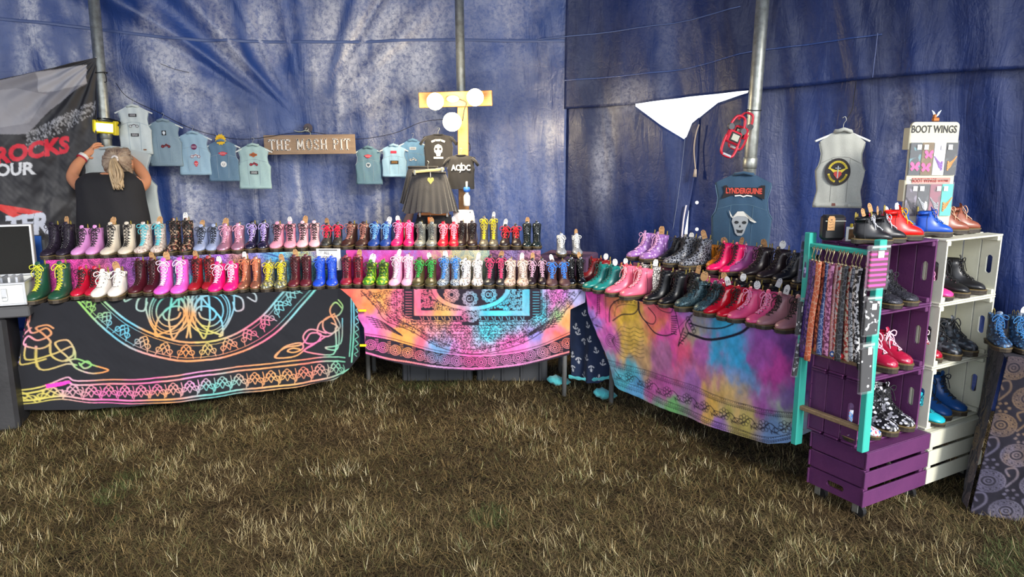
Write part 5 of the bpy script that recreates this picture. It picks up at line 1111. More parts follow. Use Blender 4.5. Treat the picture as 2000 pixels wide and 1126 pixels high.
for i, (c, c2, kd, wc, lb) in enumerate(WG):
    r_, k = divmod(i, 4); x = (-.375+.25*k)*wB; z0 = hB*(.535 if r_ == 0 else .17); h = hB*.285
    t = thing('ornament_packet', (0, 0, 0), lb, 'packet', 0, 'ornament packets on the display board'); t.location = bt_.location+Vector((x*math.cos(.06)+.012*math.sin(.06), -.012+x*math.sin(.06), z0)); t.rotation_euler = (0, 0, .06)
    MB().cbox((0, 0, h/2), (wB*.235, .003, h), .001).obj('backing_card', mat('card_'+c, c, .75, spec=.2, pattern='speck', c2=c2, scale=30, thr=.6), t)
    MB().cbox((0, -.004, h/2+.004), (wB*.25, .004, h+.012), .001).obj('sleeve', PLASTIC, t)
    MB().cbox((.012*(-1)**k, -.0065, h*.86), (.020, .0008, .022), .0003).obj('sticker', WT, t)
    wm = mat('ornament_'+wc, wc, .45, metal=.25)
    if kd == 'b': butter(wm, t, (0, -.0035, h*.25), .026)
    elif kd == 'bb': butter(wm, t, (.004, -.0035, h*.62), .024); butter(wm, t, (-.004, -.0035, h*.22), .026)
    else: wing(1 if k in (1, 3) and r_ == 0 or k == 3 else -1, 0, wm, t, (-.014 if k == 3 else .014, -.0035, h*.30), .034)
t = thing('winged_ornament', bt_.location+Vector((0, 0, hB+.001)), 'tiny brown boot ornament with white wings on top of the board', 'ornament')
q = MB(); q.cbox((0, 0, .010), (.03, .016, .018), .005); q.cbox((-.006, 0, .024), (.014, .014, .018), .004); q.obj('body', mat('copper_brown', 'a8642c', .4, metal=.4), t)
for sx in (-1, 1): MB().prism([(0, .02), (sx*.012, .03), (sx*.022, .052), (sx*.010, .044), (sx*.004, .034)], .003).obj('wing', mat('pale_blue_wing', 'd8e8f4', .5), t)
# black pouch with kraft tag hung at the left front corner of the top
t = thing('black_bag', sh(.0, .27, ZT), 'small black zip bag with a kraft tag at the left end of crate top', 'bag', SA-.5)
MB().cbox((0, 0, .055), (.10, .05, .11), .012).obj('pouch', mat('black_nylon', '17171a', .5), t); MB().tube([(-.045, -.027, .085), (.045, -.027, .085)], .0022, 6).obj('zip', STEEL, t)
MB().prism([(-.016, -.03), (.016, -.03), (.016, .022), (.010, .032), (-.010, .032), (-.016, .022)], .0015, Matrix.Translation((-.02, -.030, .075))).obj('kraft_tag', KR, t)
link('handwriting', SCR[2], INK, [c for c in t.children if c.name.startswith('kraft')][0]).location = (-.02, -.030, .045)
t = thing('small_card', sh(.03, .20, ZT), 'brown and white picture card with a yellow clip beside the black bag', 'card', SA-.3); MB().cbox((0, 0, .032), (.045, .003, .062), .001).obj('card', WT, t); MB().cbox((.004, -.0025, .03), (.030, .001, .045), .0004).obj('picture', mat('brown_picture', '8a6238', .6, pattern='mottle', c2='4c3420', scale=50), t); MB().cbox((.0, -.002, .068), (.012, .008, .016), .003).obj('clip', mat('yellow_plastic', 'e8c81c', .4), t)
# ------------------------------------------------------------ far right table
D0 = Vector((2.19, 3.12)); D1 = Vector((3.0, 2.72)); trestle('folding_table', D0, D1, .60, 'folding table under the paisley cloth at the right edge', .15)
plD = Plane(D0, D1, TZ+.004, .014); RD = Raster(-.2, .95, -.02, .78); RD.dye([(0, .2, '1c1a24', 1), (.5, .5, '22202e', 1), (.2, .6, '1a1822', 1)], RD.bg, .04, 5); RD.dye([(0, 0, '6a5c60', 1), (.1, .3, '8a7058', 1), (.3, .4, 'a88c60', 1), (.2, .6, '7c788c', 1), (.5, .2, '5c5668', 1), (.05, .55, '6c6880', 1)], RD.fg, .08, 6); RD.fg[:] *= .55
for k in range(7):
    for j in range(6):
        c = (-.12+k*.15+(j % 2)*.07, .05+j*.13); rosette(RD, c, .052, .005, 1, 12)
        RD.stroke(bez([(c[0]+.055, c[1]+.02), (c[0]+.085, c[1]-.03), (c[0]+.075, c[1]-.07), (c[0]+.045, c[1]-.06), (c[0]+.06, c[1]-.03)], 5), .007)
        for q in range(6): RD.disc((c[0]+.075+.02*math.cos(q), c[1]+.05+.02*math.sin(q)), .006)
def exD(A, T, q): return (-.10*q*np.exp(-np.clip(A, 0, 1)/.2), -.03*q, 0*q)
cloth_obj('tablecloth', plD, RD, lambda s: 0*s, lambda s: .73+.01*np.sin(s*9), lambda t: 0*np.asarray(t), lambda t: .8+0*np.asarray(t), 'dark paisley cloth falling to the grass at the right edge', PRINT, extra=exD, fold=.022, ff=16, fm=lambda A: np.clip(A/.12, 0, 1))
dD = (D1-D0).normalized(); nD = Vector((-dD.y, dD.x)); plD2 = Plane(D0+nD*.55, D0, TZ+.004, .012)
def exD2(A, T, q): return (-.04*q-.06*q*A/.55, -.03*q*A/.55, 0*q)
o = cloth_obj('side_drop', plD2, RD, lambda s: 0*s, lambda s: .72+0*s, lambda t: 0*np.asarray(t), lambda t: .555+0*np.asarray(t), None, PRINT, extra=exD2, fold=.02, ff=16, fm=lambda A: np.clip((.55-A)/.12, 0, 1)); o.parent = bpy.data.objects['tablecloth.003']
L_ = .8; b = MB(); b.cbox((.4, .29, 0), (.82, .60, .004), .001); o = b.obj('table_cover', mat('cover_dark', '24222c', .9), None, False, (D0.x, D0.y, TZ-.004), math.atan2(dD.y, dD.x)); tag(o, 'dark cloth lying over the table top at the right edge', 'tablecloth')
for (u, c, lc, nm) in ((1969, 'f:1c2c44:44709c:2c4868', '2c6ca8', 'blue mottled boots left'), (2010, 'f:1c3048:4c7ca8:30506c', '3c80b8', 'pale blue mottled')):
    p = rowpos(D0, D1, u, .16, TZ+.002); pair(p, dD, math.atan2(dD.y, dD.x)+.3, .10, 'm', c, lc, nm, 'on the table at the right edge', 'boots at the right edge', 'w1', 1, .85)
# ------------------------------------------------------------ anchor print cloth, crates under the table, left table legs
plN = Plane((.335, 4.80), (.78, 4.50), .70, 0); RN = Raster(-.05, .62, -.02, .72, .0025); RN.bg[:] = lin('24304c')[:3]; RN.fg[:] = lin('eceef2')[:3]
def anchor(c, a, s):
    ca, sa = math.cos(a), math.sin(a); q = lambda x, y: (c[0]+(x*ca-y*sa)*s, c[1]+(x*sa+y*ca)*s)
    RN.stroke([q(0, -.8), q(0, 1)], .2*s); RN.stroke([q(-.45, -.5), q(.45, -.5)], .16*s); RN.circle(q(0, -1.0), .2*s, .12*s, n=10); RN.stroke([q(-.85, .3), q(-.6, .8), q(0, 1.05), q(.6, .8), q(.85, .3)], .22*s); RN.stroke([q(-1.0, .55), q(-.85, .25), q(-.6, .5)], .14*s); RN.stroke([q(1.0, .55), q(.85, .25), q(.6, .5)], .14*s)
for (u, v, a) in ((1141, 611, .3), (1124, 637, .2), (1129, 648, .3), (1148, 634, -.4), (1139, 667, 2.8), (1153, 661, .3), (1165, 683, -.3), (1147, 697, .1), (1128, 704, 3.0), (1157, 718, 3.1), (1139, 732, .1), (1178, 707, .1), (1171, 736, .2), (1117, 692, .2), (1118, 719, 3)):
    anchor(plN.st(u, v), a, .018)
lN = [plN.st(u, v) for u, v in ((1130, 586), (1113, 600), (1112, 640), (1114, 690), (1115, 735))]; rN = [plN.st(u, v) for u, v in ((1146, 586), (1150, 610), (1165, 650), (1184, 700), (1196, 740))]
fN = lambda t: np.interp(t, [p[1] for p in lN], [p[0] for p in lN]); gN = lambda t: np.interp(t, [p[1] for p in rN], [p[0] for p in rN]); bN = [plN.st(u, v) for u, v in ((1100, 728), (1120, 736), (1150, 746), (1170, 747), (1190, 738), (1200, 730))]
AN = cloth_obj('anchor_cloth', plN, RN, lambda s: plN.st(1140, 586)[1]+0*s, lambda s: interp(s, bN), fN, gN, 'navy cloth printed with white anchors hanging between two tables', PRINT, res=.003, fold=.022, ff=26, cat='cloth')
TQF = mat('turquoise_fleece', '58c8cc', .9, bump=.5, bscale=120, sheen=.4)
rows = []
for i, u in enumerate(np.linspace(1112, 1200, 22)):
    s, tt = plN.st(u, 737+6*math.sin((u-1112)/88*PI)); c = plN.pos(s, tt-.012, .012); w = .022+.006*math.sin(i*1.7); rows.append([c+Vector((0, -.006*math.sin(k*PI/4), w*(.5-k/4))) for k in range(5)])
b = MB(); b.grid(rows); b.obj('fleece_hem', TQF, None, True).parent = AN
def fleece(c, s, lb):
    b = MB(); R = []
    for i in range(9):
        f = i/8; y = (f-.5)*2; r = (math.sqrt(max(0, 1-y*y))*.5+.02)*(1+.18*math.sin(i*2.3)); R.append([(c.x+y*s[0]/2, c.y+math.cos(a)*r*s[1], c.z+s[2]*.5*(1+math.sin(a)*r*1.6+.12*math.sin(a*3+i*1.7))*(1-.3*y)+.0) for a in np.linspace(0, 2*PI, 13)])
    b.grid(R); o = b.obj('fleece_bundle', TQF, None, True); tag(o, lb, 'cloth')
fleece(Vector((.33, 4.94, -.005)), (.17, .12, .07), 'pale turquoise fleece bunched on the grass left of the anchor cloth')
fleece(Vector((.62, 4.64, -.005)), (.16, .10, .08), 'pale turquoise fleece bunched behind the right table leg')
GREYP = mat('grey_plastic', '3a3c40', .5, bump=.05)
for k, (u0, u1) in enumerate(((782, 925), (928, 1072))):
    a = atz(u0, 742, 0); b_ = atz(u1, 742, 0); Y = 4.99; a = at(u0, 735, Y); b_ = at(u1, 735, Y); w = b_.x-a.x; t = thing('storage_box', ((a.x+b_.x)/2, Y+.17, -.003), ('left', 'right')[k]+' grey plastic storage box under the middle table', 'box', 0, 'grey storage boxes under the middle table')
    q = MB(); q.cbox((0, 0, .13), (w-.02, .30, .26), .01); q.obj('tub', GREYP, t); q = MB(); q.cbox((0, 0, .268), (w, .33, .022), .006); q.obj('lid', GREYP, t)
    for x in np.linspace(-w/2+.06, w/2-.06, 4): MB().cbox((x, -.158, .12), (.018, .016, .22), .003).obj('rib', GREYP, t)
# yellow clips on the black cloth edge
for k, v in enumerate((606, 674)):
    o = MB().cbox((0, 0, 0), (.05, .02, .014), .005).obj('cloth_clip', mat('yellow_plastic', 'e8e020', .4)); o.location = at(708, v, 4.60); tag(o, ('upper', 'lower')[k]+' yellow clip holding the edge of the black cloth', 'clip')
# sign on the riser
pS = rowpos(A0, A1, 643, UOFF-.03, .78, 520); t = thing('paper_sign', at(643, 527, pS.y-.01), 'white handwritten paper sign behind the royal blue boots', 'sign', 0)
hS = pw(43, pS.y)*1.0; MB().cbox((0, 0, hS/2), (pw(48, pS.y), .002, hS), .0006).obj('paper', WT, t)
for z in (.93, .07): MB().strip([(-.062, hS*z), (.058, hS*z)], .006, -.0016, .0008).obj('rule_line', INK, t)
for tx, z, x, s_ in (('ALL', .80, -.012, .030), ('ORIGINAL', .58, -.022, .030), ('STUD', .40, -.01, .022), ('DESIGNS', .24, .012, .026)): text_obj('handwriting', tx, s_, INK, t, (x, -.0018, hS*z), 0, .72, .0008)
# ------------------------------------------------------------ garments on the wall
DEN = lambda a, b, c: mat('denim', a, .8, pattern='denim', c2=b, c3=c, scale=10, thr=.5, bump=.2, bscale=300, sheen=.15)
HANG = mat('white_plastic_hanger', 'e8ece8', .4); CORD = mat('black_cord', '1a1a20', .7); THREAD = mat('pale_seam_thread', '9aacb8', .8)
def gsize(u, v0, v1, wpx, Y):
    a = at(u, v0, Y); b = at(u, v1, Y); c = at(u+wpx/2, v0, Y); d = at(u-wpx/2, v0, Y); return a, a.z-b.z, (c.x-d.x)
def hanger(pos, w, label, rz, m=HANG, hook=.05, slope=.22, group=None):
    t = thing('coat_hanger', pos, label, 'hanger', rz, group)
    q = MB(); q.tube(bez([(-w*.5, 0, -w*slope), (-w*.3, 0, -w*slope*.55), (0, 0, 0), (w*.3, 0, -w*slope*.55), (w*.5, 0, -w*slope)], 5), .0055, 8); q.obj('shoulder_bar', m, t, True)
    q = MB(); q.tube(bez([(0, 0, 0), (0, 0, hook*.5), (.010, 0, hook*.75), (.004, 0, hook), (-.008, 0, hook*.9)], 5), .0016, 6); q.obj('hook', STEEL, t, True); return t
def cloth_body(h, w, sleeve=0, neck=.26, slope=.20, hem=1.0, arm=.84, thick=.03, seed=0, waist=.95):
    """returns f(u in -1..1, f 0 hem..1 top) -> x, z(down from 0) for the flat outline and a closed shell mesh"""
    nu, nv = 26, 26; r = random.Random(seed); W2 = w/2
    prof = [(0, hem*.97), (.06, hem*.98), (.25, waist), (.5, .98), (.58, 1.0), (.63, arm*1.06), (.70, arm), (.80, arm*.97), (.92, arm*1.06), (1, arm*1.10)]
    def top(x): return -slope*h*.5*max(0, (abs(x)/W2-neck))/(1-neck)-(.012 if abs(x)/W2 < neck*.7 else 0)*0
    def pt(u, f, side):
        wx = W2*interp(f, prof); x = u*wx; z = -h+(h+top(x))*f; e = math.sqrt(max(0, 1-u*u))
        y = side*(thick*.5*(.35+.65*e)*(1 if f < .9 else 1-.6*(f-.9)/.1))*(e**.5 if e > 0 else 0)
        y += .0022*math.sin(u*5+f*4+seed)*(1-f)+.0012*math.sin(u*11+f*7+seed*2)
        return Vector((x, y, z))
    b = MB()
    for side in (-1, 1): b.grid([[pt(-1+2*i/nu, j/nv, side) for i in range(nu+1)] for j in range(nv+1)])
    me = b.mesh('body', True); bm = bmesh.new(); bm.from_mesh(me); bmesh.ops.remove_doubles(bm, verts=bm.verts, dist=.0004); bm.to_mesh(me); bm.free()
    return me, (lambda u, f: pt(u, f, -1))
def shapes(b, kind, s):
    P = lambda pts: b.prism([(x*s, z*s) for x, z in pts], .0012)
    if kind == 'disc': P([(math.cos(a)*.5, math.sin(a)*.5) for a in np.linspace(0, 2*PI, 21)[:-1]])
    elif kind == 'rect': P([(-.6, -.25), (.6, -.25), (.6, .25), (-.6, .25)])
    elif kind == 'square': P([(-.4, -.45), (.4, -.45), (.4, .45), (-.4, .45)])
    elif kind == 'wings': P([(-.7, .05), (-.35, .22), (0, .30), (.35, .22), (.7, .05), (.4, -.1), (.3, -.25), (0, -.32), (-.3, -.25), (-.4, -.1)])
    elif kind == 'shield': P([(-.6, .15), (-.3, .2), (0, .42), (.3, .2), (.6, .15), (.6, -.15), (.3, -.2), (0, -.42), (-.3, -.2), (-.6, -.15)])
    elif kind == 'bike': P([(-.6, -.05), (-.45, .12), (-.15, .05), (0, .2), (.1, .28), (.16, .16), (.35, .1), (.6, -.1), (.6, -.25), (.35, -.28), (.2, -.1), (-.1, -.15), (-.25, -.3), (-.5, -.3), (-.62, -.18)])
    elif kind == 'skull': P([(-.15, -.5), (.15, -.5), (.2, -.28), (.33, -.15), (.36, .12), (.25, .38), (0, .5), (-.25, .38), (-.36, .12), (-.33, -.15), (-.2, -.28)])
    elif kind == 'sun': P([(math.cos(a)*(.5 if i % 2 else .4), math.sin(a)*(.5 if i % 2 else .4)) for i, a in enumerate(np.linspace(0, 2*PI, 25)[:-1])])
    elif kind == 'heart': P([(0, -.5), (.45, .05), (.4, .35), (.2, .45), (0, .28), (-.2, .45), (-.4, .35), (-.45, .05)])
def patch(t, fn, kind, u, f, s, c1, c2=None, k2=None, h=1):
    p = fn(u, f); b = MB(); shapes(b, kind, s); o = b.obj('patch', mat('patch_'+c1, c1, .7), t); o.location = (p.x, p.y-.0035, p.z)
    if k2 == 'lines':
        q = MB()
        for z in (.10, -.08): q.strip([(-.42*s+i*s*.12, z*s+(.05*s if i % 2 else -.05*s)) for i in range(8)], .05*s, -.0012, .0008)
        q.obj('print', mat('patch_'+c2, c2, .7), o)
    elif k2 == 'bikeparts':
        q = MB()
        for x in (-.4, .42): q.strip([(x*s+math.cos(a)*.17*s, -.14*s+math.sin(a)*.17*s) for a in np.linspace(0, 2*PI, 10)], .05*s, -.0012, .0008)
        q.strip([(-.3*s, -.05*s), (.05*s, .1*s), (.3*s, -.02*s)], .08*s, -.0012, .0008); q.obj('print', mat('patch_'+c2, c2, .7), o)
    elif k2 == 'face':
        q = MB()
        for x in (-.15, .15): q.prism([(x*s+math.cos(a)*.09*s, .02*s+math.sin(a)*.08*s) for a in np.linspace(0, 2*PI, 9)[:-1]], .0008, Matrix.Translation((0, -.0012, 0)))
        q.prism([(0, -.05*s), (.05*s, -.16*s), (-.05*s, -.16*s)], .0008, Matrix.Translation((0, -.0012, 0))); q.strip([(-.16*s, -.26*s), (0, -.31*s), (.16*s, -.26*s)], .05*s, -.0012, .0008); q.obj('print', mat('patch_'+c2, c2, .7), o)
    elif k2: q = MB(); shapes(q, k2, s*.7); q.obj('print', mat('patch_'+c2, c2, .7), o).location = (0, -.0012, 0)
    return o
VG = 'sleeveless jackets hung along the line'
def vest(u, v0, v1, wpx, Y, cols, label, rz, patches, seed=1, hl=None, seams=True, hem=1.0, hw=1.12, slope=.26, stitch=THREAD, band=True, hk=.055, waist=.95):
    p, h, w = gsize(u, v0, v1, wpx, Y); m = DEN(*cols)
    if hl: hanger(p+Vector((0, .0, -.004)), w*hw, hl, rz, slope=.20, hook=hk, group='hangers of the hung garments')
    t = thing('denim_vest', p, label, 'vest', rz, VG); me, fn = cloth_body(h*.97, w, seed=seed, hem=hem, slope=slope, waist=waist); link('body', me, m, t)
    q = MB(); q.tube([(math.cos(a)*w*.15, -math.sin(a)*.022-.002, .004-.012*abs(math.cos(a))) for a in np.linspace(0, PI, 11)], .011, 8, flat=.9); q.tube([(math.cos(a)*w*.15, math.sin(a)*.018, -.004) for a in np.linspace(0, PI, 9)], .009, 8); q.obj('collar', m, t, True)
    if seams:
        for (pts, nm) in (([(-.92+.115*i*1.6, .66) for i in range(11)], 'yoke_seam'), ([(-.42, .66), (-.36, .3), (-.33, .08)], 'panel_seam'), ([(.42, .66), (.36, .3), (.33, .08)], 'panel_seam')):
            q = MB(); q.tube([fn(a, f)+Vector((0, -.001, 0)) for a, f in pts], .0011, 4); q.obj(nm, stitch, t)
        q = MB(); rows = [[fn(-.98+.0817*i*2, f)+Vector((0, -.004, 0)) for i in range(13)] for f in (.003, .07)]; q.grid(rows); sm = q.obj('waistband', m, t, True); md = sm.modifiers.new('t', 'SOLIDIFY'); md.thickness = .004
        for sd in (-1, 1): q = MB(); q.tube([fn(sd*.995, f) for f in (.58, .64, .70, .8, .9, .97)], .0022, 5); q.obj('armhole_edge', stitch, t, True)
    for pa in patches: patch(t, fn, *pa)
    return t, fn, h, w
def wy(u, off=.12):
    s, z = wallhit(u, 300); return float(np.interp(s, WS, WA[:, 1]))-off, float(math.atan2(np.interp(s, WS, WTN[:, 1]), np.interp(s, WS, WTN[:, 0])))
Y1, r1 = wy(258, .16)
vest(259, 206, 304, 62, Y1, ('c4d0d0', 'd8e0de', 'e0e8e4'), 'pale bleached denim vest with three black patches, hung highest on left', r1*.5, [('rect', -.02, .80, .045, '2c2c30', 'e0e0e0', 'lines'), ('bike', 0, .60, .055, 'd8dcdc', '2c2c30', 'bikeparts'), ('rect', .02, .40, .045, '2c2c30', 'e8e8e8', 'lines'), ('rect', .55, .10, .018, '8c5a34')], 1, 'hanger of the pale bleached vest at left')
Y1, r1 = wy(318, .16)
vest(318, 234, 327, 64, Y1, ('7c94a4', '92a8b4', '8ca4b0'), 'grey blue denim vest with square patch and red motorbike patch', r1*.5, [('square', .05, .72, .038, '24282c', 'dce4e8', 'skull'), ('bike', .08, .45, .055, '8c3038', '2a1c20', 'bikeparts')], 2, 'hanger of the grey blue vest, second from left')
Y1, r1 = wy(376, .17)
vest(376, 258, 344, 62, Y1, ('8cb0c8', 'a8c4d4', 'a0c0d0'), 'sky blue denim vest with purple disc, motorbike and red skull patches', r1*.5, [('disc', .06, .66, .042, '6c2050', 'f0d0e0', 'lines'), ('bike', .1, .46, .058, 'd8dce0', '8c2838', 'bikeparts'), ('skull', .12, .27, .042, 'd84048', 'f4e0e0', 'face')], 3, 'hanger of the sky blue vest with purple disc')
Y1, r1 = wy(434, .19)
t4, fn4, h4, w4 = vest(433, 274, 356, 60, Y1, ('56748c', '6c8aa0', '6484a0'), 'mid blue denim vest with red wing patch and white round patch', r1*.5, [('wings', .05, .68, .05, 'c82838', 'f0b0b4', 'lines'), ('disc', .06, .42, .044, 'e8e8e4', '4c4c50', 'face')], 4, 'hanger of the vest wearing the yellow star')
p = fn4(0, .99); o = MB(); shapes(o, 'sun', .085); o = o.obj('star_label', mat('yellow_card', 'f8c828', .6)); tag(o, 'yellow star shaped price card on mid blue vest collar', 'price tag'); o.location = t4.location+Vector((0, -.022, .006)); SC4 = o
b = MB()
for z in (.012, .0, -.014): b.strip([(-.016+i*.008, z+(.002 if i % 2 else -.002)) for i in range(5)], .0025, -.0012, .0006)
b.obj('handwriting', mat('orange_ink', 'c86020', .6), o)
Y1, r1 = wy(494, .2)
vest(494, 282, 371, 64, Y1, ('94b8bc', 'b8d0cc', 'b0ccc8'), 'light aqua denim vest with orange badge patch beside the wooden sign', r1*.5, [('shield', .02, .77, .046, 'c06838', '3c2820', 'lines'), ('bike', 0, .57, .052, 'b03040', '3c3034', 'bikeparts'), ('rect', 0, .37, .05, '303438', 'e8ecec', 'lines')], 5, 'hanger of the light aqua vest beside the sign')
Y1, r1 = wy(718, .2)
vest(719, 287, 362, 54, Y1, ('587c90', '7494a4', '6c9098'), 'blue green denim vest with red wing patch right of the sign', 0, [('wings', 0, .76, .046, 'c83040', 'f0b8bc', 'lines'), ('disc', 0, .52, .038, 'c8d0d4', '4c5c68', 'heart')], 6, 'hanger of the blue green vest right of sign')
vest(769, 283, 347, 50, Y1-.03, ('8cbcd8', 'b4d4e4', 'a8cce0'), 'pale sky blue vest with red rectangle and orange patch', 0, [('rect', 0, .78, .038, 'd03048'), ('rect', .05, .46, .052, '282c30', 'd89838', 'lines')], 7, 'hanger of the pale sky blue vest with red rectangle')
vest(806, 273, 350, 52, Y1-.0, ('5c8cb4', '7ca8c8', '78a4c4'), 'mid blue crumpled denim vest behind the pale sky blue one', .1, [('rect', .0, .78, .042, 'd8dce0', '3c4450', 'lines'), ('bike', 0, .5, .05, 'dce4e8', '3c4450', 'bikeparts')], 8, 'hanger of the crumpled vest beside the black tee')
# the vest the woman is hanging up
vest(220, 288, 446, 158, 5.345, ('b4c0be', 'c4cecc', 'c8d0ce'), 'pale grey denim vest held up by the woman', .05, [('rect', .8, .04, .02, 'c8ccc8')], 9, None, slope=.2, waist=1.0, hem=1.08)
# right: dark denim vest and white vest
Yv = 4.62
tv, fnv, hv, wv = vest(1453, 338, 520, 116, Yv, ('26425c', '305470', '284862'), 'dark denim vest with red lettered patch and skull, by the right pole', -.35, [], 10, None, stitch=mat('blue_thread', '5c7c90', .8), slope=.24)
p = fnv(.04, .80); b = MB(); b.prism([(-.125, .035), (-.105, .04), (-.09, .025), (.09, .028), (.10, .042), (.125, .042), (.125, -.045), (.10, -.035), (.07, -.022), (-.07, -.022), (-.10, -.035), (-.130, -.045), (-.115, 0)], .0015); o = b.obj('lettered_patch', mat('patch_black', '1a1418', .7), tv); o.location = (p.x, p.y-.006, p.z)
text_obj('lettering', 'LYNDERGUINE', .046, mat('red_lettering', 'c84838', .6), o, (0, -.0014, .004), .002, .70, .0012); MB().strip([(-.05, -.026), (-.02, -.022), (0, -.03), (.02, -.022), (.05, -.026)], .007, -.0014, .001).obj('underline', WT, o)
p = fnv(-.02, .48); sk = MB(); sk.prism([(-.045, .03), (-.052, -.005), (-.038, -.04), (-.028, -.075), (-.012, -.092), (.012, -.092), (.026, -.075), (.036, -.04), (.048, -.005), (.042, .03), (.02, .06), (-.02, .06)], .002); o = sk.obj('skull_patch', mat('patch_silver', '9ca2a6', .6), tv); o.location = (p.x, p.y-.006, p.z)
q = MB(); q.prism([(-.046, .022), (-.072, .068), (-.062, .032), (-.05, .018), (-.02, .032), (.03, .030), (.050, .015), (.09, .002), (.098, -.004), (.085, -.008), (.058, .004), (.045, .038), (.015, .062), (-.02, .060)], .002, Matrix.Translation((0, -.0018, 0))); q.obj('bandana', mat('patch_pale', 'd4d4cc', .6), o)
q = MB()
for x in (-.022, .024): q.prism([(x+math.cos(a)*.014, -.008+math.sin(a)*.010) for a in np.linspace(0, 2*PI, 9)[:-1]], .001, Matrix.Translation((0, -.0024, 0)))
q.prism([(0, -.022), (.007, -.038), (-.007, -.038)], .001, Matrix.Translation((0, -.0024, 0))); q.prism([(-.022, -.052), (0, -.058), (.022, -.052), (.014, -.074), (-.014, -.074)], .001, Matrix.Translation((0, -.0024, 0))); q.obj('features', mat('patch_dark', '22262a', .7), o)
Yw = 3.75
tw, fnw, hw_, ww = vest(1647, 254, 410, 92, Yw, ('9c9e96', 'aeb0a8', 'a6a8a0'), 'white denim vest with round heart patch, hung above the ladder', -.25, [('rect', -.1, .045, .028, '6c4038')], 11, 'white hanger of the white vest with the round patch', stitch=mat('grey_thread', '8c8e88', .8), hw=1.08, slope=.34, waist=.88, hem=1.02, hk=.07)
p = fnw(-.12, .47); b = MB(); b.prism([(math.cos(a)*.060, math.sin(a)*.068) for a in np.linspace(0, 2*PI, 29)[:-1]], .002); o = b.obj('round_patch', mat('patch_black', '1a1418', .7), tw); o.location = (p.x, p.y-.007, p.z)
q = MB()
for a0, a1 in ((.35, 2.8), (3.4, 4.4), (5.0, 6.0)): q.strip([(math.cos(a)*.043, math.sin(a)*.050) for a in np.linspace(a0, a1, 12)], .010, -.0018, .001)
q.prism([(-.045, .022), (-.01, .008), (0, .012), (.01, .008), (.045, .022), (.02, -.004), (-.02, -.004)], .001, Matrix.Translation((0, -.0018, 0))); q.obj('ring_and_wings', mat('patch_yellow', 'c8b430', .6), o)
q = MB(); shapes(q, 'heart', .042); q.obj('heart', mat('patch_red', 'a83028', .6), o).location = (0, -.003, -.016)
q = MB(); q.strip([(0, .028), (0, -.030)], .005, -.0042, .001); q.strip([(-.012, .018), (.012, .018)], .004, -.0042, .001); q.obj('dagger', mat('patch_silver', '9ca2a6', .6), o)
q = MB(); q.tube([(0, -.0, 0), (0, -.004, 0)], .007, 10); o = q.obj('metal_button', STEEL, tw); o.location = fnw(.45, .04)+Vector((0, -.004, 0))
b = MB(); b.tube(bez([at(1652, 234, Yw), at(1664, 215, Yw+.05), at(1668, 190, Yw+.1), at(1672, 160, Yw+.35)], 5), .0022, 5); o = b.obj('hanging_wire', CORD); tag(o, 'thin dark wire from the tarpaulin to the white vest hanger', 'wire')
# ------------------------------------------------------------ black tees and skirts by the middle pole
BLK = mat('black_jersey', '1d1c1e', .85, bump=.15, bscale=200, sheen=.2)
def tee(u, v0, v1, wpx, Y, label, seed, sl=.3):
    p, h, w = gsize(u, v0, v1, wpx, Y); t = thing('black_tee', p, label, 't-shirt', 0, 'black band t-shirts by the lit beam'); bw = w*.76
    me, fn = cloth_body(h, bw, seed=seed, arm=.98, slope=.14, waist=.97); link('body', me, BLK, t)
    for sd in (-1, 1):
        q = MB(); q.tube([(sd*bw*.40, 0, -h*.09), (sd*bw*.52, 0, -h*.17), (sd*bw*.64, -.002, -h*.32)], [.028*h/.35, .033*h/.35, .036*h/.35], 12, flat=.45); q.obj('sleeve', BLK, t, True)
    q = MB(); q.tube([(math.cos(a)*bw*.17, -math.sin(a)*.016-.002, -.002) for a in np.linspace(0, PI, 9)], .004, 6); q.obj('neckband', BLK, t, True); return t, fn, h, p
Ym = 5.30
t5, f5, h5, p5 = tee(856, 262, 326, 74, Ym+.12, 'black tee printed with white owl-like figure under the floodlights', 3)
hanger(p5+Vector((0, 0, -.004)), .16, 'hanger of the black tee with white figure', 0)
o = MB(); shapes(o, 'skull', .085); o = o.obj('print', WT, t5); q_ = f5(0, .52); o.location = (q_.x, q_.y-.004, q_.z)
b = MB()
for x in (-.015, .015): b.prism([(x+math.cos(a)*.009, .008+math.sin(a)*.010) for a in np.linspace(0, 2*PI, 9)[:-1]], .001, Matrix.Translation((0, -.0012, 0)))
b.strip([(0, .03), (0, -.03)], .003, -.0012, .0008); b.obj('print_detail', BLK, o); b = MB(); b.strip([(-.045, .060), (-.02, .070), (.02, .070), (.045, .060)], .013, 0, .001); b.strip([(-.03, -.055), (.03, -.055)], .014, 0, .001); b.obj('print_lettering', WT, o)
t6, f6, h6, p6 = tee(900, 302, 369, 70, Ym, 'black tee reading AC/DC in white letters in front of the beam', 5)
hanger(p6+Vector((0, 0, -.004)), .17, 'white hanger of the AC/DC tee', 0); q_ = f6(0, .62)
for tx, x in (('AC', -.036), ('DC', .036)): text_obj('lettering', tx, .056, WT, t6, (x, q_.y-.006, q_.z), .0016, .8, .001)
MB().strip([(.006, .034), (-.006, .002), (.007, .006), (-.006, -.030)], .006, 0, .001).obj('lightning_bolt', WT, t6).location = (0, q_.y-.006, q_.z)
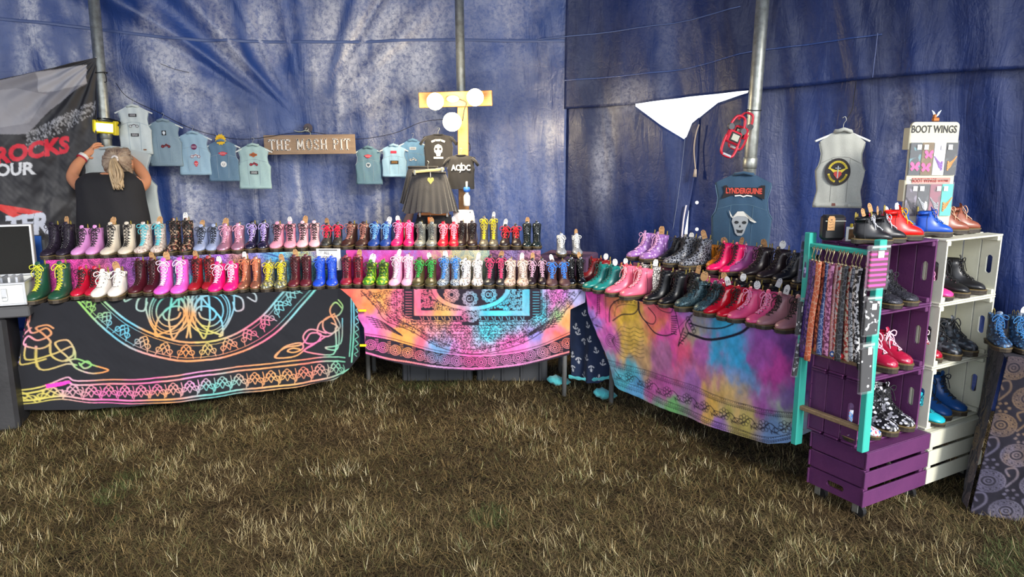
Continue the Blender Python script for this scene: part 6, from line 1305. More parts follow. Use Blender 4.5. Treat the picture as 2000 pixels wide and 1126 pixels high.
def skirt(u, v0, v1, w0, w1, Y, m, label, seed, pl=22, dep=.10):
    a = at(u, v0, Y); b_ = at(u, v1, Y); h = a.z-b_.z; w0 = w0*Y/PF/2; w1 = w1*Y/PF/2; t = thing('skirt', a, label, 'skirt', 0, 'black skirts on clip hangers'); rows = []
    for j in range(13):
        f = j/12; R = []
        for i in range(97):
            a_ = 2*PI*i/96; k = 1+(.10*f)*math.sin(a_*pl+seed)+.04*f*math.sin(a_*7+seed); w = w0+(w1-w0)*f**.8; R.append((math.cos(a_)*w*k, math.sin(a_)*(.02+dep*f)*k, -h*f*(1+.03*math.sin(a_*5+seed))))
        rows.append(R)
    q = MB(); q.grid(rows); q.obj('pleated_cloth', m, t, True); q = MB(); q.tube([(math.cos(a_)*w0, math.sin(a_)*.021, -.004) for a_ in np.linspace(0, 2*PI, 25)], .009, 6); q.obj('waistband', BLK, t, True); return t, w0
TUL = mat('black_tulle', '26262a', .75, sheen=.5, bump=.3, bscale=150)
ts, w0 = skirt(838, 336, 413, 62, 102, Ym-.10, TUL, 'black pleated tulle skirt on a pale wooden clip hanger', 1)
skirt(826, 325, 395, 55, 84, Ym+.03, TUL, 'black skirt behind the front tulle skirt', 2); 
ts2, w02 = skirt(848, 420, 480, 64, 92, Ym-.06, BLK, 'black skirt on the lower orange clip hanger', 3, 9)
def cliphanger(pos, w, m, label, rz=0, roll=0):
    t = thing('clip_hanger', pos, label, 'hanger', 0, 'wooden clip hangers', rot=(0, roll, rz)); MB().cbox((0, 0, 0), (w, .012, .018), .004).obj('wooden_bar', m, t)
    for sd in (-1, 1): q = MB(); q.cbox((sd*w*.44, 0, -.004), (.016, .022, .034), .003); q.obj('clip', STEEL, t)
    q = MB(); q.tube(bez([(0, 0, .006), (0, 0, .04), (.010, 0, .055), (0, 0, .068)], 4), .0016, 6); q.obj('hook', STEEL, t, True); return t
PALEW = mat('pale_wood', 'dcc88c', .5, pattern='wood', c2='c8b078'); ORW = mat('orange_wood', 'd89048', .5, pattern='wood', c2='c07c38')
cliphanger(ts.location+Vector((0, -.035, .012)), .22, PALEW, 'pale wooden clip hanger of the front tulle skirt', 0, -.10); cliphanger(ts2.location+Vector((.0, -.035, .012)), .22, ORW, 'orange wooden clip hanger low down, held by a hand')
o = MB(); shapes(o, 'heart', .05); o = o.obj('heart_tag', mat('yellow_heart', 'd8d070', .6)); tag(o, 'pale yellow heart shaped tag hanging on the tulle skirt', 'price tag'); o.location = ts.location+Vector((.018, -.075, -.055)); MB().tube([(0, 0, .02), (-.004, .03, .055)], .001, 5).obj('string', WT, o)
o = MB().cbox((0, 0, 0), (.034, .0015, .062), .0005).obj('orange_tag', mat('orange_card', 'e87830', .6)); tag(o, 'orange paper tag hanging from the lower clip hanger', 'price tag'); o.location = ts2.location+Vector((-.02, -.09, -.035)); MB().tube([(0, 0, .03), (0, .03, .045)], .001, 5).obj('string', WT, o)
# ------------------------------------------------------------ line, wooden sign, wall hook
def wl(u, v, off): s, z = wallhit(u, v); return wall_pt(s, z, off)[0]
b = MB(); b.tube(bez([wl(232, 165, .10), wl(258, 193, .14), wl(318, 222, .14), wl(376, 250, .15), wl(434, 266, .17), wl(494, 272, .18), wl(603, 258, .12), wl(690, 272, .18), wl(770, 262, .2), wl(830, 240, .25), wl(884, 235, .3)], 6), .0022, 6); o = b.obj('washing_line', CORD, None, True); tag(o, 'thin black line the vests hang from along the tent wall', 'cord')
b = MB(); b.tube(bez([wl(316, 126, .06), wl(345, 137, .07), wl(372, 143, .06)], 4), .002, 5); o = b.obj('cord_loop', CORD); tag(o, 'short slack cord on the tarpaulin above the grey blue vest', 'cord')
Ys, rs_ = wy(605, .17); a = at(516, 283, Ys); c = at(694, 281, Ys); wS = (c.x-a.x); hS2 = at(605, 263, Ys).z-at(605, 301, Ys).z
SGN = mat('weathered_sign_board', 'b09478', .7, pattern='wood', c2='98806a', bump=.15); t = thing('wooden_sign', at(605, 282, Ys), 'weathered wooden sign with THE MOSH PIT in raised white letters', 'sign', 0, rot=(0, -.012, 0))
MB().cbox((0, 0, 0), (wS, .014, hS2), .002).obj('board', SGN, t)
GL = {'T': [[(-.5, 1), (.5, 1)], [(0, 1), (0, 0)], [(-.5, 1), (-.5, .84)], [(.5, 1), (.5, .84)], [(-.2, 0), (.2, 0)]], 'H': [[(-.38, 0), (-.38, 1)], [(.38, 0), (.38, 1)], [(-.38, .5), (.38, .5)], [(-.55, 0), (-.21, 0)], [(.21, 0), (.55, 0)], [(-.55, 1), (-.21, 1)], [(.21, 1), (.55, 1)]],
 'E': [[(-.32, 0), (-.32, 1)], [(-.48, 1), (.38, 1), (.38, .84)], [(-.48, 0), (.42, 0), (.42, .18)], [(-.32, .52), (.2, .52)]], 'M': [[(-.5, 0), (-.42, 1)], [(-.42, 1), (0, .15), (.42, 1)], [(.42, 1), (.5, 0)], [(-.66, 0), (-.34, 0)], [(.34, 0), (.66, 0)], [(-.58, 1), (-.42, 1)], [(.42, 1), (.58, 1)]],
 'O': [[(.42*math.cos(a), .5+.5*math.sin(a)) for a in np.linspace(0, 2*PI, 17)]], 'S': [[(.32, .80), (.15, .97), (-.15, .97), (-.32, .78), (-.2, .58), (.2, .42), (.32, .22), (.15, .03), (-.15, .03), (-.34, .18)]], 'P': [[(-.28, 0), (-.28, 1)], [(-.45, 1), (.1, 1), (.34, .86), (.34, .64), (.1, .5), (-.28, .5)], [(-.45, 0), (-.1, 0)]], 'I': [[(0, 0), (0, 1)], [(-.17, 0), (.17, 0)], [(-.17, 1), (.17, 1)]]}
S_ = 'THE MOSH PIT'; adv = {'T': .98, 'H': 1.15, 'E': 1.05, 'M': 1.35, 'O': 1.08, 'S': .9, 'P': .98, 'I': .55, ' ': .62}; tot = sum(adv[c_] for c_ in S_); lh = hS2*.52; sc2 = wS*.90/(tot); x = -wS*.45
RW = mat('white_letter_paint', 'f0ece4', .5)
for c_ in S_:
    if c_ != ' ':
        b = MB()
        for i, pl_ in enumerate(GL[c_]): b.strip([(px_*sc2*.80, pz*lh-lh/2) for px_, pz in pl_], .0095 if i < 2 else .006, 0, .006)
        o = b.obj('letter', RW, t); o.location = (x+adv[c_]*sc2/2, -.0095, random.uniform(-.002, .002))
    x += adv[c_]*sc2
t = thing('wall_hook', wl(603, 250, .03), 'round reinforcing patch with hook and knot above the wooden sign', 'hook', 0); q = MB(); q.tube([(0, -.004, .0), (0, -.012, .0)], .035, 18); q.obj('round_patch', mat('brown_patch', '5c5258', .6), t); q = MB(); q.tube(bez([(0, -.03, .01), (.012, -.045, -.01), (0, -.05, -.028), (-.012, -.04, -.012), (0, -.03, .006)], 5), .004, 6); q.obj('hook', STEEL, t, True)
q = MB(); q.tube(bez([(-.10, -.05, -.02), (-.05, -.055, -.03), (0, -.05, -.02), (.03, -.05, -.045), (.01, -.055, -.07)], 5), .0035, 6); q.obj('knotted_string', mat('pale_string', 'b8c0b0', .8), t, True)
# ------------------------------------------------------------ beam with floodlights
BEAM = mat('pine_beam', 'c08c50', .5, pattern='wood', c2='a87440', bump=.1); Yb = 5.38
t = thing('timber_cross', (at(905, 300, Yb).x, Yb, -.005), 'pine post and crossbeam tied to the middle tent pole', 'beam')
zt = at(905, 200, Yb).z; q = MB(); q.cbox((0, 0, zt/2), (.075, .045, zt), .004); q.obj('post', BEAM, t); a = at(820, 196, Yb); c = at(962, 190, Yb)
q = MB(); q.cbox((((a.x+c.x)/2)-t.location.x, -.045, (a.z+c.z)/2), (c.x-a.x, .045, .105), .004, Matrix.Rotation(-.03, 3, 'Y')); q.obj('crossbeam', BEAM, t)
q = MB(); q.tube([(0, 0, 0), (0, -.012, 0)], .045, 18, flat=.55); o = q.obj('knot_plate', mat('grey_plate', '7c7468', .5), t); o.location = (at(886, 193, Yb).x-t.location.x, -.068, at(886, 193, Yb).z)
q = MB(); q.tube(bez([(-.03, -.07, at(886, 193, Yb).z), (.03, -.09, at(900, 200, Yb).z), (.015, -.08, at(900, 215, Yb).z), (.0, -.04, at(900, 235, Yb).z)], 5), .003, 6); q.obj('cable', CORD, t, True)
LAMP = mat('warm_led', 'ffe6b4', .3, emit=40); HOUS = mat('lamp_housing', 'd8d4c8', .4)
for (u, v, nm, rr) in ((850, 198, 'left', .058), (928, 190, 'right', .058), (883, 238, 'lower', .064)):
    p = at(u, v, Yb-.19); t = thing('floodlight', p, f'{nm} glaring warm floodlight on the timber cross', 'lamp', 0, rot=(.12, 0, (.0, -.0)[0]), group='floodlights on the timber cross')
    q = MB(); prof = [(.03, .06), (.045, .05), (rr, .012), (rr, 0)]
    q.add([(r_*math.cos(2*PI*k/24), z_, r_*math.sin(2*PI*k/24)) for r_, z_ in prof for k in range(24)], [(i*24+k, i*24+(k+1) % 24, (i+1)*24+(k+1) % 24, (i+1)*24+k) for i in range(3) for k in range(24)]+[tuple(range(24))]); q.obj('housing', HOUS, t, True)
    q = MB(); q.add([(rr*.97*math.cos(a_)*math.cos(b_), -.020*math.sin(b_)-.001, rr*.97*math.sin(a_)*math.cos(b_)) for b_ in np.linspace(0, PI/2*.98, 5) for a_ in np.linspace(0, 2*PI, 25)[:-1]], [(i*24+k, i*24+(k+1) % 24, (i+1)*24+(k+1) % 24, (i+1)*24+k) for i in range(4) for k in range(24)]+[tuple(96+k for k in range(24))]); q.obj('lit_lens', LAMP, t, True)
    q = MB(); q.tube([(0, .05, 0), (0, .12, .0)], .008, 8); q.obj('bracket', STEEL, t); ld = bpy.data.lights.new('floodlight_glow', 'POINT'); ld.energy = 9; ld.color = (1, .82, .55); ld.shadow_soft_size = .05; lo = bpy.data.objects.new('floodlight_glow', ld); COL.objects.link(lo); lo.parent = t; lo.location = (0, -.10, 0)
# spray bottle and white bag tied to the post
p = at(912, 402, Yb-.10); t = thing('spray_bottle', p, 'white spray bottle with a blue cap hanging on the post', 'bottle'); q = MB(); q.lathe([(.020, 0), (.024, .01), (.024, .07), (.012, .09), (.011, .10)], 14); q.obj('bottle', WT, t, True); q = MB(); q.lathe([(.018, .10), (.024, .105), (.024, .13), (.016, .135)], 14); q.obj('cap', mat('blue_cap', '3c78d8', .4), t, True); q = MB(); q.cbox((0, 0, .155), (.014, .02, .04), .004); q.obj('nozzle', WT, t)
p = at(906, 470, Yb-.12); t = thing('white_bag', p, 'white carrier bag tied to the post behind the upper boots', 'bag'); hb = at(906, 410, Yb-.12).z-p.z; rows = []
for j in range(11):
    f = j/10; rows.append([((.098-.030*f+.006*math.sin(a_*5+j))*math.copysign(abs(math.cos(a_))**.6, math.cos(a_)), (.04+.004*math.sin(a_*7+j))*math.sin(a_), f*hb) for a_ in np.linspace(0, 2*PI, 33)])
q = MB(); q.grid(rows); q.obj('bag_body', mat('white_polythene', 'f2f0ec', .4, bump=.4, bscale=30), t, True)
for sd in (-1, 1): q = MB(); q.tube([(sd*.05, -.036, hb-.012), (sd*.05, -.044, hb-.012)], .004, 8); q.obj('eyelet', CORD, t)
# ------------------------------------------------------------ work lights
YP = mat('yellow_plastic_body', 'f0d818', .4); Yq = PL[1].y-.06
p = at(207, 249, Yq); t = thing('work_light', p, 'yellow work light strapped to the left tent pole', 'lamp', .0, rot=(0, .08, 0)); q = MB(); q.cbox((0, 0, 0), (.155, .035, .085), .012); q.obj('body', YP, t)
for sx in (-1, 1): q = MB(); q.cbox((sx*.073, -.004, 0), (.022, .05, .10), .006); q.obj('bumper', YP, t)
q = MB(); q.cbox((0, -.020, 0), (.115, .006, .055), .003); q.obj('light_panel', mat('lit_panel', 'fff8d8', .3, emit=3.2), t); q = MB(); q.tube(bez([(-.085, 0, .02), (-.09, .02, .055), (0, .03, .062), (.09, .02, .045), (.085, 0, .02)], 5), .006, 8); q.obj('strap_handle', mat('black_plastic', '18181a', .4), t, True)
q = MB(); q.tube([(math.cos(a_)*.05, .055+math.sin(a_)*.05, .05) for a_ in np.linspace(0, 2*PI, 17)], .004, 6); q.obj('strap', mat('black_plastic', '18181a', .4), t, True)
REDP = mat('red_plastic', 'c8283c', .35); BLP = mat('black_plastic', '18181a', .4); Yr = PR[1].y-.12
for (u, v, rz, nm, sc3) in ((1432, 268, .3, 'front', 1.0), (1447, 258, -.5, 'rear', .9)):
    p = at(u, v, Yr+(.0 if nm == 'front' else .06)); t = thing('work_light', p, nm+' red and black work light hooked on the right tent pole', 'lamp', rz, 'red work lights on the right pole', rot=(.1, .35, rz)); t.scale = (sc3,)*3
    q = MB(); q.cbox((0, 0, 0), (.095, .04, .080), .010); q.obj('frame', REDP, t); q = MB(); q.cbox((0, -.021, 0), (.070, .006, .056), .003); q.obj('bezel', BLP, t); q = MB(); q.cbox((0, -.0255, 0), (.050, .003, .038), .001); q.obj('lens', mat('unlit_lens', 'b8b8a8', .3), t)
    q = MB(); q.tube(bez([(-.050, 0, .0), (-.052, -.005, -.07), (-.035, -.008, -.115), (.035, -.008, -.115), (.052, -.005, -.07), (.050, 0, 0)], 5), .0085, 8); q.obj('stand_handle', REDP, t, True)
    q = MB(); q.tube(bez([(-.046, 0, .04), (-.046, .004, .085), (-.02, .01, .13), (.03, .01, .13), (.046, .004, .085), (.046, 0, .04)], 5), .0085, 8); q.obj('hanging_handle', REDP, t, True)
    for sx in (-1, 1): q = MB(); q.tube([(sx*.046, .012, .055), (sx*.046, -.012, .055)], .020, 14); q.obj('hinge_knob', mat('grey_knob', '5c5c60', .5), t)
    q = MB(); q.tube([(-.03, -.008, -.115), (.03, -.008, -.115)], .010, 8); q.obj('grip', mat('pale_grip', 'b0b0b4', .4), t)
b = MB(); pc = PR[1]+PR[2]*at(1463, 215, PR[1].y).z
b.tube([pc+Vector((math.cos(a_)*.044, math.sin(a_)*.044, .004*math.sin(a_))) for a_ in np.linspace(0, 2*PI, 21)], .003, 6); b.tube(bez([pc+Vector((-.04, -.02, 0)), pc+Vector((-.06, -.05, .0)), pc+Vector((-.075, -.08, -.02)), pc+Vector((-.07, -.09, -.05))], 4), .003, 6); o = b.obj('hook_wire', CORD, None, True); tag(o, 'black wire round the right tent pole holding the red lights', 'wire')
for (P_, u, v, lb) in ((PL, 199, 143, 'black cable tie with hook on the left tent pole'), (PM, 904, 277, 'dark wire tied round the middle pole above the AC/DC tee')):
    c = P_[1]+P_[2]*at(u, v, P_[1].y).z; b = MB(); b.tube([c+Vector((math.cos(a_)*.046, math.sin(a_)*.046, .006*math.cos(a_))) for a_ in np.linspace(0, 2*PI, 21)], .003, 6); b.tube(bez([c+Vector((.04, -.02, 0)), c+Vector((.06, -.04, -.02)), c+Vector((.06, -.04, -.06)), c+Vector((.045, -.04, -.065))], 4), .003, 6); o = b.obj('cable_tie', CORD, None, True); tag(o, lb, 'wire')
# ropes and painted daylight dots of the eyelet holes at the joint in the tarpaulin
ROPE = mat('pale_rope', 'b8a898', .8)
b = MB(); b.tube(bez([wl(1367, 243, .02), wl(1362, 262, .03), wl(1358, 290, .03), wl(1361, 330, .03)], 6), .005, 7); o = b.obj('rope', ROPE, None, True); tag(o, 'pale rope hanging below the gap in the tarpaulin', 'rope')
b = MB(); b.tube([wl(1361, 330, .03), wl(1360, 345, .035)], [.010, .014], 8); q = b.obj('knot', ROPE, None, True); q.parent = o
b = MB(); b.tube(bez([wl(1342, 400, .02), wl(1338, 425, .03), wl(1333, 470, .03)], 5), .006, 7); o = b.obj('rope', mat('white_rope', 'dcd8e0', .8), None, True); tag(o, 'white rope at the slit above the lilac spotted boots', 'rope')
b = MB(); b.tube(bez([wl(1340, 265, .02), wl(1330, 360, .03), wl(1312, 478, .03)], 5), .0018, 5); o = b.obj('lacing_cord', mat('grey_cord', '7c88a0', .7), None, True); tag(o, 'thin grey cord slanting down the tarpaulin left of the slit', 'cord')
for (u, v, lb) in ((1362, 395, 'upper'), (1362, 447, 'lower')):  # white discs painted for daylight showing through the eyelet holes
    p = wl(u, v, .012); t = thing('eyelet_daylight', p, f'{lb} white disc for daylight through an eyelet hole beside the slit', 'eyelet', 0, 'daylight dots by the slit'); q = MB(); q.tube([(0, 0, 0), (0, -.004, 0)], .013, 14); q.obj('daylight_disc', mat('daylight_white', 'f4f4f4', .25, spec=.8), t); q = MB(); q.tube([(0, -.004, 0), (0, -.006, 0)], .007, 10); q.obj('daylight_dot', mat('daylight_white', 'f4f4f4', .25, spec=.8), t)
# ------------------------------------------------------------ black banner
Ybn = 5.39; b0 = at(-70, 300, 5.0); b1_ = at(196, 300, Ybn); plK = Plane((b0.x, 5.0), (b1_.x, Ybn), 2.4, 0); kst = plK.st
RK = Raster(-.05, plK.L+.05, -.02, 2.0, .003); RK.bg[:] = lin('2e2d30')[:3]; KM = pmap(plK)
RK.paint(KM([(-70, 175), (0, 157), (72, 140), (168, 126), (168, 163), (130, 190), (90, 225), (55, 262), (0, 262), (-70, 262)]), '8c8a90')
RK.paint(KM([(70, 142), (168, 126), (168, 163), (110, 178), (76, 180)]), 'b4b2b6'); RK.paint(KM([(-70, 185), (30, 172), (95, 185), (60, 240), (-70, 262)]), 'a19fa4')
r_ = random.Random(5)
RK.fg[:] = lin('b8b8bc')[:3]
for k in range(420):
    f = r_.random(); u = 55+f*130; v = 262-f*64+(r_.random()**1.5)*38*(1-.3*f); c = kst(u, v); l = r_.uniform(.004, .014); a_ = r_.uniform(-.6, .6); RK.stroke([c, (c[0]+l*math.sin(a_), c[1]-l*math.cos(a_))], r_.uniform(.003, .006), r_.uniform(.4, 1))
def btext(tx, u, v, h, xs, bold, col, slope):
    sx_ = h/.7; RK.text(tx, 1.0, lambda x, y: kst(u+x*sx_, v-y*sx_-x*sx_*slope), col, bold, xs)
btext('ROCKS', 66, 295, 30, 1.02, .05, 'd8283c', .17); btext('TOUR', 20, 332, 23, 1.12, .035, 'e4e4e4', .06); btext('TER', 58, 440, 38, .92, .05, 'c8ccd8', .10)
RK.paint(KM([(-30, 395), (0, 398), (40, 404), (88, 413), (60, 418), (20, 412)]), 'd83c38'); RK.paint(KM([(-30, 400), (10, 406), (46, 418), (30, 424), (0, 410)]), 'd83c38')
topK = lambda s: np.interp(s, [kst(u, v)[0] for u, v in ((-70, 180), (0, 155), (80, 138), (190, 111))], [kst(u, v)[1] for u, v in ((-70, 180), (0, 155), (80, 138), (190, 111))])
cK = kst(190, 111)
def exK(A, T, q):
    dx, dt = A-cK[0], T-cK[1]; r = np.hypot(dx, dt); ph = np.arctan2(dt, -dx); y = -.016*np.sin(ph*26)*np.clip(r*3, 0, 1)*np.exp(-r*1.1)+.03*vnoise(A*2.2+T, T*1.5, 91, 3)*np.clip(r, 0, 1)-.01*vnoise(A*9, T*4, 92, 2); return (0*A, y, 0*A)
cloth_obj('banner', plK, RK, topK, lambda s: 1.72+0*s, lambda t: 0*np.asarray(t), lambda t: np.interp(t, [0, .3, 1.4], [kst(189, 115)[0], kst(192, 200)[0], kst(196, 420)[0]]), 'black festival banner with red and white lettering tied to left pole', mat('banner_satin', 'ffffff', .5, spec=.4, pattern='attr', bump=.08, bscale=30), res=.005, fold=.004, extra=exK, cat='banner')
b = MB(); b.tube([at(188, 112, Ybn), at(186, 112, 5.40)], .003, 5); o = b.obj('banner_tie', WT); tag(o, 'white tie fixing the banner corner to the pole', 'cord')
# ------------------------------------------------------------ flight case on black stand, blue chair
xs = at(52, 600, 4.10).x; hs = at(30, 598, 4.10).z; BCL = mat('black_vinyl', '232325', .5, pattern='mottle', c2='303032', scale=5, bump=.1)
t = thing('black_stand', (xs-.45*math.cos(.35)-.15*math.sin(.35), 4.12+.15*math.cos(.35)-.45*math.sin(.35), -.004), 'black covered stand at the left edge under the open case', 'stand', .35); q = MB(); q.cbox((-.05, 0, hs/2-.03), (.74, .26, hs-.06), .02); q.obj('covered_box', BCL, t); q = MB(); q.cbox((0, 0, hs-.032), (.90, .30, .06), .008); q.obj('top_board', mat('dark_grey_board', '4c4c4e', .5), t)
ALU = mat('aluminium_trim', 'd8dadc', .35, metal=.6); WHC = mat('white_case_panel', 'd4d6d2', .5); FOAM = mat('black_foam', '1a1a18', .95, bump=.3, bscale=80)
xc = at(50, 575, 4.16).x; hc = at(25, 552, 4.16).z-hs; t = thing('flight_case', (xc-.22*math.cos(.35)-.14*math.sin(.35), 4.16+.14*math.cos(.35)-.22*math.sin(.35), hs), 'open silver edged case with dark foam lid, stacked discs inside', 'case', .35); CASE = t
q = MB()
for c_, d_ in (((0, -.14, hc/2), (.44, .012, hc)), ((0, .14, hc/2), (.44, .012, hc)), ((-.214, 0, hc/2), (.012, .28, hc)), ((.214, 0, hc/2), (.012, .28, hc)), ((0, 0, .006), (.43, .28, .012))): q.cbox(c_, d_, .002)
q.obj('case_body', WHC, t)
q = MB()
for c_, d_ in (((0, -.147, hc), (.45, .016, .012)), ((0, -.147, .006), (.45, .016, .012)), ((.219, -.147, hc/2), (.014, .016, hc)), ((.219, 0, hc), (.014, .29, .012))): q.cbox(c_, d_, .002)
q.obj('edge_trim', ALU, t)
lh_ = at(30, 437, 4.44).z-hs-hc
lid = MB().cbox((0, 0, lh_/2), (.44, .05, lh_), .004).obj('lid', ALU, t); lid.location = (0, .165, hc); lid.rotation_euler = (-.06, 0, 0); MB().cbox((0, -.028, lh_/2), (.415, .004, lh_-.025), .002).obj('foam_lining', FOAM, lid)
q = MB(); q.cbox((.12, -.158, hc*.60), (.028, .008, .05), .002); q.tube(bez([(.108, -.165, hc*.5), (.108, -.168, hc*.3), (.132, -.168, hc*.3), (.132, -.165, hc*.5)], 4), .002, 6); q.obj('latch', ALU, t)
for k in range(10):
    o = MB().cbox((0, 0, 0), (.012, .12, .10), .001).obj('disc_case', mat('clear_disc_case', ('d8dce0', 'b8bcc4', 'e8e8e4', '8c9098')[k % 4], .3), None); o.location = CASE.location+Vector(((-.17+k*.038)*math.cos(.35)+.03*math.sin(.35), (-.17+k*.038)*math.sin(.35)-.03*math.cos(.35), hc-.022)); o.rotation_euler = (0, 0, .35); tag(o, 'thin plastic disc case standing in the open case, '+('first', 'second', 'third', 'fourth', 'fifth', 'sixth', 'seventh', 'eighth', 'ninth', 'tenth')[k]+' from left', 'disc case', 'disc cases in the flight case')
BLU = mat('blue_chair_cloth', '2458a8', .6); xq = at(66, 520, 4.75).x
t = thing('folding_chair', (xq-.16, 4.78, 0), 'blue folding chair behind the open case and green boots', 'chair', .1); zt_ = at(66, 462, 4.75).z
q = MB(); q.cbox((0, 0, (zt_+.62)/2), (.40, .02, zt_-.62), .015); q.obj('backrest', BLU, t); q = MB(); q.cbox((0, .19, .44), (.42, .34, .03), .012); q.obj('seat', BLU, t)
for sx in (-1, 1):
    for (y0, y1_) in ((.0, .0), (.32, .34)): q = MB(); q.tube([(sx*.21, y1_, 0), (sx*.21, y0, .46 if y0 else zt_-.03)], .011, 8); q.obj('leg', mat('grey_tube', '6c7074', .4, metal=.5), t, True)
# ------------------------------------------------------------ people
SKIN = mat('skin', 'd8946c', .55, sss=.08); SKINB = mat('skin_pale', 'd0a890', .55, sss=.08)
def skin(name, J, E, m, parent, sub=2):
    keys = list(J); me = bpy.data.meshes.new(name); me.from_pydata([tuple(J[k][0]) for k in keys], [(keys.index(a), keys.index(b)) for a, b in E], []); me.materials.append(m)
    o = bpy.data.objects.new(name, me); COL.objects.link(o); o.parent = parent; md = o.modifiers.new('s', 'SKIN'); md.use_smooth_shade = True
    for i, k in enumerate(keys):
        r = J[k][1]; d = me.skin_vertices[0].data[i]; d.radius = r if isinstance(r, tuple) else (r, r); d.use_root = (i == 0)
    sb_ = o.modifiers.new('d', 'SUBSURF'); sb_.levels = sub; sb_.render_levels = sub
    return o
def hand(J, E, pre, wr, dirv, side, curl, s=1.0):
    """five unequal bent fingers rooted in the palm"""
    d = Vector(dirv).normalized(); sdv = Vector(side).normalized(); cv = Vector(curl).normalized()
    J[pre+'palm'] = (wr+d*.045*s, (.030*s, .015*s)); E.append((pre+'wrist', pre+'palm'))
    for k, (o_, l) in enumerate(((-.028, .060), (-.010, .072), (.009, .068), (.026, .054))):
        a = wr+d*.080*s+sdv*o_*s; b_ = a+(d*.75+cv*.5)*l*.5*s; c = b_+(d*.2+cv*.9)*l*.5*s
        for q, (p_, r_) in enumerate(((a, .0095), (b_, .0085), (c, .0075))): J[f'{pre}f{k}{q}'] = (p_, r_*s)
        E += [(pre+'palm', f'{pre}f{k}0'), (f'{pre}f{k}0', f'{pre}f{k}1'), (f'{pre}f{k}1', f'{pre}f{k}2')]
    a = wr+d*.03*s-sdv*.032*s; b_ = a+(d*.6-sdv*.5+cv*.3)*.035*s; c = b_+(d*.8+cv*.6)*.026*s
    for q, (p_, r_) in enumerate(((a, .011), (b_, .0095), (c, .008))): J[f'{pre}t{q}'] = (p_, r_*s)
    E += [(pre+'palm', pre+'t0'), (pre+'t0', pre+'t1'), (pre+'t1', pre+'t2')]
Yp = 5.06; X0 = at(219, 400, Yp).x
root = thing('person', (X0, Yp, 0), 'woman seen from behind in black sleeveless top, hanging up a vest', 'person')
def rel(u, v, Y): return at(u, v, Y)-Vector((X0, Yp, 0))
J = {'pelvis': (Vector((0, 0, .90)), (.155, .115)), 'belly': (Vector((0, 0, 1.05)), (.145, .11)), 'chest': (rel(219, 395, Yp), (.155, .11)), 'upper': (rel(219, 358, Yp), (.12, .085)), 'neck': (rel(226, 340, Yp+.02), .052), 'skull0': (rel(228, 330, Yp+.03), .072), 'skull': (rel(228, 318, Yp+.04), .088), 'crown': (rel(228, 304, Yp+.04), .060)}
E = [('pelvis', 'belly'), ('belly', 'chest'), ('chest', 'upper'), ('upper', 'neck'), ('neck', 'skull0'), ('skull0', 'skull'), ('skull', 'crown')]
for pre, sh_, el, fo, wr, hd in (('L', (172, 360, Yp), (139, 346, Yp+.12), (150, 322, Yp+.19), (166, 304, Yp+.25), (176, 295, Yp+.27)), ('R', (266, 360, Yp), (287, 350, Yp+.12), (268, 324, Yp+.19), (250, 306, Yp+.25), (240, 299, Yp+.27))):
    S0, E0, F0, W0, H0 = [rel(*q) for q in (sh_, el, fo, wr, hd)]
    J[pre+'sh'] = (S0, .062); J[pre+'ua'] = ((S0+E0)/2+Vector((0, 0, -.035)), .052); J[pre+'el'] = (E0, .043); J[pre+'fa'] = (F0, .041); J[pre+'wrist'] = (W0, (.027, .022)); E += [('upper', pre+'sh'), (pre+'sh', pre+'ua'), (pre+'ua', pre+'el'), (pre+'el', pre+'fa'), (pre+'fa', pre+'wrist')]
    hand(J, E, pre, W0, H0-W0, (0, .25, 1), ((.5 if pre == 'L' else -.5), .5, -.3))
for sd, pre in ((-1, 'l'), (1, 'r')):
    for k, (x, y, z, r_) in enumerate(((.09, 0, .80, .095), (.10, -.01, .48, .062), (.10, .01, .10, .042), (.11, .0, .045, .038), (.12, .14, .03, .026))): J[f'{pre}{k}'] = (Vector((sd*x, y, z)), r_)
    E += [('pelvis', pre+'0')]+[(f'{pre}{k}', f'{pre}{k+1}') for k in range(4)]
skin('body', J, E, SKIN, root)
# sleeveless top: a loose shell from the shoulders to the hips
rows = []; zc_ = [rel(219, v, Yp).z for v in (338, 343, 352, 365, 385, 410, 435, 470, 520)]; hw2 = [.14, .185, .225, .228, .226, .235, .245, .25, .25]; dp = [.05, .085, .115, .128, .135, .138, .14, .145, .15]
for z, w, d_ in zip(zc_, hw2, dp): rows.append([(w*math.copysign(abs(math.cos(a_))**.75, math.cos(a_))+.004*math.sin(a_*9+z*20), d_*math.sin(a_)*(1+.03*math.sin(a_*11+z*13)), z+(.012*abs(math.cos(a_)) if z == zc_[0] else 0)) for a_ in np.linspace(0, 2*PI, 49)])
for i in range(2): pass
q = MB(); q.grid(rows); q.f.append(tuple(range(48))); o = q.obj('black_top', mat('black_cotton_top', '232224', .85, bump=.2, bscale=25), root, True); sb_ = o.modifiers.new('d', 'SUBSURF'); sb_.levels = 1; sb_.render_levels = 1
JJ = {'a': (Vector((0, 0, .93)), (.16, .12)), 'b': (Vector((-.09, 0, .80)), .105), 'c': (Vector((-.10, 0, .45)), .07), 'd': (Vector((-.10, 0, .07)), .055), 'e': (Vector((.09, 0, .80)), .105), 'f': (Vector((.10, 0, .45)), .07), 'g': (Vector((.10, 0, .07)), .055)}
skin('dark_trousers', JJ, [('a', 'b'), ('b', 'c'), ('c', 'd'), ('a', 'e'), ('e', 'f'), ('f', 'g')], mat('dark_trousers', '1c1e24', .8), root)
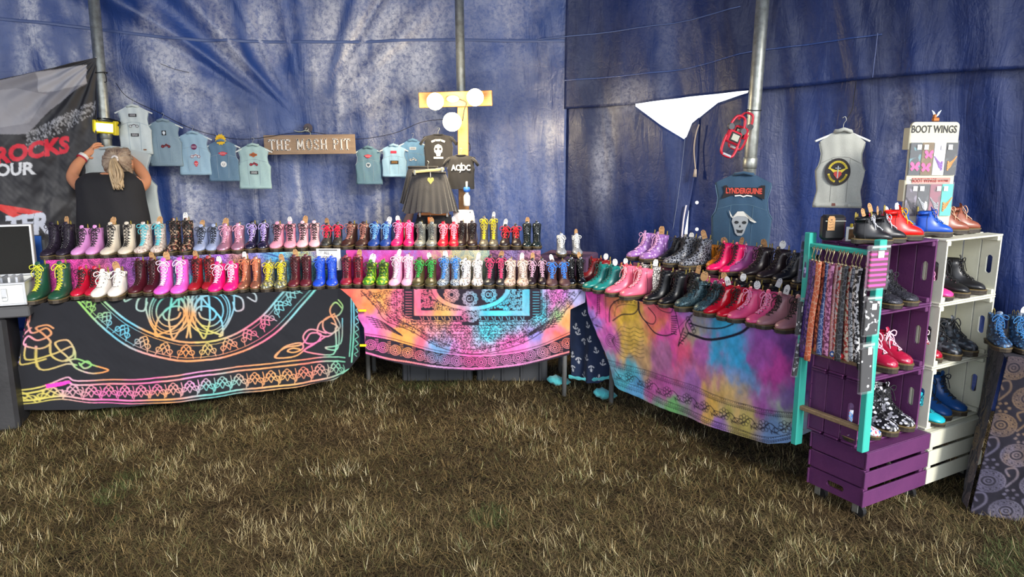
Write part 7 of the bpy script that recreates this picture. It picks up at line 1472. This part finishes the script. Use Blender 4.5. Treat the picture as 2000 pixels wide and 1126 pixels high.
# hair: scalp shell plus tied ponytail made of many strands
HAIR = mat('streaked_hair', '8c7462', .5, pattern='streak' if False else 'mottle', c2='c0ac94', scale=18, spec=.4); HB = mat('blonde_hair', 'c8ac84', .5, pattern='mottle', c2='a08868', scale=22)
hc_ = rel(228, 318, Yp+.03); rr_ = random.Random(3); tie = rel(226, 310, Yp-.075)
q = MB()
for k in range(150):
    a_ = rr_.uniform(-2.6, 2.6); el_ = rr_.uniform(-.9, 1.5); st_ = hc_+Vector((math.sin(a_)*.088*math.cos(el_*.6), .03+.075*math.cos(a_)*.9*math.cos(el_*.5), .098*math.sin(el_)))
    dm = (st_+tie)/2; o_ = (dm-hc_); o_ = o_.normalized()*max(o_.length, .099) if o_.length > 1e-5 else o_; q.tube(bez([st_, hc_+o_, tie+Vector((rr_.uniform(-.012, .012), 0, rr_.uniform(-.012, .012)))], 4), [.009, .009, .009, .009, .009, .009, .009, .008, .006][:9], 5)
q.obj('swept_back_hair', HAIR, root, True)
sc_m = MB(); sc_m.add([tuple(hc_+Vector((math.sin(p_)*math.cos(t_)*.090, .012+math.sin(p_)*math.sin(t_)*.096, .004+math.cos(p_)*.104))) for p_ in np.linspace(.02, 2.3, 12) for t_ in np.linspace(0, 2*PI, 25)[:-1]], [(i*24+k, i*24+(k+1) % 24, (i+1)*24+(k+1) % 24, (i+1)*24+k) for i in range(11) for k in range(24)]); sc_m.obj('scalp_hair', HAIR, root, True)
q = MB(); pe = rel(231, 368, Yp-.15)
for k in range(46):
    o1 = Vector((rr_.uniform(-.035, .045), rr_.uniform(-.02, .02), 0)); o2 = Vector((rr_.uniform(-.030, .030), rr_.uniform(-.015, .015), rr_.uniform(-.01, .04))); q.tube(bez([tie, tie+Vector((.0, -.035, -.01))+o1*.4, (tie+pe)/2+Vector((.005, -.02, 0))+o1, pe+o2], 4), [.007]*12+[.003], 5)
q.obj('ponytail', HB, root, True)
q = MB(); q.tube([tie+Vector((math.cos(a_)*.018, -.012, math.sin(a_)*.018)) for a_ in np.linspace(0, 2*PI, 13)], .008, 7); q.obj('hair_tie', mat('pale_hair_tie', 'dcd4cc', .7), root, True)
wv_ = rel(163, 306, Yp+.245); dv = (rel(166, 304, Yp+.25)-rel(150, 322, Yp+.19)).normalized(); q = MB(); q.tube([wv_-dv*.011, wv_+dv*.011], .036, 14); q.obj('white_wristband', WT, root, True); q = MB(); q.tube([wv_-dv*.024, wv_-dv*.014], .038, 14); q.obj('red_wristband', mat('red_band', 'c03040', .5), root, True)
for sx in (-1, 1): q = MB(); q.tube([(hc_.x+sx*.086, hc_.y+.02, hc_.z-.01), (hc_.x+sx*.096, hc_.y+.015, hc_.z-.01)], [.016, .020], 10, flat=1.5); q.obj('ear', SKIN, root, True)
# second person, mostly hidden behind the skirts, one forearm raised to a hanger
Y2 = 5.62; X2 = at(852, 420, Y2).x; r2_ = thing('person', (X2, Y2, 0), 'person hidden behind the black skirts with one bare forearm raised', 'person')
def rl(u, v, Y): return at(u, v, Y)-Vector((X2, Y2, 0))
J = {'p': (Vector((0, 0, .62)), (.13, .1)), 'b': (Vector((0, 0, .80)), (.13, .1)), 'c': (Vector((0, 0, .98)), (.14, .1)), 'n': (Vector((0, .0, 1.10)), .05), 'h': (Vector((0, -.01, 1.19)), .078), 'k': (Vector((0, -.01, 1.27)), .06)}
E = [('p', 'b'), ('b', 'c'), ('c', 'n'), ('n', 'h'), ('h', 'k')]; s0, e0, w0_ = rl(822, 445, Y2-.05), rl(786, 462, Y2-.22), rl(803, 412, Ym+.10)
J['Xs'] = (s0, .05); J['Xe'] = (e0, .042); J['Xf'] = (e0*.5+w0_*.5, .038); J['Xwrist'] = (w0_, (.026, .021)); E += [('c', 'Xs'), ('Xs', 'Xe'), ('Xe', 'Xf'), ('Xf', 'Xwrist')]; hand(J, E, 'X', w0_, (.45, -.25, .75), (.2, 1, 0), (.8, -.2, -.3), .95)
J['Ys'] = (rl(880, 445, Y2-.02), .05); J['Ye'] = (rl(892, 520, Y2), .042); J['Yw'] = (rl(885, 560, Y2-.12), .03); E += [('c', 'Ys'), ('Ys', 'Ye'), ('Ye', 'Yw')]
for sd in (-1, 1):
    for k, (x, y, z, rq) in enumerate(((.10, -.02, .55, .085), (.13, -.16, .42, .06), (.12, -.02, .08, .042), (.12, -.12, .03, .03))): J[f'g{sd}{k}'] = (Vector((sd*x, y, z)), rq)
    E += [('p', f'g{sd}0')]+[(f'g{sd}{k}', f'g{sd}{k+1}') for k in range(3)]
skin('body', J, E, SKINB, r2_)
J2 = {'a': (Vector((0, 0, .60)), (.15, .12)), 'b': (Vector((0, 0, .82)), (.15, .12)), 'c': (Vector((0, 0, 1.02)), (.13, .105)), 's': (s0*.85+Vector((0, 0, .15)), .065), 't': (rl(880, 445, Y2-.02), .065)}
skin('blue_top', J2, [('a', 'b'), ('b', 'c'), ('c', 's'), ('c', 't')], mat('blue_grey_top', '44566c', .8), r2_)
q = MB(); q.add([tuple(J['h'][0]+Vector((math.sin(p_)*math.cos(t_)*.086, .01+math.sin(p_)*math.sin(t_)*.09, .02+math.cos(p_)*.095))) for p_ in np.linspace(.02, 2.0, 9) for t_ in np.linspace(0, 2*PI, 17)[:-1]], [(i*16+k, i*16+(k+1) % 16, (i+1)*16+(k+1) % 16, (i+1)*16+k) for i in range(8) for k in range(16)]); q.obj('hair', mat('dark_hair', '3a2c24', .5), r2_, True)
# eyelets and stitching are too small to pick apart singly
for o in bpy.data.objects:
    if o.name.split('.')[0] in ('eyelets', 'stitching', 'swept_back_hair', 'ponytail', 'handwriting', 'print', 'print_detail', 'features'): o['kind'] = 'stuff'
